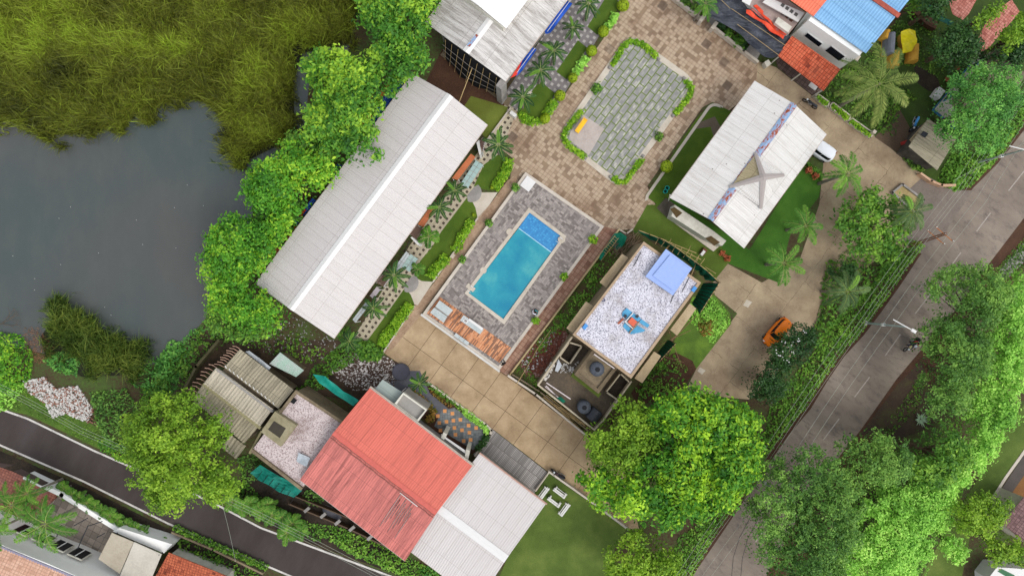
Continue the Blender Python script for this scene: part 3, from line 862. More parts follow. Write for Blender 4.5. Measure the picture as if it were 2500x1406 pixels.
def person(label, loc, ang, pose, shirt, trousers, hair='#15110f', helmet=None, skinc='#7a5238', group=None):
    """pose: joint positions, x forward, z up from what carries the figure"""
    t = thing('person', label, 'person', loc, ang, group)
    J = pose; SK = plain('skin_' + skinc[1:], skinc, 1, .55, .05)
    names = ['pelvis', 'waist', 'chest', 'neck', 'head0', 'head1', 'sl', 'el', 'wl', 'hl', 'sr', 'er', 'wr', 'hr', 'hipl', 'kl', 'al', 'tl', 'hipr', 'kr', 'ar', 'tr']
    rad = [.12, .11, (.13, .15), .055, .09, .075, .055, .042, .03, .03, .055, .042, .03, .03, .085, .06, .04, .035, .085, .06, .04, .035]
    E = [(0, 1), (1, 2), (2, 3), (3, 4), (4, 5), (2, 6), (6, 7), (7, 8), (8, 9), (2, 10), (10, 11), (11, 12), (12, 13), (0, 14), (14, 15), (15, 16), (16, 17), (0, 18), (18, 19), (19, 20), (20, 21)]
    vs = [Vector(J[n]) for n in names]; E = list(E); rad = list(rad)
    for h, w in ((9, 8), (13, 12)):          # five fingers from each palm
        d = (vs[h] - vs[w]).normalized(); u = d.cross(Vector((0, 0, 1)))
        u = u.normalized() if u.length > .1 else Vector((0, 1, 0))
        dn = Vector((0, 0, -1)) if abs(d.z) < .8 else Vector((1, 0, 0))
        for k, (off, ln) in enumerate(((-.03, .06), (-.01, .075), (.01, .072), (.03, .055))):
            a = len(vs); vs += [vs[h] + d * .045 + u * off, vs[h] + d * (.045 + ln * .6) + u * off * 1.1 + dn * .01, vs[h] + d * (.03 + ln) + u * off * 1.1 + dn * .04]
            E += [(h, a), (a, a + 1), (a + 1, a + 2)]; rad += [.012, .01, .008]
        a = len(vs); vs += [vs[h] - u * .045 + d * .01, vs[h] - u * .06 + d * .05 + dn * .015]; E += [(h, a), (a, a + 1)]; rad += [.013, .01]
    skin('body', vs, E, rad, SK, t, 1)
    g = ['pelvis', 'waist', 'chest', 'sl', 'el', 'sr', 'er']
    sv = [Vector(J[n]) for n in g]; half = [sv[3].lerp(sv[4], .75), sv[5].lerp(sv[6], .75)]
    skin('shirt', [sv[0], sv[1], sv[2], sv[2].lerp(Vector(J['neck']), .6), sv[3], half[0], sv[5], half[1]], [(0, 1), (1, 2), (2, 3), (2, 4), (4, 5), (2, 6), (6, 7)], [.145, .135, (.165, .19), .08, .09, .065, .09, .065], plain('cloth_' + shirt[1:], shirt, 1, .85, .1), t, 1)
    skin('trousers', [Vector(J['waist']).lerp(sv[0], .7), sv[0], J['hipl'], J['kl'], Vector(J['al']), J['hipr'], J['kr'], Vector(J['ar'])], [(0, 1), (1, 2), (2, 3), (3, 4), (1, 5), (5, 6), (6, 7)], [.14, .15, .11, .08, .06, .11, .08, .06], plain('cloth_' + trousers[1:], trousers, 1, .85, .1), t, 1)
    hd = (Vector(J['head0']) + Vector(J['head1'])) / 2; f = Vector(J.get('face', (1, 0, 0))).normalized()
    if helmet: MB().ball(hd + Vector((-.01, 0, .03)), .15, 14, (1.05, .9, .95)).build('helmet', plain('helmet_' + helmet[1:], helmet, 1, .3, .03), t, local=True, smooth=True)
    else: MB().ball(hd - f * .025 + Vector((0, 0, .035)), .115, 12, (1, .88, .95)).build('hair', plain('hair_' + hair[1:], hair, 1, .7, .1), t, local=True, smooth=True)
    fc = MB(); s = f.cross(Vector((0, 0, 1))).normalized()
    for q in (-1, 1): fc.ball(hd + f * .088 + s * .032 * q, .011, 6)
    fc.build('eyes', BLACK, t, local=True)
    MB().ball(hd + f * .1 - Vector((0, 0, .02)), .016, 6, (1, .8, 1.3)).build('nose', SK, t, local=True)
    MB().tube([hd + f * .09 - Vector((0, 0, .055)) + s * .022, hd + f * .09 - Vector((0, 0, .055)) - s * .022], .006, 5).build('mouth', plain('lips', '#7a4038'), t, local=True)
    for q in (-1, 1): MB().ball(hd + s * .09 * q, .022, 6, (.5, .5, 1.1)).build('ear', SK, t, local=True)
    for n in ('l', 'r'):
        a = Vector(J['a' + n]); b = Vector(J['t' + n]); d = (b - a); d.z = 0; d = d.normalized() if d.length > .01 else f
        MB().tube([a - d * .04 + Vector((0, 0, -.03)), a + d * .1 + Vector((0, 0, -.045)), a + d * .2 + Vector((0, 0, -.05))], [.045, .045, .03], 8).build('shoe', RUBBER, t, local=True)
    return t
STAND = dict(pelvis=(0, 0, .95), waist=(0, 0, 1.1), chest=(.02, 0, 1.32), neck=(.02, 0, 1.5), head0=(.03, 0, 1.6), head1=(.04, 0, 1.7), sl=(0, .2, 1.42), el=(-.02, .27, 1.14), wl=(.1, .28, .9), hl=(.13, .28, .82), sr=(0, -.2, 1.42), er=(-.02, -.3, 1.15), wr=(.12, -.26, .95), hr=(.18, -.25, .88), hipl=(0, .1, .9), kl=(.05, .12, .5), al=(0, .12, .09), tl=(.14, .14, .03), hipr=(0, -.1, .9), kr=(.08, -.12, .5), ar=(.1, -.13, .09), tr=(.24, -.15, .03))
CROSS = dict(pelvis=(0, 0, .14), waist=(.03, 0, .3), chest=(.12, 0, .52), neck=(.18, 0, .68), head0=(.25, 0, .76), head1=(.28, 0, .85), sl=(.1, .19, .6), el=(.22, .3, .38), wl=(.4, .2, .3), hl=(.46, .16, .28), sr=(.1, -.19, .6), er=(.22, -.3, .38), wr=(.4, -.18, .3), hr=(.46, -.14, .28), hipl=(.04, .1, .14), kl=(.36, .3, .2), al=(.3, -.06, .08), tl=(.34, -.16, .06), hipr=(.04, -.1, .14), kr=(.36, -.3, .2), ar=(.42, .06, .08), tr=(.46, .16, .06), face=(1, 0, -.4))
RIDE = dict(pelvis=(-.12, 0, .98), waist=(-.1, 0, 1.13), chest=(0, 0, 1.34), neck=(.06, 0, 1.5), head0=(.09, 0, 1.6), head1=(.1, 0, 1.68), sl=(.02, .19, 1.42), el=(.2, .3, 1.2), wl=(.36, .32, 1.1), hl=(.4, .31, 1.06), sr=(.02, -.19, 1.42), er=(.2, -.3, 1.2), wr=(.36, -.32, 1.1), hr=(.4, -.31, 1.06), hipl=(-.06, .12, .95), kl=(.3, .22, .78), al=(.12, .2, .36), tl=(.26, .2, .32), hipr=(-.06, -.12, .95), kr=(.3, -.22, .78), ar=(.12, -.2, .36), tr=(.26, -.2, .32))
PILL = {k: v for k, v in RIDE.items()}
PILL.update(el=(.12, .28, 1.2), wl=(.25, .18, 1.1), hl=(.31, .14, 1.1), er=(.12, -.28, 1.2), wr=(.25, -.18, 1.1), hr=(.31, -.14, 1.1))
# ---------------------------------------------------------------- the setting: ground, water, roads, paving
V = A - R(90)                # the compound's cross direction
m = MB().poly([(-260, -260, -.012), (260, -260, -.012), (260, 260, -.012), (-260, 260, -.012)])
tag(m.build('ground', G, loc=(0, 0, -.012), rot=0), kind='structure')
sheet('pond', [(-900, -900), (1000, -900), (890, 0), (850, 130), (760, 150), (745, 300), (700, 390), (625, 430), (615, 540), (560, 620), (520, 740), (500, 780), (455, 830), (400, 880), (330, 905), (200, 890), (60, 850), (0, 842), (-900, 800)], .0, WATER, rot=0)
sheet('marsh_mud', [(-500, -500), (900, -500), (890, 0), (850, 110), (740, 130), (715, 200), (720, 290), (670, 360), (610, 390), (575, 370), (550, 300), (500, 250), (430, 235), (380, 262), (300, 300), (180, 325), (60, 300), (-500, 290)], .004, MUD, rot=0)
sheet('marsh_mud', [(100, 820), (130, 780), (165, 765), (200, 790), (260, 815), (310, 850), (330, 870), (320, 915), (200, 920), (110, 870)], .004, MUD, rot=0)
# left road
RU = [(-400, 840), (0, 994), (68, 1018), (232, 1097), (400, 1170), (519, 1222), (637, 1284), (750, 1326), (954, 1402), (1300, 1540)]
RL = [(-400, 930), (0, 1090), (205, 1179), (410, 1281), (640, 1380), (900, 1490), (1300, 1650)]
sheet('road', RU + RL[::-1], .01, ROAD2, rot=R(-25), org=(300, 1180))
for nm_, ln_ in (('road_edge_line', RU), ('road_edge_line', RL)):
    sheet(nm_, band([(x, y + (4 if ln_ is RU else -4)) for x, y in ln_], 4.5), .016, mottled('faded_white_road_paint', ('#8d8780', '#c8c2ba', '#d8d2ca'), .8, 4), rot=R(-25))
sheet('road_shoulder', [(-400, 945), (0, 1100), (205, 1188), (410, 1290), (640, 1390), (640, 1440), (380, 1330), (130, 1215), (0, 1150), (-400, 1000)], .006, SOILD, rot=0)
# main road
ML = [(2900, -150), (2500, 318), (2440, 395), (2375, 460), (2310, 562), (2246, 624), (2201, 692), (2150, 764), (2109, 818), (2061, 870), (2020, 930), (1979, 998), (1925, 1062), (1880, 1127), (1759, 1306), (1690, 1406), (1450, 1800)]
MR = [(2900, 60), (2500, 532), (2406, 655), (2330, 760), (2235, 870), (2188, 926), (2099, 1052), (2054, 1107), (1950, 1260), (1870, 1406), (1600, 1800)]
sheet('dirt_verge', [(x - 16, y - 12) for x, y in ML] + [(x + 60, y + 45) for x, y in MR[::-1]], .006, SOILR, rot=A)
sheet('road', ML + MR[::-1], .012, ROAD1, rot=R(54), org=(2150, 850))
cl = [((2505, 418), (2452, 465)), ((2418, 520), (2384, 565)), ((2346, 616), (2310, 665)), ((2272, 716), (2234, 766)), ((2198, 816), (2161, 868)), ((2123, 920), (2086, 969)), ((2049, 1021), (2010, 1073)), ((1972, 1125), (1938, 1178)), ((1868, 1290), (1845, 1322))]
cl[0] = ((2500, 418), (2462, 466))
for a, b in cl:
    sheet('lane_marking', band([a, b], 2.6), .017, plain('worn_white_paint', '#a0968c', 1, .8, .25), rot=A)
for off in (0, 7):
    sheet('tyre_track', band([(1786 + off * 3.2, 1406), (1790 + off * 3.2, 1360), (1806 + off * 3, 1310), (1832 + off * 3, 1262)], 1.6), .0165, plain('tyre_rubber_mark', '#4a4442', 1, .8))
# compound ground
sheet('brown_paving', [(1500, -60), (1660, -40), (1720, 45), (1850, 150), (1900, 180), (1846, 220), (1780, 270), (1740, 250), (1715, 262), (1580, 455), (1600, 500), (1548, 560), (1509, 562), (1475, 553), (1283, 420), (1245, 470), (1170, 540), (1050, 700), (1012, 760), (985, 735), (1055, 690), (1160, 535), (1245, 450), (1250, 385), (1180, 330), (1240, 262), (1330, 305), (1380, 230), (1480, 85), (1525, 12)], .008, PLAZA, org=(1500, 500))
sheet('brown_path', [(1240, 440), (1262, 430), (1262, 450), (1022, 775), (960, 850), (935, 862), (1012, 748), (1060, 690), (1170, 535)], .012, BROWNP)
sheet('brick_path', [(1475, 553), (1512, 562), (1250, 905), (1242, 918), (1218, 905)], .013, mk_tiles('reddish_block_paving', '#96705c', '#ac8a74', .46, .46, '#7a5746'), org=(1300, 800))
sheet('concrete_driveway', [(1850, 150), (1895, 165), (1990, 240), (2140, 335), (2190, 375), (2250, 425), (2330, 465), (2300, 560), (2250, 610), (2180, 600), (2010, 740), (1990, 800), (1890, 920), (1830, 975), (1670, 960), (1700, 900), (1800, 765), (1745, 720), (1740, 690), (1770, 640), (1860, 690), (1950, 640), (2000, 500), (2010, 400), (1960, 330), (1846, 200)], .0103, DRIVE, org=(1790, 760))
sheet('dark_asphalt_apron', [(2210, 470), (2258, 428), (2330, 465), (2375, 465), (2310, 562), (2250, 620), (2200, 590), (2245, 520)], .0235, mottled('damp_asphalt', ('#5d534b', '#766b62', '#877b70'), .4, 5))
sheet('concrete_yard', [(1030, 768), (1218, 905), (1242, 920), (1430, 1062), (1520, 1130), (1560, 1290), (1530, 1290), (1340, 1152), (1205, 1048), (1190, 1040), (1047, 935), (1000, 905), (935, 860), (1012, 750)], .009, YARD, rot=R(-35.8), org=(1077.7, 890.7))
sheet('ribbed_ramp', [(1203, 1048), (1340, 1155), (1306, 1200), (1168, 1095)], .013, mk_stripes(), rot=V, org=(1200, 1080))
sheet('grey_path', [(1168, 1096), (1306, 1201), (1300, 1212), (1155, 1108)], .014, CONCG, rot=V)
sheet('lawn', [(1340, 1155), (1530, 1290), (1500, 1340), (1480, 1500), (1180, 1500), (1300, 1215)], .012, LAWN2)
sheet('lawn', [(1600, 500), (1640, 470), (1700, 520), (1830, 610), (1960, 400), (2005, 440), (2000, 480), (1930, 570), (1900, 690), (1770, 640), (1750, 665), (1650, 600), (1545, 565)], .0125, LAWN3)
sheet('lawn', [(1545, 562), (1580, 500), (1650, 500), (1760, 600), (1780, 640), (1740, 690), (1700, 640), (1600, 580)], .0165, mk_lawn('worn_lawn', ('#44511c', '#4f6222', '#667832')))
sheet('lawn', rounded([(1740, 250), (1790, 275), (1640, 480), (1605, 500), (1575, 478), (1700, 290)], [22, 5, 5, 5, 5, 5]), .0145, LAWN)
sheet('lawn', [(1690, 725), (1745, 720), (1782, 765), (1785, 790), (1700, 900), (1650, 960), (1590, 960), (1640, 850)], .0135, mk_lawn('rough_lawn', ('#3c4a1c', '#54702a', '#7c9a34'), .5))
sheet('bare_soil', [(1690, 880), (1700, 900), (1660, 960), (1560, 990), (1540, 960), (1600, 880), (1650, 860)], .0175, SOILR)
sheet('dirt_patch', [(1705, 300), (1745, 285), (1770, 330), (1745, 345), (1735, 310), (1700, 315)], .0185, mottled('bare_patch', ('#5f5444', '#74675a'), .8, 6))
sheet('kerb_slab', band(rounded([(1578, 490), (1580, 478), (1738, 252), (1762, 262)], [1, 2, 18, 1])[3:], 7), .06, CREAM)
sheet('construction_plot', [(1509, 562), (1560, 570), (1740, 690), (1660, 840), (1500, 1060), (1430, 1060), (1250, 915)], .007, mottled('weedy_plot', ('#3a2c20', '#54442f', '#4e5a28', '#5d7230'), .6, 5, bump=.06))
sheet('brick_rubble_ground', [(1290, 850), (1370, 790), (1400, 840), (1330, 920), (1290, 920), (1268, 890)], .011, speckle('crushed_brick', '#74483a', '#a08478', '#50342a', 7, .5))
sheet('back_yard', [(1080, 120), (1245, 255), (1190, 335), (1040, 200)], .007, SOILR)
sheet('lawn', [(1150, 235), (1240, 262), (1235, 280), (1190, 340), (1120, 280)], .011, LAWNO)
sheet('stone_path', [(1090, 115), (1250, 240), (1240, 262), (1075, 135)], .0115, CONCD)
sheet('garden_paving', [(1385, 0), (1440, -80), (1560, -80), (1480, 60), (1335, 300), (1300, 300), (1235, 250), (1235, 225)], .0085, mk_check('grey_paving_with_pale_dots', '#7c7674', '#a8a29c', .66), org=(1400, 100))
for L_ in ([(1482, -10), (1505, -10), (1512, 20), (1458, 86), (1434, 66)], [(1411, 99), (1434, 118), (1383, 195), (1358, 176)], [(1318, 198), (1355, 228), (1322, 296), (1290, 302), (1262, 282), (1268, 262)]):
    sheet('lawn', L_, .0145, LAWN)
# hall garden strip
sheet('garden_paving', [(1190, 340), (1235, 250), (1262, 270), (1215, 390), (1160, 470), (1020, 680), (900, 835), (860, 830), (1000, 600)], .0095, CHK, org=(1080, 560))
sheet('cream_pad', [(1160, 470), (1215, 470), (1195, 500), (1166, 532), (1150, 490)], .015, CREAM)
sheet('cream_pad', [(1012, 680), (1058, 688), (1020, 745), (1012, 743), (990, 704)], .015, CREAM)
for cx, cy in ((1152, 470), (998, 690)):
    pts = [(cx + 24 * math.cos(a), cy + 24 * math.sin(a)) for a in np.linspace(-.9, 2.0, 14)] + [(cx - 12, cy + 8), (cx + 6, cy - 14)]
    sheet('grey_semicircle', pts, .019, CONCG)
for L_ in ([(1181, 403), (1218, 376), (1248, 390), (1243, 420), (1212, 466), (1185, 464), (1157, 455)],
           [(1142, 480), (1153, 492), (1161, 508), (1166, 532), (1110, 612), (1055, 688), (1030, 686), (1012, 677), (1026, 637), (1055, 603), (1077, 566)],
           [(989, 702), (1003, 720), (1012, 743), (1008, 752), (937, 858), (893, 836), (920, 800)]):
    sheet('lawn', L_, .0155, LAWN)
# right side plots
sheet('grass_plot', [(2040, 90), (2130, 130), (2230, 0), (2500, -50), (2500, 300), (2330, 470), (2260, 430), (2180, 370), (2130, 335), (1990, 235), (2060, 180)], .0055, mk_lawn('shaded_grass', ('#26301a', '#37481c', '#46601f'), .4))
sheet('dirt_lane', [(2180, 240), (2215, 300), (2240, 350), (2200, 380), (2135, 335), (2165, 300)], .0135, mottled('brown_dirt_lane', ('#40342a', '#5a4a3a', '#6c5a48'), .4, 5))
sheet('black_gravel_heap', rounded([(2230, 160), (2255, 165), (2290, 190), (2295, 215), (2270, 225), (2240, 205)], 8), .0135, SOILD)
sheet('pink_paving', [(2310, -20), (2395, -20), (2365, 35), (2350, 50), (2325, 35)], .0105, PINKP)
sheet('pink_paving', [(2440, 20), (2470, 0), (2490, 30), (2420, 110), (2400, 140), (2385, 100), (2405, 60)], .0105, PINKP)
sheet('lawn', [(2500, 985), (2600, 1000), (2600, 1060), (2500, 1095), (2400, 1240), (2370, 1300), (2330, 1500), (2200, 1500), (2300, 1310)], .0085, LAWN2)
sheet('kerb_slab', band([(2412, 1232), (2455, 1165), (2500, 1102), (2560, 1010)], 7), .05, CONC)
sheet('drain_strip', [(2418, 1234), (2500, 1110), (2560, 1020), (2580, 1050), (2510, 1150), (2450, 1236)], .012, mottled('dark_strip', ('#4a4440', '#5c544e'), .6, 5))
sheet('brown_floor', [(2450, 1232), (2500, 1160), (2560, 1100), (2560, 1250), (2470, 1250)], .016, mottled('brown_boards', ('#6e4a2c', '#8a6238'), .8, 5))
sheet('dirt_clearing', [(2190, 940), (2250, 880), (2275, 960), (2280, 1040), (2200, 1070), (2100, 1060)], .0125, mottled('litter_soil', ('#2a211a', '#42342a', '#4c5226'), .5, 5))
sheet('drain_channel', [(2500, 590), (2500, 640), (2440, 700), (2440, 660)], .0125, CONCG)
sheet('rubbish_ground', [(430, 850), (500, 790), (560, 800), (620, 830), (830, 830), (960, 900), (880, 980), (740, 960), (600, 860), (520, 900), (430, 960), (400, 900)], .0075, mottled('littered_earth', ('#1e1914', '#33291f', '#4a3c2e', '#3c4420'), .6, 5))
sheet('rubble_ground', [(800, 900), (860, 860), (940, 870), (1000, 900), (960, 960), (900, 950), (830, 930)], .0115, GRAVR)
sheet('slate_paving', [(968, 905), (1025, 905), (1050, 960), (1110, 1010), (1090, 1030), (950, 940)], .0125, plain('dark_slate_paving', '#5c5c62', 1, .8, .15))
sheet('slate_paving', [(1080, 1000), (1110, 995), (1190, 1055), (1155, 1098), (1060, 1040)], .0165, mk_orangecheck(), rot=0, org=(1080, 1000))
sheet('garden_soil', [(985, 960), (1045, 940), (1200, 1050), (1160, 1110), (1100, 1090), (1000, 990)], .0105, SOILR)
sheet('grass_strip', [(0, 1000), (0, 960), (60, 940), (250, 1050), (330, 1110), (240, 1095), (68, 1012)], .0065, mk_lawn('verge_grass', ('#3e4a20', '#4a6424', '#6a8434')))
sheet('back_strip', [(540, 1215), (620, 1130), (760, 1180), (1010, 1370), (1180, 1500), (1100, 1470), (950, 1395), (750, 1322), (637, 1280)], .0065, SOILD)
# orange tiles set in the slate paving
ORT = plain('orange_terracotta_tile', '#d8935a', 1, .7, .12)
for x, y in [(1086, 1003), (1104.5, 1009), (1069, 1015), (1124, 1024), (1107, 1026), (1090, 1029), (1072.5, 1032), (1144, 1038), (1109.5, 1044), (1162.5, 1044), (1128, 1049.5), (1075.5, 1050), (1146, 1055.5), (1112, 1060.5), (1149, 1073), (1132, 1076)]:
    sheet('inset_tile', [(x - 4.3, y - 4.3), (x + 4.3, y - 4.3), (x + 4.3, y + 4.3), (x - 4.3, y + 4.3)], .0205, ORT, rot=0)

for q, l in (([(1814, 745), (1823, 731), (1836, 737), (1826, 751)], 0), ([(1702, 905), (1709, 896), (1722, 904), (1714, 914)], 1), ([(1098, 627), (1104, 618), (1112, 623), (1106, 632)], 2)):
    sheet('manhole_cover', q, .028, mottled('manhole_concrete', ('#b0a490', '#cabfae'), 1, 8))
# ---------------------------------------------------------------- central plaza
PO = rounded([(1537, 80), (1706, 203), (1516, 464), (1358, 338)], [40, 42, 34, 42], 8)
t = thing('raised_plaza', 'raised rectangular paved plaza with rounded corners, grass joints and pale kerb slabs', 'plaza', P(1530, 272))
MB().prism(PP(PO), 0, .12).build('kerb', CREAM, t)
pin = rounded([(1541, 100), (1688, 207), (1514, 444), (1374, 336)], [30, 32, 24, 32], 8)
m = MB().poly(PP(pin, 0));
for v in m.v: v.z = .126
m.build('paving', GPAV, t)
m = MB().poly(PP(rounded([(1424, 281), (1475, 316), (1437, 380), (1381, 336)], [1, 1, 1, 26]), 0))
for v in m.v: v.z = .132
m.build('stage_slab', mottled('pinkish_concrete', ('#9c9088', '#b0a49b', '#bcb1a8'), .8, 6), t)
t['kind'] = 'structure'
gh = 'planted hedge corners of the raised plaza'
for c_, l_ in (([(1496, 160), (1509, 135), (1523, 113), (1540, 99), (1568, 106), (1588, 122), (1603, 140)], 'bright hedge curving round the top corner of the raised plaza'),
               ([(1675, 196), (1690, 212), (1688, 226), (1675, 246), (1648, 278)], 'bright hedge curving round the right corner of the raised plaza'),
               ([(1498, 433), (1510, 444), (1527, 444), (1545, 418), (1569, 386)], 'bright hedge curving round the bottom corner of the raised plaza'),
               ([(1421, 268), (1400, 293), (1385, 313), (1376, 333), (1390, 356), (1410, 370), (1428, 384)], 'bright hedge round the plaza corner beside the yellow bench')):
    hedge(l_, band(c_, 12), .5, leaf=.16, dens=230, group=gh, z0=.1)
for x, y, l_ in ((1488, 167, 'just below the top hedge on the left kerb'), (1607, 147, 'at the right end of the top hedge'), (1669, 193, 'above the right hedge'), (1642, 284, 'below the right hedge'), (1569, 382, 'above the bottom hedge on the right kerb'), (1490, 433, 'at the left end of the bottom hedge'), (1429, 387, 'at the end of the hedge beside the bench')):
    c = P(x, y); t = thing('kerb_light', 'square kerb light ' + l_, 'light', (c.x, c.y, .12), A, 'square lights on the plaza kerb')
    MB().box(c, A, .34, .34, .12, .24).build('base', CONCG, t); MB().box(c, A, .2, .2, .24, .36).build('lamp_box', BLACK, t); MB().box(c, A, .24, .24, .36, .39).build('cap', CONCG, t)
shrub('shrub', 'small round shrub on the left kerb of the raised plaza', 1457, 215, .62, .9, F_MID, group='lone shrubs on the plaza kerbs')
shrub('shrub', 'small round shrub on the right kerb of the raised plaza', 1610, 332, .5, .8, F_WEED, group='lone shrubs on the plaza kerbs')
c = P(1418, 311); t = thing('bench', 'bright yellow backed bench on the concrete corner of the raised plaza', 'bench', (c.x, c.y, .13), R(55))
YEL = plain('yellow_paint', '#eeb92c', 1, .4, .06)
MB().box((0, 0), 0, 1.75, .42, .42, .46).build('seat', YEL, t, local=True); MB().box((0, .26), 0, 1.75, .06, .46, .85).build('backrest', YEL, t, local=True)
for x in (-.7, .7): MB().box((x, 0), 0, .06, .4, 0, .42).build('leg', BLACK, t, local=True)
for x in (-.86, .86): MB().box((x, 0), 0, .05, .45, .46, .66).build('armrest', YEL, t, local=True)

# ---------------------------------------------------------------- pool terrace
DZ = .5
t = thing('pool_terrace', 'raised grey paved terrace around the blue swimming pool', 'terrace', P(1250, 660)); t['kind'] = 'structure'
DC = [(1283, 420), (1475, 553), (1218, 905), (1030, 768)]
pc = [(1293, 519), (1373, 579), (1229, 779), (1144, 715)]
m = MB(); dw = PP(DC, DZ)
m.prism(dw, 0, DZ - .06, top=False); m.build('retaining_wall', CREAM, t)
def ring(outer, inner, z0, z1, mat, name, par):
    m = MB(); n = len(outer)
    o = PP(outer, z1); i = PP(inner, z1)
    for k in range(n):
        a, b = o[k], o[(k + 1) % n]; c2, d2 = i[(k + 1) % n], i[k]
        m.prism([a, b, c2, d2], z0, z1)
    return m.build(name, mat, par)
inn = [(1284, 430), (1465, 555), (1217, 894), (1041, 766)]
ring(DC, inn, DZ - .06, DZ + .03, CONC, 'edge_kerb', t)
cop = [(1291, 507), (1383, 577), (1231, 792), (1134, 716)]
ring(inn, cop, DZ - .1, DZ, DECK, 'paving', t)
ring(cop, pc, .0, DZ + .04, CREAM, 'pool_coping', t)
m = MB()
for x, y, r in ((1180, 660, 8), (1244, 566, 8), (1371, 585, 9)): m.lathe(P(x, y, DZ) - Vector((0, 0, .1)), [(r * S, 0), (r * S, .145)], 16)
m.box(P(1149, 702, DZ), A, .5, 1.0, .3, DZ + .045); m.build('coping_pad', CREAM, t)
# the basin
dv0, dv1 = (1266, 557), (1347, 617)
t2 = thing('swimming_pool', 'rectangular swimming pool of blue water with a shallow tiled end', 'pool', P(1260, 650))
zw = DZ - .12
q = PP([pc[0], pc[1], dv1, dv0], 0); k = (CH - zw) / CH
m = MB().poly([Vector((v.x * k, v.y * k, zw)) for v in q]); m.build('shallow_water', POOLT, t2)
q = PP([dv0, dv1, pc[2], pc[3]], 0)
m = MB().poly([Vector((v.x * k, v.y * k, zw)) for v in q]); m.build('deep_water', POOLW, t2)
m = MB(); a = P(*dv0, zw); b = P(*dv1, zw); m.tube([a + Vector((0, 0, .02)), b + Vector((0, 0, .02))], .05, 6); m.build('divider_rail', plain('pale_blue_rail', '#a8d4e4', 1, .4), t2)
for x, y, an in ((1150, 706, A), (1366, 588, A)):
    m = MB(); c = P(x, y, zw); u = Vector((math.cos(an), math.sin(an), 0)) * .3; w = Vector((math.sin(an), -math.cos(an), 0))
    for s_ in (-1, 1): m.tube([c + u * s_ - w * .3 + Vector((0, 0, .1)), c + u * s_ - w * .2 + Vector((0, 0, .6)), c + u * s_ + w * .1 + Vector((0, 0, .55)), c + u * s_ + w * .22], .03, 6)
    m.build('ladder', plain('steel_rail', '#d4d6d8', 1, .3), t2)
q = MB().box(P(1289, 449, DZ), A, 1.35, 1.2, DZ, DZ + .1)
tag(q.build('stone_slab', WHITE), 'square white stone slab on the top corner of the pool terrace', 'slab')
# bar corner
t = thing('terracotta_deck', 'strip of orange and brown terracotta boards at the foot of the pool terrace', 'deck', P(1150, 810, DZ)); t['kind'] = 'structure'
k = (CH - DZ) / CH
m = MB(); m.prism(PP([(1073, 724), (1248, 849), (1219, 885), (1042, 765)], DZ), DZ, DZ + .03); m.build('boards', PLANK, t)
m = MB(); m.wall([P(1030, 769, DZ), P(1218, 905, DZ)], .22, .3, DZ + .12)
tag(m.build('terrace_wall', mottled('white_ledge', ('#b9b5ae', '#d4d1ca'), .6, 5), rot=V), 'long low white ledge along the foot of the pool terrace', 'wall')
m = MB().box(P(1219, 888, DZ), A, 1.2, .25, DZ, DZ + .1)
SLAB = mottled('grey_granite', ('#98a09e', '#b2b8b5', '#c2c6c2'), .8, 6)
t = thing('counter', 'pair of grey stone slabs on the left end of the terracotta deck', 'counter', P(1078, 760, DZ))
for a, b, c_, d_ in (((1073, 733), (1106, 757), (1094, 771), (1063, 748)), ((1060, 751), (1092, 773), (1083, 788), (1050, 763))):
    MB().prism(PP([a, b, c_, d_], 1.2), 1.1, 1.2).build('top', SLAB, t)
MB().prism(PP([(1070, 738), (1100, 760), (1083, 783), (1055, 762)], 1.1), DZ, 1.1).build('base', CONCG, t)
t = thing('bar_counter', 'long grey stone bar counter with a small white sink on the terracotta deck', 'counter', P(1155, 790, DZ))
MB().prism(PP([(1132, 769), (1181, 804), (1172, 816), (1123, 782)], 1.4), 1.3, 1.4).build('top', SLAB, t)
MB().prism(PP([(1133, 773), (1178, 806), (1171, 814), (1126, 782)], 1.3), DZ, 1.3).build('base', CONCG, t)
MB().prism(PP([(1146, 777), (1180, 801), (1176, 806), (1143, 782)], 1.55), 1.4, 1.46).build('raised_shelf', WHITE, t)
c = P(1137, 783, 1.4); MB().box(c, V, .5, .38, 1.4, 1.44).build('sink', WHITE, t); MB().box(c, V, .3, .24, 1.44, 1.445).build('sink_bowl', CONCG, t)
MB().tube([c + Vector((-.15, .2, 0)), c + Vector((-.15, .2, .25)), c + Vector((-.05, .1, .25))], .02, 6).build('tap', CHROME, t)
t = thing('serving_bench', 'narrow grey bench in three slabs against the ledge of the terracotta deck', 'bench', P(1128, 826, DZ))
for i in range(3):
    a = (1113 + i * 11.2, 812.5 + i * 8); MB().prism(PP([a, (a[0] + 10.6, a[1] + 7.7), (a[0] + 5.5, a[1] + 15), (a[0] - 5, a[1] + 7)], .95), .88, .95).build('slab', SLAB, t)
MB().prism(PP([(1112, 815), (1144, 838), (1140, 844), (1109, 821)], .9), DZ, .88).build('base', CONCG, t)
g = 'potted shrubs on the edges of the pool terrace'
for x, y, r, l in ((1258, 458, .42, 'on the left kerb of the pool terrace nearest its top corner'), (1194, 545, .45, 'on the left kerb of the pool terrace, second from the top'), (1129, 634, .45, 'on the left kerb of the pool terrace, nearest the deck'), (1447, 586, .52, 'on the right kerb of the pool terrace nearest the construction ladder'), (1377, 676, .48, 'on the right kerb of the pool terrace halfway down'), (1307, 782, .45, 'beside the two seated people')):
    s_ = shrub('shrub', 'small leafy shrub ' + l, x, y, r, .7, F_MID if y < 640 and x < 1300 else F_HEDGE, group=g); s_.location.z = DZ
    MB().lathe((0, 0, 0), [(.16, 0), (.24, .3), (.2, .3)], 12).build('pot', plain('clay_pot', '#8a5238'), s_, local=True)

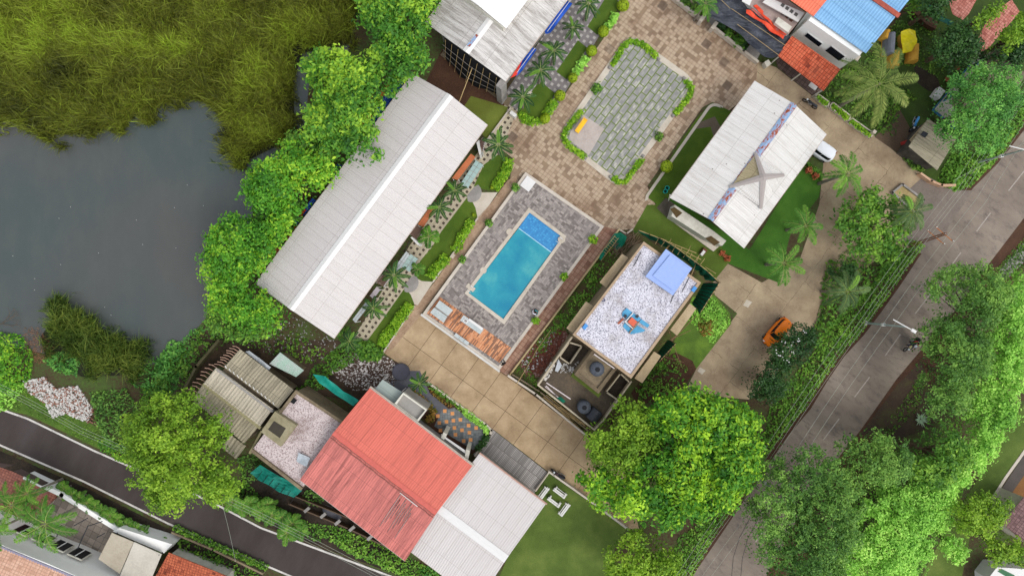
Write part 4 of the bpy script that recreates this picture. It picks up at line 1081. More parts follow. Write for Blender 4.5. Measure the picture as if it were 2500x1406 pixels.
# ---------------------------------------------------------------- hedges and topiary
g = 'low hedges of the hall gardens'
hedge('short bright hedge beside the topmost hall garden palm', band([(1243, 386), (1238, 412), (1222, 437), (1207, 460)], 24), .8, group=g)
hedge('long bright hedge along the middle hall lawn, upper part', band([(1152, 538), (1140, 560), (1126, 577), (1118, 600), (1106, 612)], 21), .8, group=g)
hedge('long bright hedge along the middle hall lawn, lower part', band([(1090, 624), (1078, 642), (1062, 655), (1050, 678)], 25), .8, group=g)
hedge('long thick bright hedge along the lowest hall lawn', band([(1000, 742), (985, 765), (968, 785), (955, 808), (940, 822), (932, 845)], 26), .8, group=g)
hedge('untidy hedge at the foot of the lowest hall lawn', [(850, 830), (900, 835), (935, 860), (925, 880), (880, 880)], .9, F_MID, leaf=.2, dens=150)
g = 'shrub rows between the clipped balls'
hedge('leafy shrub row between the two topmost clipped balls', band([(1505, 30), (1495, 50), (1482, 66)], 16), .7, F_VINE, .2, 140, group=g)
hedge('leafy shrub row between the third and fourth clipped balls', band([(1432, 138), (1420, 155), (1405, 178)], 17), .7, F_VINE, .2, 140, group=g)
hedge('leafy shrub row between the two balls nearest the white box', band([(1357, 245), (1345, 262), (1333, 280)], 20), .8, F_HEDGE, group=g)
hedge('curved green hedge at the lower end of the garden, by the white box', [(1262, 275), (1275, 272), (1295, 285), (1322, 290), (1330, 300), (1300, 307), (1275, 298)], .8, F_HEDGE)
for x, y, r, l in ((1521, 14, 15, 'large clipped yellow-green ball at the top of the path, first of the row'), (1473, 78, 13.5, 'clipped yellow-green ball, second of the row from the top'), (1444, 125, 13.5, 'clipped yellow-green ball, third of the row from the top'), (1398, 191, 12, 'clipped yellow-green ball, fourth of the row from the top'), (1367, 234, 13.5, 'clipped yellow-green ball, fifth of the row from the top'), (1331, 290, 12.5, 'clipped yellow-green ball at the lower end of the row'), (1627, 407, 15, 'lone clipped ball beside the white hall with the blue ridge'), (1157, 525, 5, 'tiny clipped ball on the middle hall lawn'), (1202, 458, 5, 'tiny clipped ball at the tip of the topmost hall lawn')):
    topiary(l, x, y, r)

# ---------------------------------------------------------------- buildings
def gable(t, a, b, c, d, e, f, ze, zr, rm, wm, inset=.7, pitch=.35, cap=None, capw=.5, ze2=None, rm2=None):
    """a-b one eave, d-c the other, e-f the ridge (pixels of the roof itself); walls and openings follow"""
    ze2 = ze2 or ze
    A_, B_ = P(*a, ze), P(*b, ze); D_, C_ = P(*d, ze2), P(*c, ze2); E_, F_ = P(*e, zr), P(*f, zr)
    MB().corr(A_, B_, F_, E_, pitch * .72, .02).build('roof_slope', rm, t); MB().corr(D_, C_, F_, E_, pitch * .72, .02).build('roof_slope', rm2 or rm, t)
    if cap:
        m = MB(); u = (F_ - E_).normalized(); s1 = (A_ - E_).normalized(); s2 = (D_ - E_).normalized(); up = Vector((0, 0, .07))
        m.add([E_ + s1 * capw + up, F_ + s1 * capw + up, F_ + up * 1.6, E_ + up * 1.6, F_ + s2 * capw + up, E_ + s2 * capw + up, E_ - up * .3, F_ - up * .3], [(0, 1, 2, 3), (3, 2, 4, 5), (0, 3, 6), (5, 6, 3), (1, 7, 2), (4, 2, 7)])
        m.build('ridge_cap', cap, t)
    ctr = (A_ + B_ + C_ + D_) / 4
    def ins(p):
        u = (B_ - A_); u.z = 0; u.normalize(); w = Vector((-u.y, u.x, 0)); r = p - ctr
        x, y = r.dot(u), r.dot(w); x -= math.copysign(inset, x); y -= math.copysign(inset, y)
        q = ctr + u * x + w * y; return Vector((q.x, q.y, 0))
    ring_ = [ins(p) for p in (A_, B_, C_, D_)]
    m = MB(); m.prism(ring_, 0, min(ze, ze2) - .15)
    for p, q_, rdg in ((ring_[0], ring_[3], ins(E_)), (ring_[1], ring_[2], ins(F_))):
        r_ = Vector(((p.x + q_.x) / 2, (p.y + q_.y) / 2, zr - .25)); z = min(ze, ze2) - .16
        m.add([(p.x, p.y, z), (q_.x, q_.y, z), r_], [(0, 1, 2), (2, 1, 0)])
    m.build('wall', wm, t)
    g_ = MB(); g_.tube([A_ - Vector((0, 0, .06)), B_ - Vector((0, 0, .06))], .07, 6); g_.build('gutter', plain('gutter', '#b8a89c'), t)
    g_ = MB(); g_.tube([D_ - Vector((0, 0, .06)), C_ - Vector((0, 0, .06))], .07, 6); g_.build('gutter', plain('gutter', '#b8a89c'), t)
    return ring_
def openings(t, p, q, z0, z1, n, w, name='window', mat=GLASS, frame=WHITE):
    """windows or doors standing proud of a wall line p-q"""
    p = Vector((p[0], p[1], 0)); q = Vector((q[0], q[1], 0)); d = q - p; a = math.atan2(d.y, d.x)
    for i in range(n):
        c = p.lerp(q, (i + .5) / n)
        o = MB().box(c, a, w + .14, .08, z0 - .07, z1 + .07).build(name, frame, t)
        MB().box(c, a, w, .12, z0, z1).build('pane', mat, o)
HW = mottled('beige_render', ('#a89c84', '#c2b69e', '#cfc4ae'), .6, 4)
t = thing('long_hall', 'long pale corrugated hall with a white ridge, between the pond trees and the pool', 'hall', P(905, 510))
rg = gable(t, (815, 826), (1190, 305), (1007, 180), (623, 692), (709, 755), (1099, 232), 4.6, 5.9, TIN, HW, .9, .36, WHITE, .42)
openings(t, rg[0], rg[1], 1.0, 2.6, 9, 1.5)
openings(t, rg[0], rg[1].lerp(rg[0], .02), .05, .06, 1, .5, 'step', CONCG)
m = MB()
# roofed north hall
t = thing('north_hall', 'stained white corrugated hall at the top edge with a raised bright roof lantern', 'hall', P(1240, 20))
rg = gable(t, (1234, 199), (1450, -87), (1254, -231), (1038, 55), (1137, 128), (1353, -158), 6.2, 7.4, TIN2, CONCG, .9, .33, WHITE, .4)
gable_l = ((1236, 70), (1400, -148), (1250, -260), (1085, -45), (1168, 14), (1330, -205))
a, b, c_, d_, e, f = gable_l
BR = roofmat('clean_white_sheet_roof', '#f0eeea', '#cfcac2', 1, .4, .03)
MB().corr(P(*a, 8.0), P(*b, 8.0), P(*f, 8.5), P(*e, 8.5), .5).build('lantern_roof', BR, t); MB().corr(P(*d_, 8.0), P(*c_, 8.0), P(*f, 8.5), P(*e, 8.5), .5).build('lantern_roof', BR, t)
MB().prism(PP([(1228, 68), (1392, -146), (1252, -250), (1092, -42)], 8), 6.4, 7.9).build('lantern_wall', WHITEW, t)
MB().prism(PP([(1163, 84), (1168, 88), (1147, 116), (1140, 111)], 7.5), 7.42, 7.56).build('rusty_patch', mk_broken_ridge(), t)
MB().box(P(1224, 212, 5), A, .9, .7, 0, 6).build('corner_column', CONCG, t)
# black shade screen with bamboo on its south-west side
t = thing('shade_screen', 'black shade cloth screen on bamboo poles under the stained north hall roof', 'screen', P(1150, 160), V)
a0, b0 = P(1085, 92, 6.0), P(1225, 196, 6.0); a1, b1 = P(1086, 138, 0), P(1222, 230, 0)
m = MB(); n = 16; vs = []
for i in range(n + 1):
    for j in range(9):
        u, w_ = i / n, j / 8; p = a0.lerp(b0, u).lerp(a1.lerp(b1, u), w_); sag = math.sin(u * math.pi) * w_ * .9 + .1 * math.sin(u * 22) * w_
        vs.append(p + Vector((-.6, -.8, 0)) * sag)
m.add(vs, [(i * 9 + j, (i + 1) * 9 + j, (i + 1) * 9 + j + 1, i * 9 + j + 1) for i in range(n) for j in range(8)]); m.build('cloth', plain('black_shade_cloth', '#16171a', 1, .9, .3), t)
off = Vector((-.6, -.8, 0)); WHPOLE = plain('greyish_pole', '#8c8680')
for w_ in (.25, .5, .75):
    m = MB(); m.tube([a0.lerp(a1, w_) + off * .3, a0.lerp(b0, .5).lerp(a1.lerp(b1, .5), w_) + off * (w_ * .9 + .25), b0.lerp(b1, w_) + off * .3], .022, 5); m.build('rail', WHPOLE, t)
for i in range(9):
    u = (i + .3) / 9; m = MB(); sg = math.sin(u * math.pi) * .9; m.tube([a0.lerp(b0, u) + off * .15, a1.lerp(b1, u) + off * (sg + .2)], .028, 5); m.build('pole', BAMBOO, t)
for i, (x, y) in enumerate(((1092, 133), (1110, 149), (1124, 159), (1157, 184), (1185, 207), (1218, 231))):
    c = P(x, y, .1); t = MB().ball(c + Vector((0, 0, .12)), .28, 8, (1.1, .8, .6)).build('sandbag', WHITEW)
    tag(t, 'white sandbag at the foot of the black screen, ' + ('first', 'second', 'third', 'fourth', 'fifth', 'sixth')[i] + ' from the trees', 'sandbag', 'sandbags along the black screen')
m = MB().tube([P(1156, 158, 4), P(1121, 250, 3)], .05, 5); tag(m.build('guy_rope', BAMBOO), 'long tan guy rope from the black screen down to the long hall', 'rope')
def tarp(name, label, px, z, mat, cat='tarpaulin', group=None, th=.03, wave=.1, dz=None):
    out = PP(px, z); w = [tuple(p[:2]) for p in out]
    lo = np.min(w, 0); hi = np.max(w, 0); st = .35
    base = MB().poly(out)
    import bmesh
    me = bpy.data.meshes.new('tmp'); me.from_pydata([tuple(v) for v in base.v], [], base.f); bm = bmesh.new(); bm.from_mesh(me)
    bmesh.ops.subdivide_edges(bm, edges=bm.edges, cuts=5, use_grid_fill=True); bmesh.ops.triangulate(bm, faces=bm.faces)
    c = sum(out, Vector()) / len(out)
    for v in bm.verts:
        x, y = v.co.x, v.co.y; v.co.z += wave * (math.sin(x * 2.3 + y) + math.sin(y * 3.1 - x * 1.3) + .5 * math.sin(x * 6 + y * 5))
        if dz: v.co.z += dz * ((v.co - c).dot(Vector((.8, -.6, 0))))
    bm.normal_update()
    bm.to_mesh(me); bm.free(); m = MB(); m.v = [v.co.copy() for v in me.vertices]; m.f = [tuple(p.vertices) for p in me.polygons]
    n0 = len(m.v); bpy.data.meshes.remove(me)
    o = m.build(name, mat); o.modifiers.new('thickness', 'SOLIDIFY').thickness = th
    return tag(o, label, cat, group)
tarp('awning', 'blue awning along the north hall, upper one', [(1386, 2), (1397, 10), (1344, 80), (1332, 84), (1330, 76)], 4.5, BLUET, 'awning', 'awnings along the north hall')
tarp('awning', 'blue awning along the north hall with a red end, lower one', [(1300, 116), (1310, 120), (1276, 172), (1260, 186), (1262, 166)], 4.5, BLUET, 'awning', 'awnings along the north hall')
tarp('red_tarpaulin', 'red tarpaulin strip between the north hall roof and the lower blue awning', [(1276, 146), (1262, 182), (1246, 191)], 4.65, REDT)
m = MB().tube([P(1392, 2, 4.85), P(1336, 78, 4.85)], .03, 5); tag(m.build('awning_rope', WHITE), 'white rope along the upper blue awning', 'rope', 'ropes on the blue awnings')
m = MB().tube([P(1306, 118, 4.85), P(1262, 178, 4.85)], .03, 5); tag(m.build('awning_rope', WHITE), 'white rope along the lower blue awning', 'rope', 'ropes on the blue awnings')
g = 'tarpaulins along the pond side of the long hall'
tarp('blue_tarpaulin', 'large blue tarpaulin between the long hall roof and the trees, near its top corner', [(975, 198), (988, 203), (900, 322), (892, 305), (935, 240)], 2.5, BLUET, group=g)
tarp('blue_tarpaulin', 'small blue tarpaulin glimpsed below the overhanging tree', [(826, 400), (838, 405), (808, 440), (800, 425)], 2.5, BLUET, group=g)
tarp('blue_tarpaulin', 'blue and orange tarpaulin halfway down the long hall', [(762, 484), (772, 490), (722, 552), (716, 540), (740, 515)], 2.5, BLUET, group=g)
tarp('orange_net', 'crumpled orange netting beside the large blue tarpaulin', [(948, 198), (955, 206), (920, 262), (915, 250)], 2.7, ORANGET, group=g)
tarp('orange_net', 'crumpled orange netting hanging from a branch beside the roof', [(908, 270), (916, 276), (890, 312), (878, 305)], 2.6, ORANGET, group=g)
tarp('orange_tarpaulin', 'orange tarpaulin scrap halfway down the long hall', [(735, 508), (748, 512), (738, 528), (727, 528)], 2.7, ORANGET, group=g)
tarp('orange_tarpaulin', 'orange tarpaulin sheet below the blue scrap of the long hall', [(722, 550), (728, 556), (700, 590), (690, 585)], 2.5, ORANGET, group=g)
t = thing('tiled_lean_to', 'small orange tiled lean-to at the lower pond side of the long hall', 'lean-to', P(668, 615))
MB().corr(P(648, 630, 2.4), P(673, 597, 2.4), P(690, 608, 2.8), P(664, 642, 2.8), .3).build('roof', TILE, t)
MB().prism(PP([(656, 628), (674, 604), (686, 612), (668, 636)], 2.3), 0, 2.3).build('wall', HW, t)

# verandas along the hall
GL = plain('teal_glass_canopy', '#8ea6a0', 1, .2, .08)
def canopy(label, quad, z0, z1, mat, cat='canopy', posts=True, grid=0, group='veranda canopies of the long hall'):
    a, b, c_, d_ = quad; t = thing('canopy', label, cat, P(*a), A, group)
    A_, B_, C_, D_ = P(*a, z0), P(*b, z0), P(*c_, z1), P(*d_, z1)
    m = MB(); up = Vector((0, 0, .08)); m.add([A_, B_, C_, D_, A_ + up, B_ + up, C_ + up, D_ + up], [(4, 5, 6, 7), (3, 2, 1, 0), (0, 1, 5, 4), (1, 2, 6, 5), (2, 3, 7, 6), (3, 0, 4, 7)]); m.build('roof_panel', mat, t)
    if grid:
        m = MB()
        for i in range(1, grid): m.tube([A_.lerp(B_, i / grid) + up * 1.2, D_.lerp(C_, i / grid) + up * 1.2], .02, 4)
        m.tube([A_.lerp(D_, .5) + up * 1.2, B_.lerp(C_, .5) + up * 1.2], .02, 4); m.build('glazing_bars', CONCG, t)
    for p in (A_, B_, C_, D_):
        q = p.lerp((A_ + C_) / 2, .06); MB().tube([(q.x, q.y, 0), q], .05, 6).build('post', WHITE, t)
    return t
CORAL = plain('orange_brown_tiles', '#a85f38', 1, .6, .2, 2)
canopy('orange brown sloping veranda roof beside the topmost palm of the long hall', ((1103, 436), (1150, 376), (1161, 384), (1118, 440)), 2.6, 2.2, CORAL)
canopy('pale teal glass canopy beside the orange brown veranda roof', ((1124, 450), (1162, 392), (1180, 403), (1142, 460)), 1.2, 1.0, GL, grid=5)
canopy('orange brown veranda roof mostly hidden by palms beside the middle lawn', ((1020, 548), (1054, 500), (1063, 508), (1034, 555)), 2.6, 2.2, CORAL)
canopy('grey glass canopy under a white frame halfway down the long hall', ((961, 656), (992, 614), (1000, 622), (972, 664)), 2.6, 2.4, plain('grey_glass', '#8f9696', 1, .25), grid=2)
canopy('pale teal glass canopy beside the middle checkered patio', ((981, 652), (1002, 620), (1020, 632), (1000, 664)), 1.3, 1.1, GL, grid=3)
canopy('lilac grey canopy slab beside the lower checkered patio', ((903, 722), (920, 700), (929, 707), (912, 730)), 2.4, 2.4, plain('lilac_slab', '#b5abae', 1, .6))
canopy('long grey glass canopy at the lower end of the long hall', ((861, 780), (893, 738), (902, 745), (868, 788)), 2.5, 2.3, plain('grey_glass', '#8f9696', 1, .25), grid=2)
def pergola(label, quad, z, n):
    a, b, c_, d_ = quad; t = thing('pergola', label, 'pergola', P(*a), A, 'louvred pergolas of the long hall')
    A_, B_, C_, D_ = PP(quad, z); LB = plain('brown_louvre', '#6a5248', 1, .6)
    for i in range(n):
        u = (i + .5) / n; p, q = A_.lerp(B_, u), D_.lerp(C_, u); d = q - p
        MB().box((p + q) / 2, math.atan2(d.y, d.x), d.length, .12, z, z + .1).build('louvre', LB, t)
    for p, q in ((A_, B_), (D_, C_)):
        m = MB().wall([p, q], .1, z - .12, z); m.build('beam', WHITE, t)
    for p in (A_, B_, C_, D_): MB().tube([(p.x, p.y, 0), p], .06, 6).build('post', WHITE, t)
pergola('brown louvred pergola in a white frame between the middle palms', ((1001, 572), (1018, 549), (1035, 563), (1018, 586)), 2.5, 9)
pergola('brown louvred pergola behind the palm above the lowest lawn', ((918, 690), (945, 657), (958, 668), (936, 700)), 2.5, 11)
pergola('brown louvred pergola at the top corner of the long hall', ((1170, 350), (1178, 338), (1184, 342), (1178, 372)), 2.4, 6)
for q, l in ((((1163, 348), (1170, 342), (1175, 374), (1170, 377)), 'white entrance wall beside the pergola at the top corner of the long hall'), (((1002, 580), (1006, 578), (1024, 594), (1020, 599)), 'white entrance wall beside the middle checkered patio')):
    tag(MB().prism(PP(q, 2.6), 0, 2.6).build('entrance_wall', WHITE), l, 'wall', 'white entrance walls of the long hall')
for a, b, l in (((1160, 372), (1168, 358), 'topmost'), ((990, 615), (1004, 590), 'middle')):
    t = thing('railing', 'dark slatted railing by the ' + l + ' white entrance wall of the long hall', 'railing', P(*a))
    A_, B_ = P(*a), P(*b); MB().tube([A_ + Vector((0, 0, 1)), B_ + Vector((0, 0, 1))], .03, 5).build('handrail', BLACK, t); m = MB()
    for i in range(8): p = A_.lerp(B_, i / 7); m.tube([p, p + Vector((0, 0, 1))], .015, 4)
    m.build('balusters', BLACK, t)
tag(MB().box(P(1253, 281, .5), R(143), .75, .38, 0, 1.0).build('electrical_box', WHITE), 'white electrical box standing at the garden corner near the long hall', 'cabinet')
c = P(1293, 234); tag(MB().lathe(c, [(.12, 0), (.1, .5), (.28, .6), (.3, .68), (.2, .66)], 14).build('bird_bath', CONC), 'small pale stone basin among the garden palms', 'basin')
for pts, l in (([(1246, 266), (1190, 342)], 'pale low wall from the white box down to the long hall'), ([(1012, 748), (935, 862)], 'grey kerb wall along the lowest hall lawn'), ([(1166, 534), (1058, 688)], 'grey kerb wall along the middle hall lawn')):
    tag(MB().wall(PP(pts), .14, 0, .3).build('low_wall', CONC), l, 'wall', 'low garden kerb walls')

# carport hall
t = thing('blue_ridge_hall', 'white corrugated hall with a flaking blue ridge and a small pyramid roof', 'hall', P(1825, 405))
rg = gable(t, (1816, 606), (2018, 328), (1843, 198), (1635, 483), (1735, 537), (1939, 254), 4.2, 5.2, TIN3, WHITEW, 1.6, .33, mk_broken_ridge(), .38)
ap = P(1863.5, 433, 6.6); cn = [P(1845, 376, 5.28), P(1785, 455, 5.28), P(1858, 506, 4.75), P(1912, 428, 4.75)]
YT = roofmat('yellowed_sheet_roof', '#b5a684', '#75683f', 1, .9, .1)
for i in range(4):
    a, b = cn[i], cn[(i + 1) % 4]; m = MB(); n = 14
    nn = (b - a).cross(ap - a).normalized(); nn = nn if nn.z > 0 else -nn
    vs = [ap]; 
    for k_ in range(n * 2 + 1): vs.append(a.lerp(b, k_ / (n * 2)) + nn * (.04 * (k_ % 2)))
    m.add(vs, [(0, k_, k_ + 1) for k_ in range(1, n * 2 + 1)]); m.build('pyramid_slope', YT if i == 0 else TIN3, t)
    m = MB(); w_ = (ap - a).cross(Vector((0, 0, 1))).normalized() * .33; u = Vector((0, 0, .09)); e_ = a.lerp(ap, -.06)
    m.add([e_ - w_ * .5 + u * .3, e_ + w_ * .5 + u * .3, ap + w_ + u * .4, ap - w_ + u * .4, e_ + u, ap + u * 1.6], [(0, 4, 5, 3), (4, 1, 2, 5), (0, 1, 4)]); m.build('hip_cap', plain('greyish_hip_cap', '#a89e98', .9, .7, .05), t)
MB().prism(PP([(1640, 510), (1653, 512), (1748, 590), (1760, 598), (1742, 614), (1648, 545)], .25), 0, .25).build('porch_floor', CONC, t)
MB().prism(PP([(1648, 500), (1740, 562), (1774, 588), (1764, 600), (1722, 580), (1640, 528)], 2.3), 0, 2.2).build('porch_room', WHITEW, t)
for q in (((1636, 510), (1647, 506), (1666, 520), (1652, 532)), ((1722, 582), (1736, 576), (1758, 592), (1744, 600))):
    MB().prism(PP(q, 2.28), 2.2, 2.28).build('roof_opening', mottled('leaf_litter', ('#3c3022', '#6a5634'), 2, 9), t)
MB().tube([P(1636, 476, 4.1), P(1632, 490, .2)], .06, 6).build('post', WHITE, t)
tag(MB().prism(PP([(1603, 508), (1625, 483), (1652, 503), (1632, 535)]), 0, .06).build('gravel_bed', mottled('grey_gravel', ('#4a443a', '#655c50'), 2, 9)), kind='structure')
g = 'turquoise bins beside the blue ridge hall'
for x, y, l in ((1626, 461, 'upper turquoise open bin on the lawn beside the blue ridge hall'), (1622, 469, 'lower turquoise open bin on the lawn beside the blue ridge hall')):
    c = P(x, y); t = thing('bin', l, 'bin', (c.x, c.y, 0), 0, g); TQ = plain('turquoise_plastic', '#1fa394', 1, .4)
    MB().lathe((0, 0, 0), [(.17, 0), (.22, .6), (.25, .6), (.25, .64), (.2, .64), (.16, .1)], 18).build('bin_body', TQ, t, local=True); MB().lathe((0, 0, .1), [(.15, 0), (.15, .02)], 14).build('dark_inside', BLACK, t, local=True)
g = 'coppery potted shrubs by the construction site'
shrub('shrub', 'coppery orange shrub nearest the porch of the blue ridge hall', 1764, 618, .32, .6, F_RUST, .14, group=g)
shrub('shrub', 'coppery orange shrub at the corner of the concrete drive', 1776, 631, .36, .6, F_RUST, .14, group=g)
shrub('shrub', 'coppery shrub under the eave of the blue ridge hall near the white car', 1975, 415, .4, .7, F_RUST, .14)
shrub('shrub', 'coppery shrub at the end of the drive planter near the white car', 1992, 428, .4, .7, F_RUST, .14)
hedge('ragged green hedge between the white car and the spreading palm', [(1965, 400), (1975, 395), (2015, 425), (2008, 440), (1985, 425)], .6, F_MID, .16, 150)
tag(MB().box(P(1716, 615), A, .8, .5, 0, .35).build('crate', plain('brown_crate', '#6a4030')), 'brown crate on the worn lawn beyond the scaffold', 'crate')
tag(MB().box(P(1714, 618, .1), A, .6, .3, 0, .5).build('white_chair', WHITE), 'white plastic seat beside the brown crate on the worn lawn', 'chair')
# ---------------------------------------------------------------- construction house
t = thing('construction_house', 'unfinished concrete house whose flat roof is covered in white tile chips, with a lavender slab', 'house', P(1555, 745))
ZR = 6.5
top = [(1572, 590), (1712, 690), (1541, 924), (1398, 817)]
MB().prism(PP(top, ZR), 0, ZR).build('wall', CONCD, t)
ring(top, [(1572, 598), (1703, 691), (1540, 914), (1406, 816)], ZR, ZR + .14, mottled('tan_parapet', ('#8a745c', '#a68f74', '#b49e84'), .8, 5), 'parapet', t)
m = MB().poly(PP([(1572, 598), (1703, 691), (1540, 914), (1406, 816)], ZR))
for v in m.v: v.z = ZR + .02
m.build('chip_roof', CHIP, t)
def slab(name, px, z0, z1, mat, par):
    return MB().prism(PP(px, z1), z0, z1).build(name, mat, par)
slab('lavender_slab', [(1626, 608), (1690, 655), (1643, 721), (1576, 675)], ZR + .5, ZR + .75, BLUEP, t)
slab('lavender_upstand', [(1636, 622), (1682, 656), (1642, 708), (1594, 673)], ZR + .75, ZR + .87, BLUEP, t)
slab('stair_head', [(1630, 620), (1680, 655), (1640, 705), (1590, 672)], ZR + .0, ZR + .5, CONC, t)
SHD = mottled('tan_concrete_ledge', ('#8e7a5c', '#ac9878', '#c0ad8e'), .5, 5)
for q in ([(1519, 620), (1534, 629), (1480, 702), (1464, 689)], [(1431, 736), (1448, 747), (1400, 814), (1383, 801)], [(1684, 741), (1700, 753), (1653, 819), (1636, 805)], [(1597, 858), (1614, 869), (1568, 935), (1549, 923)]):
    o = slab('sunshade', q, 5.2, 5.4, SHD, t)
ch = CONCD
# lower rear terrace
ZT = 3.3
par = [(1398, 817), (1365, 866), (1313, 941), (1451, 1051), (1472, 1028), (1541, 932), (1541, 924)]
MB().prism(PP(par, ZT), 0, ZT).build('rear_wing', CONCD, t)
m = MB().poly(PP([(1396, 822), (1316, 940), (1450, 1046), (1536, 930)], ZT))
for v in m.v: v.z = ZT + .01
m.build('rear_terrace', mottled('stained_terrace', ('#3e3830', '#5c5143', '#72644f'), .35, 4), t)
PW = mottled('parapet_top', ('#8a7c66', '#b3a68e', '#c8bca6'), .8, 5)
for i, (a, b) in enumerate(zip([(1396, 824), (1314, 940), (1451, 1049), (1472, 1027)], [(1314, 940), (1451, 1049), (1471, 1027), (1541, 932)])):
    MB().wall(PP([a, b], ZT + .9), .16, ZT, ZT + .9 + .003 * i).build('parapet_wall', PW, t)
for q, nm_ in (([(1421, 845), (1391, 889), (1366, 871), (1390, 836)], 'shaft_wall'), ([(1515, 912), (1480, 957), (1508, 976), (1538, 934)], 'shaft_wall')):
    MB().wall([*PP(q, ZT + .8), P(*q[0], ZT + .8)], .14, ZT, ZT + .8).build(nm_, PW, t)
    m = MB().poly(PP(q, ZT + .05))
    for v in m.v: v.z = ZT + .05
    m.build('shaft_floor', SOILD, t)
# raised tank platform
pf = [(1453, 846), (1513, 891), (1461, 961), (1402, 914)]
MB().prism(PP(pf, 5.6), ZT, 5.6).build('tank_platform', CONCD, t)
ring(pf, [(1452, 859), (1500, 895), (1459, 948), (1414, 911)], 5.6, 5.85, mottled('mossy_rim', ('#4a4030', '#6a5c48', '#7a6c54'), .8, 5), 'platform_rim', t)
m = MB().wall(PP([(1402, 917), (1460, 962)], 5.0), .5, 4.6, 5.0); m.build('mossy_ledge', mottled('moss', ('#3c4a18', '#566424'), 1, 5), t, rot=V)
def tank(label, x, y, z, r, h, group):
    c = P(x, y, z + h); t = thing('water_tank', label, 'water tank', (c.x, c.y, z), 0, group)
    TK = plain('charcoal_tank', '#474b52', 1, .5, .12)
    MB().lathe((0, 0, 0), [(r * .96, 0), (r, .08), (r, h * .3), (r * 1.03, h * .33), (r, h * .36), (r, h * .68), (r * 1.03, h * .7), (r, h * .74), (r * .98, h * .88), (r * .4, h)], 30).build('tank_body', TK, t, local=True, smooth=True)
    MB().lathe((0, 0, h * .98), [(r * .34, 0), (r * .34, .08), (r * .28, .1)], 20).build('lid', plain('black_lid', '#15161a', 1, .7), t, local=True)
    m = MB()
    for k_ in range(6): a = k_ * math.pi / 3; m.tube([(math.cos(a) * r * .38, math.sin(a) * r * .38, h + .005), (math.cos(a) * r * .96, math.sin(a) * r * .96, h * .885)], .022, 4)
    m.build('ribs', TK, t, local=True)
tank('charcoal water tank with a dark lid on the raised platform of the construction house', 1459, 902, 5.6, .72, 1.1, 'upright black water tanks')
tank('charcoal water tank on the rear terrace, overlapping the lying tank', 1427, 995, ZT, .7, 1.3, 'upright black water tanks')
t = thing('lying_tank', 'black cylindrical tank lying on its side at the corner of the rear terrace', 'water tank', P(1450, 1012, ZT))
a, b = P(1455, 1000, ZT + .7), P(1436, 1024, ZT + .7); dx = P(1450, 1012, ZT + .7) - (a + b) / 2
MB().tube([a + dx, a + dx + (b - a) * .04, b + dx - (b - a) * .04, b + dx], [.62, .7, .7, .62], 26).build('tank_body', BLACK, t, smooth=False)
g = 'white pipes on the rear terrace'
for q, l, w in (([(1334, 934), (1393, 974)], 'long white pipe lying across the rear terrace', .07), ([(1330, 943), (1372, 977)], 'pair-end white pipe by the terrace parapet, outer one', .05), ([(1333, 941), (1368, 976)], 'white pipe by the terrace parapet, inner one', .05), ([(1450, 864), (1500, 899)], 'white pipe along the rim of the tank platform', .07)):
    z = ZT + .1 if q[0][1] > 900 else 5.95
    tag(MB().tube([P(*q[0], z), P(*q[1], z)], w, 6).build('pipe', plain('pinkish_white_pipe', '#ddd2d0', 1, .5)), l, 'pipe', g)
tarp('green_cloth', 'crumpled green netting on the rear terrace beside the pipes', [(1355, 972), (1370, 968), (1381, 980), (1374, 984), (1362, 979)], ZT + .15, NET, wave=.04)
tarp('white_sheet', 'pale grey sheet lying on rubble beside the terrace shaft', [(1363, 876), (1372, 892), (1362, 908), (1355, 905)], ZT + .3, plain('grey_white_board', '#b8bcc0'), cat='sheet', wave=.03)
def debris(name, label, px, z, n, s0, s1, mats, kind='stuff', h=.12):
    q = sample([tuple(p[:2]) for p in PP(px, z)], n)
    m = MB()
    for x, y in q:
        a = rng.uniform(0, 3); l = rng.uniform(s0, s1)
        m.box((x, y), a, l, l * rng.uniform(.3, .8), z, z + h * rng.uniform(.4, 1))
    o = m.build(name, mats); return tag(o, label, 'debris', kind=kind)
BRK = plain('broken_brick', '#7c4a3a', 1, .9, .3); WCH = plain('white_rubble', '#c4bfb8', 1, .9, .15)
debris('brick_rubble', 'pile of broken red brick beside the construction house', [(1290, 855), (1365, 800), (1390, 850), (1330, 915), (1295, 905)], .02, 380, .1, .3, BRK)
debris('white_rubble', 'scattered white stones on the brick pile', [(1268, 880), (1320, 830), (1360, 800), (1330, 880), (1290, 910)], .03, 60, .08, .28, WCH)
debris('terrace_rubble', 'white rubble along the terrace parapet', [(1330, 905), (1345, 885), (1355, 890), (1335, 930), (1322, 928)], ZT + .02, 60, .08, .3, WCH)
debris('terrace_rubble', 'white rubble below the shaft', [(1355, 880), (1400, 895), (1420, 870), (1425, 850), (1400, 910), (1370, 910)], ZT + .02, 70, .06, .24, WCH)
debris('yard_rubble', 'white scraps over the ground by the corrugated sheds', [(820, 900), (870, 860), (940, 880), (1000, 905), (940, 960), (850, 950)], .02, 700, .05, .18, WCH, h=.05)
debris('yard_rubble', 'brown clods among the white scraps', [(820, 900), (870, 860), (940, 880), (1000, 905), (940, 960), (850, 950)], .02, 400, .08, .25, plain('clod', '#4c3a2e'), h=.08)
debris('rubbish', 'scattered litter below the long hall', [(560, 830), (640, 800), (720, 770), (830, 840), (800, 880), (700, 880)], .02, 260, .05, .18, plain('grey_litter', '#8f8c88', 1, .9, .4), h=.05)
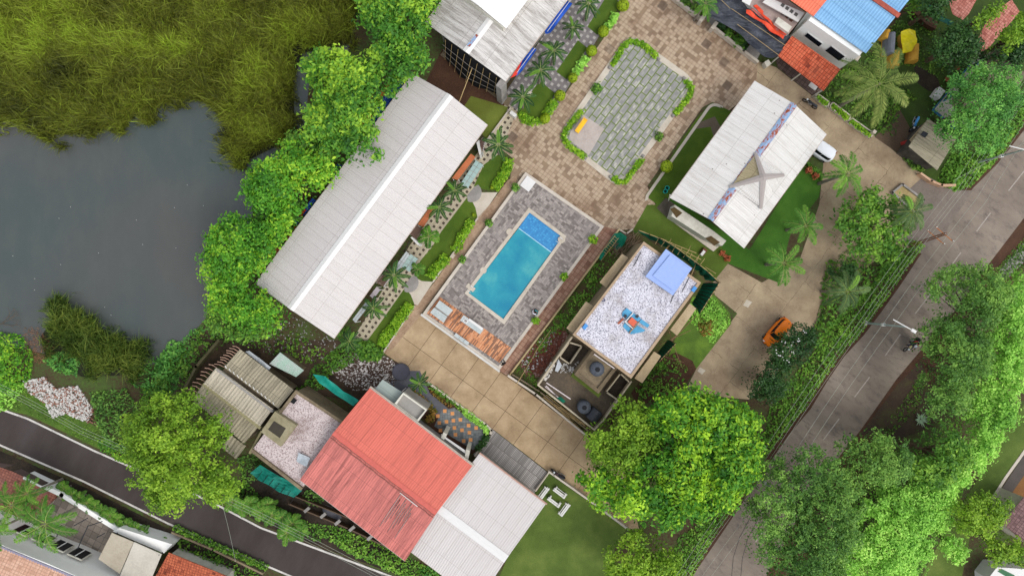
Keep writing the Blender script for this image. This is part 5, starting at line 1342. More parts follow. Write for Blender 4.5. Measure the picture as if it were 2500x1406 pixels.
# ladder, sticks, nets, scaffold
t = thing('ladder', 'wooden ladder leaning in the green netting beside the brick path', 'ladder', P(1495, 610))
a, b = P(1463, 634, .3), P(1506, 578, 1.2); s_ = (b - a).cross(Vector((0, 0, 1))).normalized() * .24
for k_ in (-1, 1): MB().tube([a + s_ * k_, b + s_ * k_], .035, 6).build('rail', BAMBOO, t)
for i in range(11): p = a.lerp(b, (i + .5) / 11); MB().tube([p - s_, p + s_], .025, 5).build('rung', BAMBOO, t)
g = 'green nets round the construction house'
tarp('green_net', 'green netting heap behind the ladder', [(1500, 570), (1515, 568), (1530, 578), (1525, 595), (1510, 610), (1490, 600), (1466, 636), (1462, 628), (1490, 585)], .6, NET, 'net', g, wave=.15)
def net(label, px_lo, px_hi, z0, z1):
    t = thing('shade_net', label, 'net', P(*px_lo[0]), V, g)
    n = 40; lo = [P(*p, z0) for p in px_lo]; hi = [P(*p, z1) for p in px_hi]
    def at(L, u):
        u *= len(L) - 1; i = min(int(u), len(L) - 2); return L[i].lerp(L[i + 1], u - i)
    vs = [at(lo, i / n).lerp(at(hi, i / n), j / 8) + Vector((0, 0, .12 * math.sin(i * 1.3 + j) )) + Vector((.06, .06, 0)) * math.sin(i * .9 + j * .7) for i in range(n + 1) for j in range(9)]
    MB().add(vs, [(i * 9 + j, i * 9 + j + 1, (i + 1) * 9 + j + 1, (i + 1) * 9 + j) for i in range(n) for j in range(8)]).build('netting', NET, t)
    for i in range(0, n + 1, 5): MB().tube([at(lo, i / n), at(hi, i / n) + Vector((0, 0, .3))], .035, 5).build('pole', plain('dark_pole', '#2c2820'), t)
    MB().tube([at(hi, i / n) for i in range(0, n + 1, 4)], .035, 5).build('top_pole', BAMBOO, t)
net('long green net hung along the north-east side of the construction house', [(1570, 575), (1620, 600), (1700, 658), (1722, 682)], [(1558, 562), (1628, 588), (1720, 655), (1757, 690)], 1.0, 4.6)
net('green net hung down the east corner of the construction house', [(1716, 692), (1690, 740)], [(1757, 690), (1708, 766)], 1.2, 4.6)
net('narrow green net between the two right sunshades', [(1630, 830), (1600, 868)], [(1650, 838), (1607, 885)], 1.2, 4.4)
g = 'bamboo scaffold poles'
for i, (a, b, z0, z1, l) in enumerate((((1596, 577), (1700, 618), 3, 4, 'long bamboo pole nearest the lawn, across the top of the scaffold'), ((1618, 588), (1712, 634), 3.4, 3.8, 'long bamboo pole nearest the lavender slab'), ((1638, 584), (1628, 606), .5, 4.5, 'short crossing bamboo pole, leftmost of the scaffold'), ((1686, 600), (1680, 614), .5, 4.5, 'short crossing bamboo pole in the middle of the scaffold'), ((1707, 622), (1688, 672), 1, 5.5, 'upright bamboo pole by the right tip of the lavender slab'), ((1722, 652), (1748, 668), 2, 2.6, 'bamboo pole end by the concrete drive'))):
    tag(MB().tube([P(*a, z0), P(*b, z1)], .04, 6).build('bamboo_pole', BAMBOO), l, 'pole', g)
for i in range(9):
    u = i / 8; a = P(1600 + 108 * u, 596 + 52 * u, 4.2); b = a + Vector((.5 + .1 * (i % 3), .75, -.5 + .2 * (i % 2)))
    tag(MB().tube([a, b], .025, 5).build('scaffold_stick', BAMBOO), ['first', 'second', 'third', 'fourth', 'fifth', 'sixth', 'seventh', 'eighth', 'ninth'][i] + ' short stick between the green net and the bamboo poles, counted from the left', 'stick', 'sticks tying the net to the scaffold')
g = 'loose scaffold poles at the lower right of the construction house'
for a, b, l in (((1560, 905), (1700, 770), 'longest loose pole beside the right sunshades'), ((1572, 900), (1690, 780), 'loose pole running just inside the longest one'), ((1632, 805), (1664, 896), 'loose pole crossing steeply over the weeds'), ((1607, 865), (1670, 885), 'loose pole lying towards the bare soil'), ((1596, 880), (1640, 842), 'short loose pole by the narrow net'), ((1610, 842), (1686, 806), 'loose pole crossing under the middle sunshade')):
    tag(MB().tube([P(*a, .6), P(*b, 2.0)], .035, 6).build('scaffold_pole', plain('rusty_pole', '#8a6a50')), l, 'pole', g)
sp = []
m = MB()
for i in range(46):
    u = rng.uniform(0, 1); a = P(1352 + 66 * u + rng.uniform(-24, 0), 992 + 48 * u + rng.uniform(-4, 3) - 14, .1); dd = Vector((math.cos(V), math.sin(V), 0))
    dd = (Matrix.Rotation(rng.normal(0, .05), 3, 'Z') @ dd); l = rng.uniform(2, 3.6); a.z = rng.uniform(.2, 1.1); m.tube([a - dd * l / 2, a + dd * l / 2 + Vector((0, 0, rng.uniform(-.1, .1)))], .028, 5)
tag(m.build('bamboo_stack', BAMBOO), 'long bundle of bamboo poles stacked between the yard wall and the rear terrace', 'bamboo stack', kind='stuff')
m = MB()
for i in range(70):
    a = P(rng.uniform(1500, 1560), rng.uniform(575, 625), rng.uniform(.1, .8)); an = R(50) + rng.normal(0, .35); l = rng.uniform(.8, 2); d = Vector((math.cos(an), math.sin(an), .08)) * l / 2; m.tube([a - d, a + d], .022, 4)
tag(m.build('branch_pile', plain('dry_branch', '#8a7460', 1, .9, .3)), 'tangled pile of dry branches between the ladder and the construction house', 'branch pile', kind='stuff')
g = 'plot walls around the construction site'
for pts, w, h, mt, l in (([(1512, 560), (1246, 914)], .16, .5, mottled('yellowish_kerb', ('#a08858', '#b8a478', '#c4b490'), .6, 5), 'long low yellowish wall between the brick path and the construction plot'),
                     ([(1242, 918), (1308, 962), (1430, 1062)], .2, 1.1, CONC, 'pale concrete wall between the yard and the construction plot'),
                     ([(1252, 915), (1318, 956), (1434, 1050)], .14, .9, CONCD, 'weathered inner wall of the construction plot beside the bamboo'),
                     ([(1512, 560), (1530, 571), (1544, 560)], .16, .4, CREAM, 'short kerb wall at the top corner of the construction plot')):
    tag(MB().wall(PP(pts, h), w, 0, h).build('plot_wall', mt, rot=V), l, 'wall', g)
m = MB(); a, b = P(1257, 944, 1.3), P(1288, 895, .6); tag(m.tube([a, b, P(1312, 852, .5), P(1345, 805, .4)], .035, 5).build('leaning_pole', BAMBOO), 'thin bamboo pole leaning over the pale yard wall towards the brick pile', 'pole')
# work platform of blue boards on the roof
t = thing('blue_board_pile', 'pile of pale blue painted boards round an orange panel on the chip roof', 'boards', P(1548, 785, ZR))
z = ZR + .05
def brd(px, z0, z1, mat, nm_='board'): MB().prism(PP(px, z1), z0, z1).build(nm_, mat, t)
brd([(1530, 752), (1544, 763), (1531, 779), (1519, 772), (1520, 762)], z, z + .12, BLUEC); brd([(1544, 763), (1565, 777), (1558, 785), (1537, 772)], z, z + .14, BLUEC)
brd([(1566, 779), (1586, 793), (1581, 800), (1560, 787)], z, z + .1, BLUEC); brd([(1556, 794), (1576, 806), (1570, 810), (1540, 816), (1538, 812)], z, z + .09, BLUEC)
brd([(1526, 788), (1541, 803), (1535, 812), (1521, 797)], z, z + .1, BLUEC); brd([(1543, 774), (1556, 786), (1546, 798), (1533, 786)], z + .1, z + .25, plain('orange_panel', '#cc6248', 1, .7, .12), 'panel')
brd([(1507, 789), (1521, 776), (1524, 779), (1511, 792)], z, z + .08, plain('rust_board', '#9a5238'), 'board')
for q in (((1528, 784), (1545, 765)), ((1526, 785), (1544, 801)), ((1560, 787), (1537, 812))): MB().wall(PP(q, z + .3), .08, z + .1, z + .3).build('batten', WHITE if q[0][0] < 1550 else WOOD, t)
for x, y in ((1527, 772), (1556, 772)): MB().box(P(x, y, z + .3), A, .3, .25, z + .14, z + .34).build('black_box', BLACK, t)
for x, y, l in ((1693, 706, 'small blue tub near the east corner of the chip roof'), (1428, 797, 'small blue tub near the west edge of the chip roof')):
    tag(MB().box(P(x, y, ZR), A, .55, .35, ZR + .02, ZR + .3).build('tub', plain('bright_blue_tub', '#4c8cc8')), l, 'tub', 'blue tubs on the chip roof')
for a, b, l in (((1565, 616), (1547, 650), 'dark iron bar lying near the north corner of the chip roof'), ((1684, 676), (1665, 713), 'dark iron bar lying right of the lavender slab'), ((1648, 712), (1637, 740), 'dark iron bar pointing down from the lower tip of the lavender slab')):
    tag(MB().tube([P(*a, ZR + .1), P(*b, ZR + .1)], .03, 5).build('iron_bar', RUBBER), l, 'bar', 'iron bars on the chip roof')
t = thing('tyre_ring', 'small dark blue ring lying by the west edge of the chip roof', 'ring', P(1473, 732, ZR + .05))
c = P(1473, 732, ZR + .08); MB().tube([c + Vector((math.cos(a), math.sin(a), 0)) * .15 for a in np.linspace(0, 6.283, 13)], .035, 5).build('ring', plain('navy_ring', '#28285a'), t)

# ---------------------------------------------------------------- salmon hall and pale hall
t = thing('salmon_hall', 'large hall with a salmon red corrugated roof', 'hall', P(940, 1160), V)
gable(t, (732, 1171), (989, 1369), (1153, 1137), (903, 947), (813, 1057), (1065, 1253), 5.0, 5.9, RED2, CONCG, .6, .35, plain('salmon_ridge', '#c86458', .95, .6, .1), .3, rm2=RED)
sA, sB, sE, sF = P(732, 1171, 5.06), P(989, 1369, 5.06), P(813, 1057, 5.96), P(1065, 1253, 5.96)
def on_slope(u, v, up=0): return sA.lerp(sB, u).lerp(sE.lerp(sF, u), v) + Vector((0, 0, up))
m = MB()
for v_ in (.955, .91): m.tube([on_slope(i / 24, v_ + .006 * math.sin(i * 2.1), .03) for i in range(25)], [.035 + .02 * math.sin(i * 1.7) ** 2 for i in range(25)], 5)
m.build('ridge_seam', plain('dirty_seam', '#8c5a50', 1, .9, .3), t)
m = MB()
for i in range(9):
    u = .69 + .018 * i; l = .88 - .07 * (i % 3); q = [on_slope(u, l, .01), on_slope(u + .006, l, .01), on_slope(u + .006, .22 + .11 * (i % 4), .01), on_slope(u + .002, .2 + .11 * (i % 4), .01)]; m.add(q + [p + Vector((0, 0, .012)) for p in q], [(7, 6, 5, 4), (4, 5, 6, 7)])
m.build('worn_ribs', plain('worn_grey_streak', '#b49c94', 1, .8, .2), t)
MB().tube([on_slope(.68, .9, .05), on_slope(.85, .9, .05)], .05, 5).build('flashing', plain('pale_flashing', '#cfc6c0', 1, .6), t)
m = MB().wall(PP([(905, 946), (1155, 1136)], 4.8), .22, 4.55, 4.85); m.build('gutter_ledge', CONC, t)
for q in (((995, 1203), (1001, 1198), (1031, 1222), (1026, 1226)),):
    pass
t = thing('pale_hall', 'pale corrugated hall with a white ridge joined to the salmon roof', 'hall', P(1170, 1290), V)
gable(t, (1004, 1347), (1167, 1470), (1332, 1230), (1170, 1107), (1070, 1240), (1236, 1364), 4.3, 5.2, TIN, HW, .8, .35, WHITE, .45)
tag(MB().wall(PP([(1172, 1106), (1334, 1229)], 4.35), .14, 4.2, 4.42).build('fascia', plain('pinkish_fascia', '#b08c7c')), kind=None)
bpy.data.objects[-1] if False else None
o = [x for x in bpy.data.objects if x.name.startswith('fascia')][0]; Mx = world_of(o); o.parent = t; o.matrix_world = Mx; o.location = (world_of(t).inverted() @ Mx).translation; o.rotation_euler = (world_of(t).inverted() @ Mx).to_euler()
# porch parts on the garden side of the salmon hall
canopy('ribbed grey green plastic canopy beside the top corner of the salmon roof', ((934, 926), (982, 957), (964, 985), (915, 951)), 3.2, 3.4, roofmat('greenish_plastic_sheet', '#a4aea6', '#7e8b82', 1, .8, .1, rot=0), group=None)
t = thing('balcony', 'grey flat balcony with a pale parapet beside the salmon roof', 'balcony', P(1000, 990), V)
bq = [(984, 958), (1043, 1000), (1020, 1030), (962, 986)]
MB().prism(PP(bq, 4.0), 0, 4.0).build('floor', mottled('grey_balcony_floor', ('#8c8882', '#a39f98'), .6, 5), t)
ring(bq, [(985, 963), (1038, 1001), (1018, 1025), (968, 987)], 4.0, 4.5, WHITEW, 'parapet', t)
t = thing('slatted_awning', 'narrow white slatted awning frame at the lower garden side of the salmon hall', 'awning', P(1120, 1080), V)
for i in range(5):
    u = i / 4; MB().tube([P(1085 + 5 * u * 2 - 8, 1060 + 10 * u, 3.6), P(1140 - 4 + 6 * u, 1100 + 6 * u + 4 * u, 3.6)], .05, 5).build('slat', WHITE, t)
MB().prism(PP([(1083, 1055), (1092, 1060), (1084, 1074), (1076, 1068)], 3.8), 0, 3.8).build('pier', WHITEW, t)
MB().prism(PP([(1138, 1096), (1147, 1100), (1143, 1122), (1134, 1118)], 3.8), 0, 3.8).build('pier', WHITEW, t)
# terrace house with flat chip roof
t = thing('terrace_house', 'flat roofed house with a pinkish chip covered terrace beside the salmon roof', 'house', P(730, 1070))
ZH = 4.2
rp = [(722, 957), (746, 955), (850, 1030), (760, 1230), (727, 1187), (616, 1099), (640, 1060)]
rp = [(724, 955), (850, 1040), (735, 1195), (614, 1100)]
MB().prism(PP(rp, ZH), 0, ZH).build('wall', CONCD, t)
m = MB().poly(PP(rp, ZH))
for v in m.v: v.z = ZH + .02
m.build('chip_roof', CHIP2, t)
for i, (a, b) in enumerate((((724, 957), (850, 1041)), ((616, 1101), (734, 1192)), ((722, 957), (684, 1006)))): MB().wall(PP([a, b], ZH + .35), .3, ZH, ZH + .35 + .004 * i).build('parapet', CONCD, t)
slab('raised_slab', [(671, 1004), (724, 1038), (685, 1090), (637, 1054)], ZH, ZH + .7, mottled('mossy_slab', ('#6e664c', '#8d8468', '#a09880'), .6, 5), t)
slab('wet_patch', [(669, 1027), (698, 1045), (683, 1069), (654, 1048)], ZH + .7, ZH + .71, mottled('wet_dark_concrete', ('#36322a', '#464036'), .6, 5), t)
tarp('plastic_sheet', 'crumpled silver plastic sheet at the edge of the salmon roof', [(730, 1103), (757, 1118), (750, 1138), (722, 1127)], ZH + .35, plain('silver_plastic', '#aab0b4', 1, .3, .2), wave=.12)
tag(MB().box(P(718, 978, ZH), A, .5, .45, ZH + .02, ZH + .22).build('dark_box', RUBBER), 'dark square object on the chip terrace near the corrugated shed', 'box')
# corrugated sheds
t = thing('cement_sheet_shed', 'weathered shed of three overlapping cement sheet roofs beside the round tree', 'shed', P(590, 960), V)
MB().corr(P(679, 997, 3.6), P(547, 896, 3.6), P(586, 852, 3.2), P(717, 951, 3.2), .34, .05).build('upper_roof', ASB2, t)
MB().corr(P(635, 1040, 3.8), P(497, 936, 3.8), P(528, 897, 4.1), P(666, 998, 4.1), .34, .05).build('middle_roof', ASB, t)
MB().corr(P(596, 1082, 3.0), P(470, 975, 3.0), P(496, 937, 3.5), P(632, 1040, 3.5), .34, .05).build('lower_roof', ASB2, t)
MB().corr(P(577, 1120, 2.2), P(541, 1092, 2.2), P(562, 1060, 2.6), P(600, 1088, 2.6), .34, .05).build('small_roof', ASB2, t)
MB().prism(PP([(580, 862), (706, 952), (600, 1075), (485, 970)], 3), 0, 2.9).build('wall', CONCD, t)
MB().wall(PP([(532, 903), (665, 1003)], 4.0), .22, 3.7, 4.16).build('gutter', CONCG, t); MB().wall(PP([(498, 939), (633, 1043)], 3.8), .3, 3.5, 3.82).build('beam', plain('mossy_beam', '#8c8462'), t)
MB().wall(PP([(682, 1000), (640, 1050), (610, 1105)], 3.6), .22, 3.0, 3.6).build('side_beam', plain('mossy_beam', '#8c8462'), t)
m = MB()
for i in range(9):
    for a0, b0 in (((586, 852), (547, 896)), ((528, 897), (474, 966))):
        p = P(a0[0] + (b0[0] - a0[0]) * i / 8, a0[1] + (b0[1] - a0[1]) * i / 8, 3.2); q = p + Vector((-.75 - .12 * (i % 3), .35, .12)); m.tube([p, (p + q) / 2 + Vector((0, .1, 0)), q], .035, 5)
m.build('projecting_rods', plain('rusty_white_rod', '#c09a84'), t)
m = MB()
for i in range(13): p = P(553 + 9.7 * i, 899 + 7.4 * i, 3.9); m.tube([p, p + Vector((-.12, .3, .1))], .04, 4)
m.build('rod_stubs', WHITE, t)
t = thing('green_sheet_shelter', 'small peeling green corrugated shelter roof beside the cement sheet shed', 'shelter', P(700, 890), V)
MB().corr(P(658, 888, 2.2), P(684, 860, 2.4), P(742, 904, 2.4), P(723, 920, 2.2), .2).build('roof', mottled('peeling_green_sheet', ('#8fb09a', '#a4bcab', '#b2b8b2', '#8a918c'), .7, 6), t)
MB().prism(PP([(664, 887), (686, 864), (734, 902), (718, 915)], 2.1), 0, 2.1).build('wall', CONCD, t)
tarp('white_sheet', 'long grey white sheet between the cement shed and the green shelter', [(599, 858), (608, 856), (662, 896), (655, 905)], 2.6, plain('grey_white_board', '#b8bcc0'), cat='sheet', wave=.05)
tarp('teal_tarpaulin', 'long teal tarpaulin strip beside the top corner of the salmon roof', [(763, 914), (795, 918), (838, 955), (876, 977), (862, 991), (811, 957), (780, 935)], 2.4, TEALN, wave=.1)
tarp('green_net', 'long green net sagging below the terrace house', [(611, 1154), (636, 1134), (717, 1183), (738, 1196), (717, 1216), (680, 1198), (628, 1170)], 2.0, plain('deep_green_net', '#0a7060', 1, .6, .3), 'net', wave=.12)
m = MB()
for i in range(7): p = P(640 + 14 * i, 1150 + 9.5 * i, 2.2); m.tube([p, p + Vector((-.9, -1.2, 0))], .03, 4)
tag(m.build('net_poles', RUBBER), 'row of dark poles holding the long green net', 'poles')
g = 'mossy boundary walls left of the sheds'
tag(MB().wall(PP([(532, 832), (478, 895), (452, 945)], 1.2), .28, 0, 1.2).build('boundary_wall', mottled('dark_mossy_wall', ('#2e2c1a', '#4c4830', '#645c44'), .8, 5)), 'dark mossy wall left of the corrugated sheds', 'wall', g)
t = thing('framed_wall', 'brown retaining wall with grey cross piers below the salmon roof', 'wall', P(820, 1240), V)
MB().wall(PP([(705, 1230), (850, 1290), (980, 1352)], .9), .14, 0, .9).build('outer_wall', plain('brown_wall', '#5a4838'), t); MB().wall(PP([(716, 1210), (860, 1268), (1000, 1350)], .8), .12, 0, .8).build('inner_wall', plain('brown_wall', '#5a4838'), t)
for x, y in ((749, 1244), (789, 1258), (824, 1275), (859, 1290), (903, 1312)): MB().box(P(x, y, .9), R(40), .75, .32, .7, .92).build('pier', CONCG, t)
sheet('slate_paving', [(785, 1228), (812, 1238), (835, 1262), (822, 1272), (790, 1256)], .0175, plain('dark_slate_paving', '#5c5c62', 1, .8, .15))
# round well cover
t = thing('round_tank_cover', 'round dark slate disc on the paving beside the small palm', 'well cover', P(980, 907))
MB().lathe(P(980, 907), [(.95, 0), (.95, .45), (.86, .5), (.84, .47)], 40).build('rim', plain('dark_slate_rim', '#484850', 1, .8), t); MB().lathe(P(980, 907) + Vector((0, 0, .4)), [(.86, 0), (.86, .06)], 40).build('lid', mottled('slate_lid', ('#5c5a5c', '#737072'), 1.2, 7), t)
# benches on the lawn
def slat_bench(label, x, y, an, back=True):
    c = P(x, y, .4); t = thing('garden_bench', label, 'bench', (c.x, c.y, 0), an, 'white slatted benches on the broad lawn')
    for i in range(2): MB().box((0, -.13 + i * .2), 0, 1.6, .16, .4, .44).build('seat_slat', WHITE, t, local=True)
    if back:
        MB().box((0, .36), 0, 1.5, .05, .5, .72).build('backrest', WHITE, t, local=True)
    for sx in (-1, 1):
        MB().box((sx * .62, .08), 0, .09, .62, 0, .4).build('leg', WHITE, t, local=True); MB().box((sx * .66, .16), 0, .08, .6, .62, .66).build('armrest', WHITE, t, local=True)
slat_bench('white slatted bench half under the corner of the pale hall roof', 1328, 1204, A)
slat_bench('white slatted bench nearest the parked motorcycle and the wall', 1366, 1203, V)
slat_bench('white slatted bench in the middle of the bench group, without armrests showing', 1352, 1225, V, False)
slat_bench('white slatted bench farthest out on the lawn', 1379, 1244, A, True)
tag(MB().wall(PP([(1341, 1152), (1440, 1222), (1534, 1292)], .9), .2, 0, .9).build('lawn_wall', CONC, rot=V), 'pale wall between the bench lawn and the concrete yard', 'wall')
tag(MB().wall(PP([(1340, 1154), (1308, 1198)], .5), .12, 0, .5).build('lawn_wall', CREAM), 'short pale wall at the end of the ribbed ramp', 'wall')
tag(MB().wall(PP([(1046, 935), (1186, 1036), (1200, 1050), (1196, 1062), (1160, 1112)], .25), .22, 0, .25).build('kerb_wall', CREAM, rot=V), 'rounded cream kerb between the yard and the slate paved garden', 'wall')
g = 'low hedges of the slate paved garden'
hedge('bright leafy hedge along the cream kerb of the slate garden', band([(1130, 1003), (1150, 1018), (1180, 1042), (1192, 1056)], 13), .6, F_VINE, .18, 150, group=g)
hedge('dark hedge at the pointed end of the slate garden', band([(1190, 1062), (1180, 1080), (1165, 1100)], 15), .7, F_DARK, .17, 150, group=g)
hedge('sparse croton hedge beside the grey balcony', band([(1000, 955), (1020, 970), (1045, 990), (1060, 1005), (1045, 1030)], 16), .7, F_CROTON, .16, 130, group=g)
hedge('low croton border along the narrow slate path', band([(1050, 950), (1070, 970), (1100, 992)], 9), .4, F_CROTON, .14, 110, group=g)
hedge('green shrubs along the cream kerb by the small palm', band([(1052, 945), (1085, 968), (1110, 985), (1125, 1000)], 9), .5, F_MID, .16, 120, group=g)

# ---------------------------------------------------------------- north-east houses
t = thing('blue_roof_house', 'house with a blue and orange corrugated roof and a white wall with dark windows', 'house', P(2040, 60))
MB().corr(P(1986, 41, 6), P(2114, 131, 6), P(2191, 36, 7), P(2063, -54, 7), .3).build('blue_roof_slope', BLUER, t)
MB().corr(P(2270, -62, 6), P(2142, -152, 6), P(2063, -54, 7), P(2191, 36, 7), .3).build('blue_roof_slope', BLUER, t)
MB().corr(P(1880, -34, 6.05), P(1986, 41, 6.05), P(2063, -54, 7.05), P(1957, -129, 7.05), .3).build('orange_roof_slope', ORR, t)
MB().wall(PP([(2063, -54), (2191, 36)], 7.1), .5, 7.0, 7.12).build('rusty_ridge', plain('rust_ridge', '#a05040', 1, .8, .3), t)
wq = [(1974, 50), (2098, 137), (2165, 55), (2040, -40)]
MB().prism(PP(wq, 5.7), 0, 5.7).build('wall', WALLW, t)
slab('ledge', [(1970, 48), (2102, 138), (2094, 150), (1962, 58)], 4.4, 4.6, CREAM, t)
wp, wr = P(1974, 50, 5.7), P(2098, 137, 5.7); nrm = Vector((math.cos(A + math.pi), math.sin(A + math.pi), 0))
def wallwin(u, w, z0, z1, name='window'):
    c = wp.lerp(wr, u) + nrm * .02; o = MB().box(c, V, w + .16, .1, z0 - .08, z1 + .08).build(name, WHITE, t); MB().box(c + nrm * .03, V, w, .1, z0, z1).build('pane', GLASS, o)
wallwin(.3, 1.9, 2.9, 3.7); wallwin(.72, 1.8, 2.9, 4.2)
t2 = thing('tiled_porch', 'orange terracotta tiled porch roof in front of the white walled house', 'porch', P(1975, 160))
MB().corr(P(1897, 136, 2.6), P(2010, 223, 2.6), P(2052, 170, 3.4), P(1934, 88, 3.4), .22, .03, rows=6).build('roof', TILE, t2)
for x, y in ((1902, 138), (1955, 180), (2008, 220)): MB().tube([P(x, y, 2.5) * Vector((1, 1, 0)), P(x, y, 2.5)], .08, 8).build('post', WHITEW, t2)
sheet('porch_paving', [(1893, 140), (1915, 135), (2010, 222), (1988, 236), (1960, 215), (1898, 165)], .0235, mk_tiles('dark_block_paving', '#5c4c46', '#74625a', .4, .4, '#3c302a'))
tag(MB().box(P(1986, 210, .9), V, .9, .6, .8, .95).build('table', WHITE), 'small white table at the edge of the tiled porch', 'table')
t = thing('pink_terrace_house', 'house with a pinkish concrete terrace and a white parapet with four square vents', 'house', P(1890, 30))
MB().prism(PP([(1780, -60), (1880, -30), (1968, 32), (1925, 84), (1830, 14)], 3.6), 0, 3.6).build('wall', WHITEW, t)
m = MB().poly(PP([(1780, -60), (1880, -30), (1968, 32), (1925, 84), (1830, 14)], 3.62)); m.build('terrace', mottled('pinkish_terrace', ('#8a766e', '#a08c84', '#b4a098'), .6, 5), t)
o = slab('white_panel', [(1876, -6), (1964, 32), (1949, 54), (1862, 6)], 4.2, 4.35, WHITE, t)
for i in range(4): c = P(1911 + i * 10.8, 13.5 + i * 7.5, 4.36); MB().box(c, A, .36, .36, 4.34, 4.365).build('vent', plain('vent_grey', '#5a5856'), t)
for i in range(3): c = P(1912 + i * 10, 33 + i * 8, 3.7); MB().box(c, A, .3, .3, 3.62, 3.9).build('rust_block', plain('rust_block', '#5a342a'), t)
slab('white_box', [(1900, 42), (1934, 66), (1924, 80), (1892, 56)], 3.62, 4.1, WHITEW, t)
slab('white_roof', [(1812, -10), (1838, -4), (1830, 14), (1812, 4)], 4.2, 4.3, WHITE, t)
tarp('black_tarpaulin', 'huge wrinkled black tarpaulin over the yard beside the brown paving', [(1690, -20), (1800, -20), (1832, 12), (1870, 45), (1925, 85), (1931, 98), (1897, 138), (1885, 144), (1868, 138), (1840, 118), (1812, 90), (1790, 72), (1750, 50), (1722, 35), (1722, 28), (1700, 5)], 3.0, BLACKT, wave=.09)
g = 'orange tarpaulins on the black one'
tarp('orange_tarpaulin', 'bright orange tarpaulin roll along the upper edge of the black tarpaulin', [(1838, 16), (1846, 14), (1924, 78), (1918, 86), (1880, 60)], 3.6, ORANGET, group=g, wave=.12)
tarp('orange_tarpaulin', 'bright orange tarpaulin roll in three bulges lying on the black tarpaulin', [(1822, 24), (1832, 26), (1858, 48), (1888, 68), (1916, 88), (1912, 96), (1880, 76), (1850, 50), (1822, 32)], 3.6, ORANGET, group=g, wave=.12)
tarp('orange_net', 'faded red netting between the two orange tarpaulin rolls', [(1832, 22), (1842, 20), (1922, 84), (1914, 90)], 3.45, plain('faded_red_net', '#b0625a', 1, .8, .2), group=g, wave=.05)
for a, b, l in (((1786, 22), (1918, 112), 'longest thin pole, nearest the orange rolls, weighing down the black tarpaulin'), ((1800, 60), (1902, 136), 'thin pole across the lower part of the black tarpaulin'), ((1755, -5), (1783, 22), 'short thin pole at the top end of the black tarpaulin')):
    tag(MB().tube([P(*a, 3.3), P((a[0] + b[0]) / 2, (a[1] + b[1]) / 2, 3.25), P(*b, 3.3)], .022, 5).build('pole_on_tarpaulin', BAMBOO), l, 'pole', 'poles on the black tarpaulin')
g = 'cream walls between the brown paving and the black tarpaulin'
for pts, l in (([(1640, -10), (1714, 46)], 'cream wall at the top edge of the brown paving, before the gate'), ([(1741, 64), (1816, 124), (1850, 150)], 'cream wall below the black tarpaulin, after the gate')):
    tag(MB().wall(PP(pts, .7), .26, 0, .7).build('garden_wall', CREAM, rot=V), l, 'wall', g)
for x, y, l in ((1716, 44, 'left'), (1745, 62, 'right')): tag(MB().box(P(x, y, 1.2), A, .9, .4, 0, 1.2).build('gate_pier', CREAM), l + ' cream gate pier at the foot of the black tarpaulin', 'pier', 'gate piers at the black tarpaulin')
sheet('gate_paving', [(1716, 40), (1728, 28), (1752, 50), (1742, 66)], .0285, CONCG)
tag(MB().prism(PP([(1820, 122), (1832, 110), (1858, 128), (1848, 146)], .5), 0, .5).build('concrete_cover', CONCG), 'grey ribbed concrete cover beside the cream wall under the black tarpaulin', 'slab')
tag(MB().prism(PP([(1866, 152), (1876, 146), (1884, 156), (1872, 164)], .9), 0, .9).build('concrete_post_block', WHITEW), 'square white block at the corner of the tiled porch yard', 'block')
g = 'shrubs behind the cream walls'
for x, y, r, mt, l in ((1764, 62, .55, F_DARK, 'dark shrub just after the gate under the black tarpaulin'), (1780, 82, .55, F_MID, 'green shrub behind the cream wall, between two dark ones'), (1806, 102, .85, F_MID, 'largest green shrub behind the cream wall'), (1816, 112, .5, F_DARK, 'dark shrub beside the grey concrete cover'), (1672, 4, .6, F_WEED, 'leafy shrub at the very top of the cream wall'), (1692, 20, .6, F_WEED, 'leafy shrub behind the cream wall below the bright palm'), (1706, 30, .5, F_WEED, 'small shrub beside the left gate pier')):
    shrub('shrub', l, x, y, r, .9, mt, .17, group=g)
# planter strip beside the drive
t = thing('planter', 'long cream brick planter along the drive, upper half', 'planter', P(2050, 290), V, 'drive planters')
def planter(t, a, b, c_, d_):
    MB().wall([*PP((a, b, c_, d_), .5), P(*a, .5)], .12, 0, .5).build('planter_wall', CREAM, t); MB().prism(PP((a, b, c_, d_), .3), 0, .3).build('soil', SOILD, t)
planter(t, (1990, 236), (1998, 230), (2026, 250), (2020, 262))
for q, l in ((((2026, 260), (2034, 250), (2078, 284), (2070, 296)), 'middle'), (((2072, 298), (2080, 288), (2134, 326), (2126, 336)), 'lowest')):
    t = thing('planter', 'cream brick planter along the drive, ' + l + ' one', 'planter', P(*q[0]), V, 'drive planters'); planter(t, *q)
g = 'hedges in the drive planters'
for q, l in (([(1994, 236), (2000, 232), (2025, 251), (2019, 259)], 'upper'), ([(2030, 260), (2036, 253), (2075, 284), (2069, 293)], 'middle'), ([(2076, 298), (2082, 291), (2130, 326), (2124, 334)], 'lowest')): hedge('leafy green planting filling the ' + l + ' drive planter', q, .6, F_HEDGE, .16, 200, group=g, low=.4, z0=.3)
tag(MB().box(P(2136, 322, 1.3), A, .35, .35, 0, 1.3).build('gate_post', CREAM), 'cream gate post at the lower end of the drive planters', 'post')
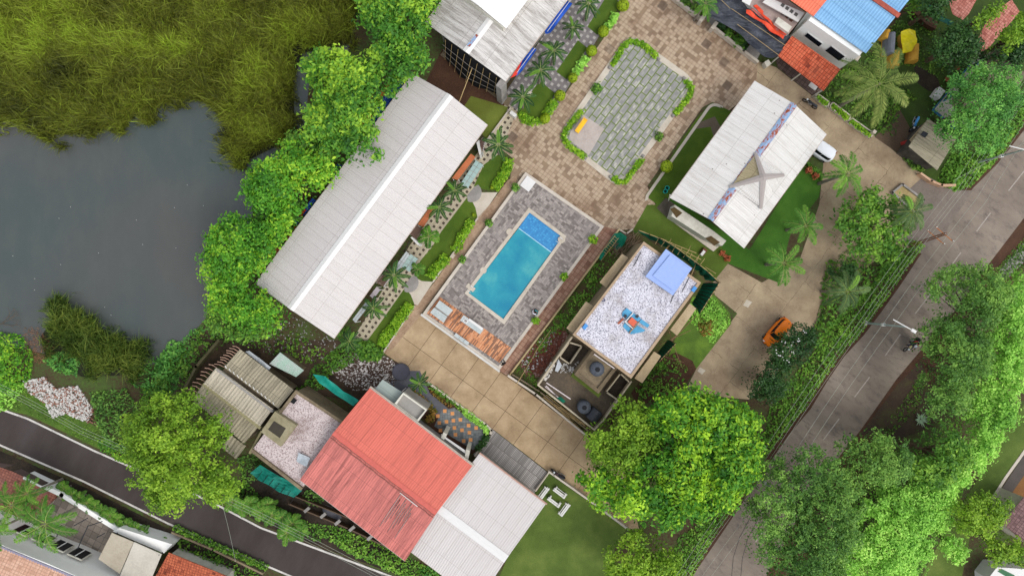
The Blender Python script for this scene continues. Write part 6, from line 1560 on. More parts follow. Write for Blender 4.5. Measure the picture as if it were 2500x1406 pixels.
# yellow tanks and hoppers
YT2 = mottled('rusty_yellow_paint', ('#b07c28', '#cc9a3c', '#d8ac50'), .8, 5); YB = plain('bright_yellow_sheet', '#d8c81a', 1, .4, .15, 2)
def trough(label, pts, w, h, mat, top=None):
    t = thing('yellow_tank', label, 'machine', P(*pts[0]), 0, 'rusty yellow machine parts behind the blue roof house')
    a, b = P(*pts[0], h), P(*pts[1], h); m = MB(); d = b - a; s_ = Vector((-d.y, d.x, 0)).normalized(); n = 8; vs = []
    for p in (a, b):
        for i in range(n + 1): an = math.pi * i / n; vs.append(Vector((p.x, p.y, 0)) + s_ * math.cos(an) * w / 2 + Vector((0, 0, .3 + math.sin(an) * (h - .3))))
    m.add(vs, [(i, i + 1, n + 2 + i, n + 1 + i) for i in range(n)] + [tuple(range(n + 1)), tuple(range(n + 1, 2 * n + 2))[::-1]]); m.build('hood', mat, t)
    MB().box(((a + b) / 2), math.atan2(d.y, d.x), d.length, w * .96, 0, .3).build('base', YT2, t)
    MB().tube([Vector((a.x, a.y, h * .6)), Vector((a.x, a.y, h * .6)) - d.normalized() * .12], w * .2, 10).build('port', RUBBER, t)
trough('rusty yellow machine with a grey hood, left of the bright yellow one', ((2183, 78), (2180, 128)), 1.1, 1.6, plain('grey_hood', '#6c7078', 1, .6, .15))
trough('narrow rusty yellow housing at the eave of the blue roof', ((2172, 72), (2165, 92)), .75, 1.3, YT2)
trough('rusty yellow housing half under the coconut fronds', ((2193, 122), (2192, 158)), 1.0, 1.5, YT2)
trough('rusty yellow bucket right of the bright yellow machine', ((2240, 106), (2238, 146)), 1.1, 1.5, YT2)
tarp('yellow_sheet', 'bright yellow wrapped machine behind the blue roof house', [(2201, 77), (2220, 71), (2236, 75), (2236, 108), (2226, 125), (2206, 130), (2202, 105)], 1.5, YB, 'sheet', wave=.12)
tag(MB().prism(PP([(2205, 80), (2232, 78), (2232, 108), (2222, 122), (2208, 124)], 1.3), 0, 1.3).build('yellow_crate', YT2), 'yellow block under the bright yellow sheet', 'machine')
# white and blue house under the feathery tree
t = thing('white_blue_house', 'narrow white house with a blue base line, mostly under the feathery tree', 'house', P(2330, 215))
b1, b2 = P(2275, 270), P(2374, 150); d = (b2 - b1).normalized(); nn = Vector((d.y, -d.x, 0)); 
if nn.x < 0: nn = -nn
q = [b1, b2, b2 + nn * 4.2, b1 + nn * 4.2]
MB().prism(q, 0, 3.4).build('wall', WHITEW, t); MB().prism([p + (p - sum(q, Vector()) / 4).normalized() * .03 for p in q], 0, .5, top=False).build('blue_band', plain('blue_wall_band', '#3f7ea6', 1, .7, .15), t)
MB().prism([p + (p - sum(q, Vector()) / 4).normalized() * .25 for p in q], 3.4, 3.55).build('roof', mottled('brown_slab_roof', ('#4c4238', '#6e6254', '#887a68'), .6, 5), t)
for u in (.2, .5, .8):
    o = MB().box(b1.lerp(b2, u) - nn * .02, math.atan2(d.y, d.x), 1.1, .1, 1.1, 2.2).build('window', BLUEC, t); MB().box(b1.lerp(b2, u) - nn * .05, math.atan2(d.y, d.x), .9, .1, 1.2, 2.1).build('pane', GLASS, o)
tag(MB().box(P(2283, 232), A, 1.1, .8, 0, .8).build('white_drum_stack', WHITE), 'pile of white sacks against the white and blue house', 'sacks')
g = 'clay pots in the grass plot'
for x, y, l in ((2333, 169, 'upper'), (2308, 196, 'lower')): tag(MB().lathe(P(x, y), [(.15, 0), (.26, .35), (.28, .4), (.22, .4), (.18, .3)], 14).build('clay_pot', plain('terracotta_pot', '#a0583e')), l + ' round clay pot in front of the white and blue house', 'pot', g)
# guard shed
t = thing('guard_shed', 'small weathered corrugated shed with a dark end wall beside the gate', 'shed', P(2270, 355), A)
MB().corr(P(2218, 358, 2.5), P(2266, 289, 2.5), P(2334, 340, 3.0), P(2288, 416, 3.0), .34, .05).build('roof', ASB2, t)
MB().prism(PP([(2218, 365), (2262, 300), (2322, 345), (2282, 408)], 2.4), 0, 2.4).build('wall', mottled('sooty_wall', ('#2c2926', '#46423c', '#6a6258'), .8, 5), t)
MB().prism(PP([(2256, 320), (2268, 326), (2260, 336), (2248, 329)], 2.9), 2.75, 2.83).build('dark_patch', BLACK, t)
tarp('pale_awning', 'pale folded awning on the left side of the guard shed', [(2257, 300), (2262, 303), (2226, 348), (2220, 342)], 2.0, plain('tan_cloth', '#b09c78'), 'awning', wave=.04)
tag(MB().box(P(2204, 350), R(20), .5, .35, 0, .5).build('red_box', plain('red_plastic', '#a83a34')), 'small red plastic box at the corner of the guard shed', 'box')
tag(MB().wall(PP([(2250, 424), (2275, 442), (2300, 452), (2332, 452)], .8), .22, 0, .8).build('gate_wall', mottled('peach_wall', ('#a88468', '#c49e80', '#d0b094'), .8, 5)), 'curved peach wall by the gate, below the guard shed', 'wall')
hedge('dense green plants in front of the guard shed', [(2206, 378), (2222, 376), (2262, 405), (2256, 418), (2235, 412)], .8, F_WEED, .2, 130)
t = thing('sump', 'sunken concrete basin with muddy water beside the gate palm', 'basin', P(2215, 470)); bq = [(2205, 450), (2256, 488), (2235, 520), (2180, 470)]
MB().wall([*PP(bq, .35), P(*bq[0], .35)], .2, 0, .35).build('rim', CONCG, t); m = MB().poly(PP(bq, .1)); 
for v in m.v: v.z = .08
m.build('muddy_water', mottled('muddy_water', ('#8a7444', '#a08c5c', '#b0a078'), .8, 4, rough=.3), t)
# ---------------------------------------------------------------- south-west villa
WHITE_, WHITE = WHITE, WALLW
t = thing('white_villa', 'white villa with a pale clay roof, dark windows and a tiled terrace', 'villa', P(150, 1340), R(-23))
ZV = 5.5
MB().prism(PP([(-200, 1240), (0, 1326), (14, 1334), (122, 1377), (188, 1406), (400, 1500), (300, 1700), (-300, 1500)], ZV), 0, ZV).build('wall', WHITE, t)
e1, e2 = P(-200, 1252, ZV + .1), P(330, 1472, ZV + .1)
MB().corr(e1, e2, P(250, 1640, ZV + 1.6), P(-280, 1420, ZV + 1.6), .3, .02, rows=3).build('roof', TILE3, t)
MB().wall([e1 - Vector((0, 0, .1)), e2 - Vector((0, 0, .1))], .3, ZV - .1, ZV + .12).build('fascia', plain('lilac_fascia', '#8a8494'), t)
f1, f2 = P(-200, 1240, ZV), P(400, 1500, ZV); dv = (f2 - f1).normalized(); nv = Vector((-dv.y, dv.x, 0)); nv = nv if nv.y > 0 else -nv
for x in (28, 72, 118, -20):
    c = P(x + 30, 1326 + (x + 8) * .43, ZV) + nv * .02; c.z = 0
    o = MB().box(c, math.atan2(dv.y, dv.x), 1.7, .14, 1.4, 3.3).build('window', WHITEW, t); MB().box(c + nv * .04, math.atan2(dv.y, dv.x), 1.5, .14, 1.5, 3.2).build('pane', GLASS, o); MB().box(c + nv * .07, math.atan2(dv.y, dv.x), .1, .14, 1.5, 3.2).build('mullion', WHITE, o)
sheet('villa_terrace', [(60, 1285), (150, 1200), (300, 1290), (272, 1305), (255, 1362), (200, 1335), (90, 1290)], .0145, mk_tiles('grey_terrace_tiles', '#857a70', '#9a8e82', .75, .75, '#5c544c'), rot=R(-27))
sheet('villa_forecourt', [(0, 1140), (30, 1150), (150, 1205), (60, 1285), (0, 1260), (-300, 1200), (-300, 1050)], .0145, mk_tiles('red_block_forecourt', '#8c5648', '#a56c5c', .3, .3, '#6c4438', patch='#857068'), rot=R(-25))
t = thing('villa_canopy', 'beige fibre sheet canopy with a brown stain beside the villa', 'canopy', P(320, 1350), R(-25))
MB().corr(P(240, 1364, 3.1), P(273, 1300, 3.1), P(326, 1322, 3.0), P(292, 1400, 3.0), .5, .015).build('roof_sheet', mottled('beige_fibre_sheet', ('#9c917e', '#b0a592', '#bab09e'), .5, 5), t)
MB().corr(P(290, 1412, 3.05), P(327, 1322, 3.05), P(395, 1352, 2.9), P(364, 1425, 2.9), .5, .015).build('roof_sheet', mottled('pale_fibre_sheet', ('#aaa396', '#bfb8aa', '#cac3b6'), .5, 5), t)
MB().lathe(P(291, 1342, 3.1), [(.0, .02), (.75, .03)], 20)
for x, y in ((250, 1364), (277, 1306), (388, 1354), (362, 1412)): MB().tube([P(x, y, 2.9) * Vector((1, 1, 0)), P(x, y, 2.95)], .06, 6).build('post', BLACK, t)
tag(MB().wall([*PP([(62, 1166), (150, 1208), (285, 1292)], 1.6)], .45, 0, 1.6).build('villa_wall', WHITE, rot=R(-27)), 'long white garden wall of the villa along the left road', 'wall')
tag(MB().prism(PP([(275, 1296), (292, 1288), (420, 1328), (400, 1350), (330, 1320)], 2.2), 0, 2.2).build('annex', WHITE), 'white annex wall between the villa canopy and the row of small palms', 'wall')
WHITE = WHITE_
g = 'dark posts on the villa terrace'
for a, b, l in (((180, 1283), (214, 1264), 'upper left'), ((213, 1284), (250, 1272), 'upper right'), ((214, 1284), (190, 1338), 'long lower'), ((237, 1311), (255, 1301), 'short right'), ((150, 1281), (138, 1310), 'short left')): tag(MB().tube([P(*a, 2.4), P(*b, 2.4)], .05, 5).build('pergola_beam', BLACK), l + ' dark beam over the villa terrace', 'beam', g)
t = thing('clay_roof_house', 'small house with an old orange clay tile roof at the bottom edge', 'house', P(460, 1390), R(-18))
MB().corr(P(372, 1420, 2.6), P(600, 1500, 2.6), P(560, 1408, 3.4), P(412, 1348, 3.4), .25, .03, rows=6).build('roof', TILE2, t)
MB().prism(PP([(392, 1415), (412, 1356), (550, 1410), (580, 1480)], 2.4), 0, 2.4).build('wall', WHITEW, t)
tag(MB().wall(PP([(420, 1300), (520, 1342), (640, 1400)], .9), .2, 0, .9).build('road_wall', CONCD, rot=R(-25)), 'weathered wall behind the clipped hedge along the left road', 'wall')
hedge('long clipped hedge between the left road and the weathered wall', band([(420, 1290), (500, 1325), (580, 1358), (650, 1390)], 14), 1.0, F_MID, .13, 220)
g = 'dark roof awnings along the left road'
tarp('dark_awning', 'dark brown flat awning nearest the left edge over the red forecourt', [(-40, 1120), (0, 1130), (32, 1135), (8, 1142), (-40, 1135)], 2.2, plain('dark_brown_sheet', '#40342e'), 'awning', g, wave=.02)
tarp('dark_awning', 'dark brown flat awning beside the white garden wall of the villa', [(34, 1150), (52, 1144), (120, 1178), (103, 1186)], 2.2, plain('dark_brown_sheet', '#40342e'), 'awning', g, wave=.02)
# south-east buildings
t = thing('maroon_roof_house', 'house with a maroon tiled roof at the right edge', 'house', P(2480, 1280), A)
MB().corr(P(2448, 1278, 4), P(2505, 1205, 4), P(2580, 1260, 5), P(2520, 1340, 5), .3, .02, rows=4).build('roof', MAROON, t); MB().prism(PP([(2455, 1280), (2505, 1215), (2570, 1260), (2518, 1332)], 3.8), 0, 3.8).build('wall', CREAM, t)
t = thing('white_strip_house', 'white flat roof with a green strip at the bottom right corner', 'house', P(2450, 1400), V)
MB().prism(PP([(2412, 1412), (2434, 1384), (2500, 1388), (2560, 1420), (2520, 1500), (2420, 1500)], 2.2), 0, 2.2).build('roof_slab', WHITE, t); MB().prism(PP([(2436, 1394), (2446, 1388), (2478, 1404), (2468, 1414)], 2.24), 2.2, 2.24).build('green_strip', plain('green_roof_strip', '#3c6a48'), t)
# ---------------------------------------------------------------- vehicles and people
car('bright orange hatchback half hidden by the flowering bush on the drive', 1899, 811, R(-131), 3.7, 1.55, 1.5, ('orange_car_paint', '#ff8420'))
car('white car with its nose under the blue ridge hall roof', 1999, 361, R(145), 4.0, 1.7, 1.6, ('white_car_paint', '#dfe1e4'))
mb1 = moto('black motorcycle parked on the drive beside the drive planters', 1978, 253, R(145), ('black_bike_tank', '#26282c'), '#3c3e42')
moto('dark motorcycle parked against the pale wall of the bench lawn', 1363, 1157, R(148), ('dark_red_bike_tank', '#3a2a2e'), '#22252c')
moto('blue motorcycle parked in the dirt lane above the guard shed', 2232, 303, R(-115), ('blue_bike_tank', '#3c86c0'), '#4a94cc')
rb = moto('road motorcycle carrying two people along the main road', 2222, 842, R(-130), ('pale_yellow_bike_tank', '#d8cc90'), rack=True)
bl = rb.location; fw = Vector((math.cos(R(-130)), math.sin(R(-130)), 0))
person('rider in a dark blue shirt and white helmet on the moving motorcycle', bl + fw * .0, R(-130), RIDE, '#1f2c44', '#23304a', helmet='#e4eaf0', group='people on the moving motorcycle')
person('passenger in a crimson top behind the rider on the moving motorcycle', bl - fw * .42 + Vector((0, 0, .04)), R(-130), PILL, '#b8183c', '#20242e', group='people on the moving motorcycle')
c = bl - fw * .85; t = thing('luggage', 'dark bag strapped behind the passenger of the moving motorcycle', 'bag', (c.x, c.y, .9), R(-130))
MB().ball((0, 0, .2), .26, 10, (.8, 1.4, .8)).build('bag_body', plain('dark_green_bag', '#1c2420'), t, local=True, smooth=True); MB().tube([(0, -.3, .35), (0, 0, .44), (0, .3, .35)], .02, 5).build('strap', RUBBER, t, local=True)
g = 'people sitting together on the pool terrace'
c = P(1302, 765, DZ + .8); person('person in a white shirt sitting on the pool terrace', (c.x, c.y, DZ), R(35), CROSS, '#e8e6f0', '#3c4258', group=g)
c = P(1312, 761, DZ + .8); person('person in a teal shirt sitting beside the one in white', (c.x, c.y, DZ), R(-160), CROSS, '#3c8c94', '#6c8ca4', group=g)
c = P(1229, 888, DZ + 1.2); person('person in black standing at the bottom corner of the pool terrace', (c.x, c.y, DZ), R(120), STAND, '#141418', '#18181c')
# ---------------------------------------------------------------- street lamps, poles, wires
def lamp(label, base, h, arm, tail, mat):
    b = P(*base); t = thing('street_lamp', label, 'street lamp', (b.x, b.y, 0), 0, 'street lamps along the main road')
    MB().tube([(0, 0, 0), (0, 0, h * .5), (0, 0, h)], [.12, .1, .07], 10).build('pole', mat, t, local=True)
    MB().lathe((0, 0, 0), [(.25, 0), (.25, .15), (.14, .2)], 12).build('base', CONC, t, local=True)
    a = P(*arm, h) - Vector((b.x, b.y, 0)); q = P(*tail, h) - Vector((b.x, b.y, 0)); MB().tube([q + Vector((0, 0, -.1)), a + Vector((0, 0, .15))], .055, 6).build('arm', WHITE, t, local=True)
    d = (a - q).normalized(); o = MB().box(a + d * .2, math.atan2(d.y, d.x), .5, .3, a.z + .1, a.z + .24).build('lamp_head', WHITE, t, local=True)
    MB().box(a + d * .2, math.atan2(d.y, d.x), .4, .22, a.z + .07, a.z + .1).build('lamp_glass', plain('lamp_glass', '#d8dcdc', 1, .15, .02), o, local=True)
    MB().box((0, 0), 0, .3, .3, h * .45, h * .45 + .4).build('junction_box', WHITE, t, local=True)
GP = plain('galvanised_pole', '#9aa6a0', 1, .5, .1)
lamp('street lamp in the middle of the main road, beside the two on a motorcycle', (2112, 788), 7.9, (2224, 805), (2182, 780), GP)
lamp('street lamp at the lower verge beside the big broadleaf tree', (1840, 1157), 7.6, (1910, 1207), (1880, 1187), GP)
lamp('street lamp by the guard shed at the right edge', (2386, 397), 7.9, (2520, 372), (2466, 356), GP)
t = thing('utility_pole', 'rust brown lattice pole leaning over the gate apron', 'utility pole', P(2222, 600), 0)
b = P(2222, 600); tp = P(2310, 570, 6.4); RU_ = plain('rusty_iron', '#7c4a2c', 1, .8, .2); m = MB()
for s_ in ((.14, .14), (-.14, .14), (.14, -.14), (-.14, -.14)): m.tube([b + Vector((*s_, 0)), tp + Vector((s_[0] * .6, s_[1] * .6, 0))], .03, 5)
for i in range(12): p = b.lerp(tp, i / 12); q = b.lerp(tp, (i + 1) / 12); m.tube([p + Vector((.13, .13, 0)), q + Vector((-.13, -.13, 0))], .02, 4)
m.build('lattice', RU_, t)
for z in (.72, .95):
    p = b.lerp(tp, z); m = MB().tube([p + Vector((-.9, .75, 0)), p + Vector((.9, -.75, 0))], .05, 5); m.build('cross_arm', plain('orange_rust_arm', '#a8683c'), t)
    for s_ in (-.85, 0, .85): MB().tube([p + Vector((s_, -s_ * .83, 0)), p + Vector((s_, -s_ * .83, .2))], .05, 6).build('insulator', WHITE, t)
WIRE = plain('pale_wire', '#a4a898', 1, .5, .1)
def wire(label, pts, z, group, r=.013):
    path = []
    for a, b in zip(pts[:-1], pts[1:]):
        A_, B_ = P(*a, z), P(*b, z)
        for i in range(8): u = i / 8; p = A_.lerp(B_, u); p.z -= .5 * 4 * u * (1 - u) * min(1, (B_ - A_).length / 25); path.append(p)
    path.append(P(*pts[-1], z)); tag(MB().tube(path, r, 4).build('overhead_wire', WIRE), label, 'wire', group)
g = 'overhead wires along the main road'
for i, (o, z, l) in enumerate(((-22, 6.4, 'outermost, nearest the compound'), (-8, 6.2, 'second from the compound'), (0, 6.0, 'third from the compound'), (8, 6.2, 'fourth from the compound'), (40, 6.6, 'running over the asphalt edge'), (62, 6.6, 'farthest out over the asphalt'))):
    wire('thin overhead wire along the main road, ' + l, [(2640 + o, 40), (2345 + o, 468 + o * .4), (2115 + o, 776 + o * .4), (1880 + o, 1120 + o * .4), (1650 + o, 1440)], z, g)
g = 'overhead wires along the left road'
for i, (o, l) in enumerate(((0, 'upper'), (8, 'middle'), (15, 'lower'))): wire('thin overhead wire along the left road, ' + l + ' one', [(-300, 790 + o), (200, 1045 + o), (560, 1215 + o), (1000, 1440 + o)], 6, g)
wire('single dark wire crossing the left road', [(540, 1220), (575, 1370)], 5, None)
wire('thin wire sagging from the top right edge to the gate', [(2500, 350), (2330, 440)], 6.5, None)
# ---------------------------------------------------------------- planting
g = 'palms of the hall gardens'
for x, y, r, h, k, rot, l in (
    (1437, 10, 44, 4.5, 'royal', .3, 'royal palm at the top edge between the blue awning and the first clipped ball'),
    (1399, 68, 36, 3.5, 'royal', 1.1, 'small royal palm beside the upper end of the blue awning'),
    (1353, 124, 44, 4.5, 'royal', 2.0, 'royal palm with a bright young frond beside the gap between the two awnings'),
    (1320, 172, 46, 4.5, 'royal', 2.9, 'royal palm beside the red end of the lower awning'),
    (1277, 238, 44, 4.2, 'royal', 3.7, 'royal palm by the pale stone basin'),
    (1217, 354, 48, 4.8, 'royal', .8, 'large dark royal palm at the top corner of the long hall'),
    (1111, 465, 38, 4.2, 'royal', 1.6, 'dark royal palm beside the teal canopy, right one of the close pair'),
    (1073, 506, 42, 4.2, 'royal', 2.5, 'royal palm left one of the close pair beside the middle lawn'),
    (962, 672, 46, 4.6, 'royal', 4.2, 'royal palm over the grey semicircle above the lowest lawn'),
    (912, 752, 40, 4.0, 'royal', 5.1, 'royal palm over the lower checkered patio'),
    (853, 832, 38, 4.2, 'royal', .2, 'shaggy palm at the bottom corner of the long hall roof'),
    (1024, 936, 36, 3.0, 'royal', 1.9, 'small palm beside the round slate disc')):
    palm(l, x, y, r, h, k, rot, g)
palm('thin straggly palm on the middle checkered patio', 1047, 578, 32, 3.5, 'young', .5, g)
palm('small bright palm at the lower tip of the middle lawn', 1020, 658, 22, 1.8, 'young', 1.5, g)
palm('bright young fan of a palm by the lower garden corner', 838, 818, 24, 3, 'young', 2.0, g)
g = 'palms along the drive'
palm('tall feathery palm spreading over the drive near the white car', 2068, 425, 66, 6.5, 'bright', .4, g)
palm('bright yellow-green palm on the lawn edge, second down the drive', 1966, 552, 56, 5, 'bright', 1.4, g)
palm('palm with one bright frond at the lower tip of the lawn', 1913, 642, 62, 5, 'bright', 2.3, g)
palm('dark dusty palm beside the bushes over the drive wall', 2068, 712, 62, 6, 'dull', .6, g)
palm('dark palm leaning towards the road beside the sunken basin', 2226, 516, 60, 6.5, 'dull', 1.7, g)
palm('small dusty palm among the bushes below the orange car', 1908, 886, 34, 3, 'dull', 2.6, g)
palm('bright palm over the black tarpaulin at the top edge', 1722, 10, 46, 4.5, 'bright', .9)
palm('large coconut palm with long drooping fronds in the grass plot', 2146, 206, 112, 8.5, 'coconut', .5)
g = 'palms of the white villa'
palm('largest palm over the villa terrace', 112, 1277, 84, 6.5, 'bright', .2, g)
palm('palm over the red forecourt at the left edge', 30, 1232, 66, 6, 'bright', 1.2, g)
palm('palm behind the largest one, over the white garden wall', 68, 1205, 52, 5.5, 'bright', 2.4, g)
palm('palm half outside the left edge above the villa windows', -5, 1290, 55, 6, 'bright', 3.1, g)
g = 'small fan palms along the villa wall'
fp = [(158, 1192), (176, 1208), (196, 1214), (214, 1226), (232, 1236), (252, 1246), (270, 1258), (288, 1268), (312, 1280), (330, 1292), (350, 1302), (375, 1318), (396, 1328)]
od = ['first from the forecourt', 'second', 'third', 'fourth', 'fifth', 'sixth', 'seventh', 'eighth', 'ninth', 'tenth', 'eleventh', 'twelfth', 'last, by the clay roof']
for i, (x, y) in enumerate(fp): palm('small bright palm in the row along the villa wall, ' + od[i], x, y, 24 - i % 3 * 2, 1.1, 'fan', i * .8, g)
g = 'dark fan palms above the left road'
for i, (x, y) in enumerate([(570, 1224), (592, 1236), (612, 1228), (640, 1246), (665, 1256), (690, 1262), (715, 1278), (732, 1292), (655, 1232), (702, 1300)]):
    palm('dark green fan palm in the verge above the left road, ' + ['nearest the round tree', 'second', 'third, set back', 'fourth', 'fifth', 'sixth', 'seventh', 'eighth', 'behind the fourth', 'nearest the kerb'][i], x, y, 30 - i % 3 * 3, 1.4, 'fan', i * .9, g)
# trees between the pond and the long hall
g = 'broadleaf trees between the pond and the halls'
tree('broadleaf_tree', 'tall bright broadleaf tree at the top edge beside the north hall', [(880, -40), (1080, -40), (1058, 40), (1045, 70), (1040, 110), (1046, 150), (1000, 185), (940, 190), (885, 150), (905, 100), (870, 40)], 7, 2.5, 1.15, 36, .22, F_BRIGHT, group=g)
tree('broadleaf_tree', 'bright spreading tree overhanging the long hall roof', [(735, 145), (790, 118), (870, 130), (930, 160), (1000, 180), (985, 212), (930, 225), (935, 250), (905, 300), (925, 345), (925, 385), (882, 412), (830, 392), (790, 380), (745, 330), (735, 280), (770, 240), (745, 190)], 6.5, 2.5, 1.1, 36, .22, F_BRIGHT, group=g)
tree('broadleaf_tree', 'vivid tree halfway down the pond side of the long hall', [(588, 440), (640, 400), (690, 360), (730, 335), (800, 385), (830, 410), (800, 440), (760, 485), (725, 520), (700, 570), (670, 592), (640, 550), (608, 500)], 6, 2.3, 1.0, 36, .21, F_BRIGHT2, group=g)
tree('broadleaf_tree', 'brightest yellow-green tree leaning over the pond at the lower end of the long hall', [(495, 580), (530, 535), (600, 520), (640, 530), (680, 570), (678, 605), (640, 640), (622, 690), (690, 745), (705, 775), (680, 800), (600, 822), (540, 790), (510, 720), (485, 660)], 6.2, 2.3, .9, 36, .19, F_BRIGHT2, star=False, group=g)
tree('broadleaf_tree', 'duller rounded tree at the pond corner below the brightest one', [(502, 750), (560, 755), (640, 795), (648, 828), (590, 830), (530, 815), (500, 785)], 4.0, 1.6, .8, 32, .17, F_MID, group=g)
tree('broadleaf_tree', 'low duller tree filling the gap beside the blue and orange tarpaulin scrap', [(620, 500), (700, 480), (740, 500), (720, 545), (690, 590), (640, 585), (600, 540)], 4.2, 1.5, .8, 34, .19, F_MID, group=g)
tree('broadleaf_tree', 'low duller tree filling the gap below the overhanging tree', [(700, 330), (780, 320), (840, 380), (820, 420), (760, 430), (700, 400)], 4.2, 1.5, .8, 34, .19, F_MID, group=g)
tree('round_tree', 'big round olive-green tree beside the left road and the sheds', [(325, 985), (400, 965), (440, 950), (480, 965), (500, 1005), (548, 1012), (552, 1060), (530, 1100), (570, 1150), (588, 1200), (500, 1240), (430, 1258), (360, 1240), (345, 1180), (310, 1120), (288, 1050), (295, 1010)], 7, 3.2, .95, 44, .17, F_OLIVE)
g = 'big broadleaf trees below the construction house'
tree('broadleaf_tree', 'fine leaved olive tree beside the pale yard wall and rear terrace', [(1428, 1070), (1445, 1045), (1480, 1025), (1525, 968), (1560, 985), (1600, 1010), (1610, 1100), (1560, 1150), (1500, 1165), (1440, 1130)], 7, 2.8, 1.0, 42, .17, F_OLIVE, group=g)
tree('flame_tree', 'huge bright broadleaf tree with orange specks beside the main road verge', [(1580, 1010), (1600, 975), (1650, 960), (1690, 935), (1730, 962), (1800, 970), (1850, 1010), (1870, 1060), (1865, 1110), (1840, 1165), (1790, 1230), (1720, 1285), (1650, 1312), (1560, 1298), (1470, 1238), (1402, 1172), (1440, 1150), (1540, 1150), (1600, 1100)], 8, 3.4, 1.25, 36, .22, F_BIGT, group=g)
tree('round_tree', 'smaller olive tree at the bottom edge beside the broad lawn', [(1478, 1350), (1540, 1300), (1620, 1318), (1662, 1365), (1662, 1440), (1480, 1440)], 5, 2, .9, 42, .17, F_OLIVE, group=g)
tree('small_tree', 'open young tree with gaps spreading over the drive wall', [(2022, 520), (2070, 480), (2130, 450), (2190, 470), (2235, 540), (2255, 590), (2205, 612), (2170, 645), (2100, 632), (2040, 590)], 4.5, 1.6, .75, 26, .2, F_MID, gap=.3, fill=3)
tree('feathery_tree', 'large soft feathery tree over the white and blue house', [(2298, 262), (2320, 190), (2370, 158), (2430, 150), (2480, 165), (2492, 220), (2490, 290), (2450, 345), (2400, 372), (2340, 362), (2300, 330)], 7.5, 3, .95, 60, .13, F_FEATH)
g = 'dark rain trees right of the main road'
tree('rain_tree', 'dark feathery tree with a branch reaching over the main road, topmost', [(2252, 700), (2285, 678), (2330, 640), (2400, 645), (2450, 660), (2470, 720), (2440, 780), (2380, 815), (2320, 800), (2300, 745)], 8, 3, .85, 62, .13, F_RAIN, base=(2330, 800), group=g)
tree('rain_tree', 'dark feathery tree beside the litter strewn clearing', [(2250, 800), (2300, 775), (2400, 800), (2430, 870), (2390, 960), (2335, 1045), (2285, 1035), (2262, 960), (2262, 880)], 8, 3, .85, 62, .13, F_RAIN, base=(2270, 900), group=g)
tree('rain_tree', 'largest dark feathery tree at the bottom edge of the main road', [(1830, 1250), (1860, 1150), (1930, 1100), (2000, 1095), (2060, 1130), (2120, 1190), (2110, 1290), (2060, 1440), (1900, 1440), (1830, 1360)], 8.5, 3.4, .95, 58, .13, F_RAIN, base=(2000, 1250), group=g)
tree('rain_tree', 'dark feathery tree between the largest one and the creeper bank', [(2040, 1100), (2080, 1065), (2160, 1050), (2230, 1080), (2230, 1160), (2150, 1200), (2080, 1160)], 7.5, 2.5, .85, 60, .13, F_RAIN, base=(2112, 1100), group=g)
g = 'lighter trees among the creepers'
tree('broadleaf_tree', 'pale leafy tree beside the agave', [(2260, 1060), (2320, 1030), (2360, 1060), (2370, 1130), (2320, 1190), (2250, 1200), (2210, 1140)], 7, 2.4, .9, 36, .19, F_MID, group=g)
tree('broadleaf_tree', 'small bright tree on the lower right lawn', [(2275, 1265), (2300, 1250), (2340, 1320), (2365, 1345), (2362, 1375), (2320, 1370), (2290, 1340)], 4, 1.4, .6, 45, .16, F_VINE, group=g)
tree('broadleaf_tree', 'olive tree against the maroon roof', [(2330, 1230), (2400, 1205), (2465, 1220), (2470, 1265), (2430, 1300), (2360, 1310), (2330, 1275)], 5.5, 1.8, .7, 42, .16, F_OLIVE, group=g)
tree('broadleaf_tree', 'yellowish tree in front of the white strip roof', [(2398, 1320), (2440, 1298), (2500, 1325), (2500, 1370), (2430, 1378)], 5, 1.8, .7, 40, .17, F_OLIVE, group=g)
tree('broadleaf_tree', 'small bright tree at the bottom edge of the lower right lawn', [(2200, 1395), (2240, 1375), (2275, 1390), (2275, 1430), (2200, 1430)], 4, 1.2, .6, 45, .16, F_VINE, group=g)
g = 'dark flowering bushes beside the drive'
tree('flowering_bush', 'dark bush with white flowers overhanging the orange car', [(1880, 850), (1895, 822), (1925, 805), (1960, 785), (1995, 790), (1990, 840), (1950, 890), (1900, 910), (1878, 885)], 3.5, 1.5, .7, 62, .13, F_DARK, cat='bush', group=g, low=.8)
tree('flowering_bush', 'round dark bush at the lower end of the drive', [(1818, 925), (1850, 895), (1890, 885), (1935, 905), (1930, 955), (1885, 985), (1835, 965)], 3.2, 1.5, .7, 62, .13, F_DARK, cat='bush', group=g, low=.8)
tree('flowering_bush', 'dark clipped bush behind the dusty palm', [(2026, 655), (2060, 640), (2095, 650), (2095, 690), (2060, 705), (2024, 690)], 2.2, .8, .5, 62, .13, F_DARK, cat='bush', group=g, low=.5)
c0 = [P(x, y, 4.6) for x, y in ((1915, 858), (1930, 845), (1942, 835), (1905, 872), (1950, 830), (1922, 880), (1968, 812), (1895, 858), (1935, 862), (1912, 838))]
m = MB()
for c in c0:
    for k_ in range(3): m.ball(c + Vector((rng.normal(0, .2), rng.normal(0, .2), rng.uniform(-.2, .2))), .07, 6, (1, 1, .5))
tag(m.build('white_blossom', WHITE), 'scattered white blossom on the bush over the orange car', 'blossom', kind='stuff')
g = 'trees of the top right corner'
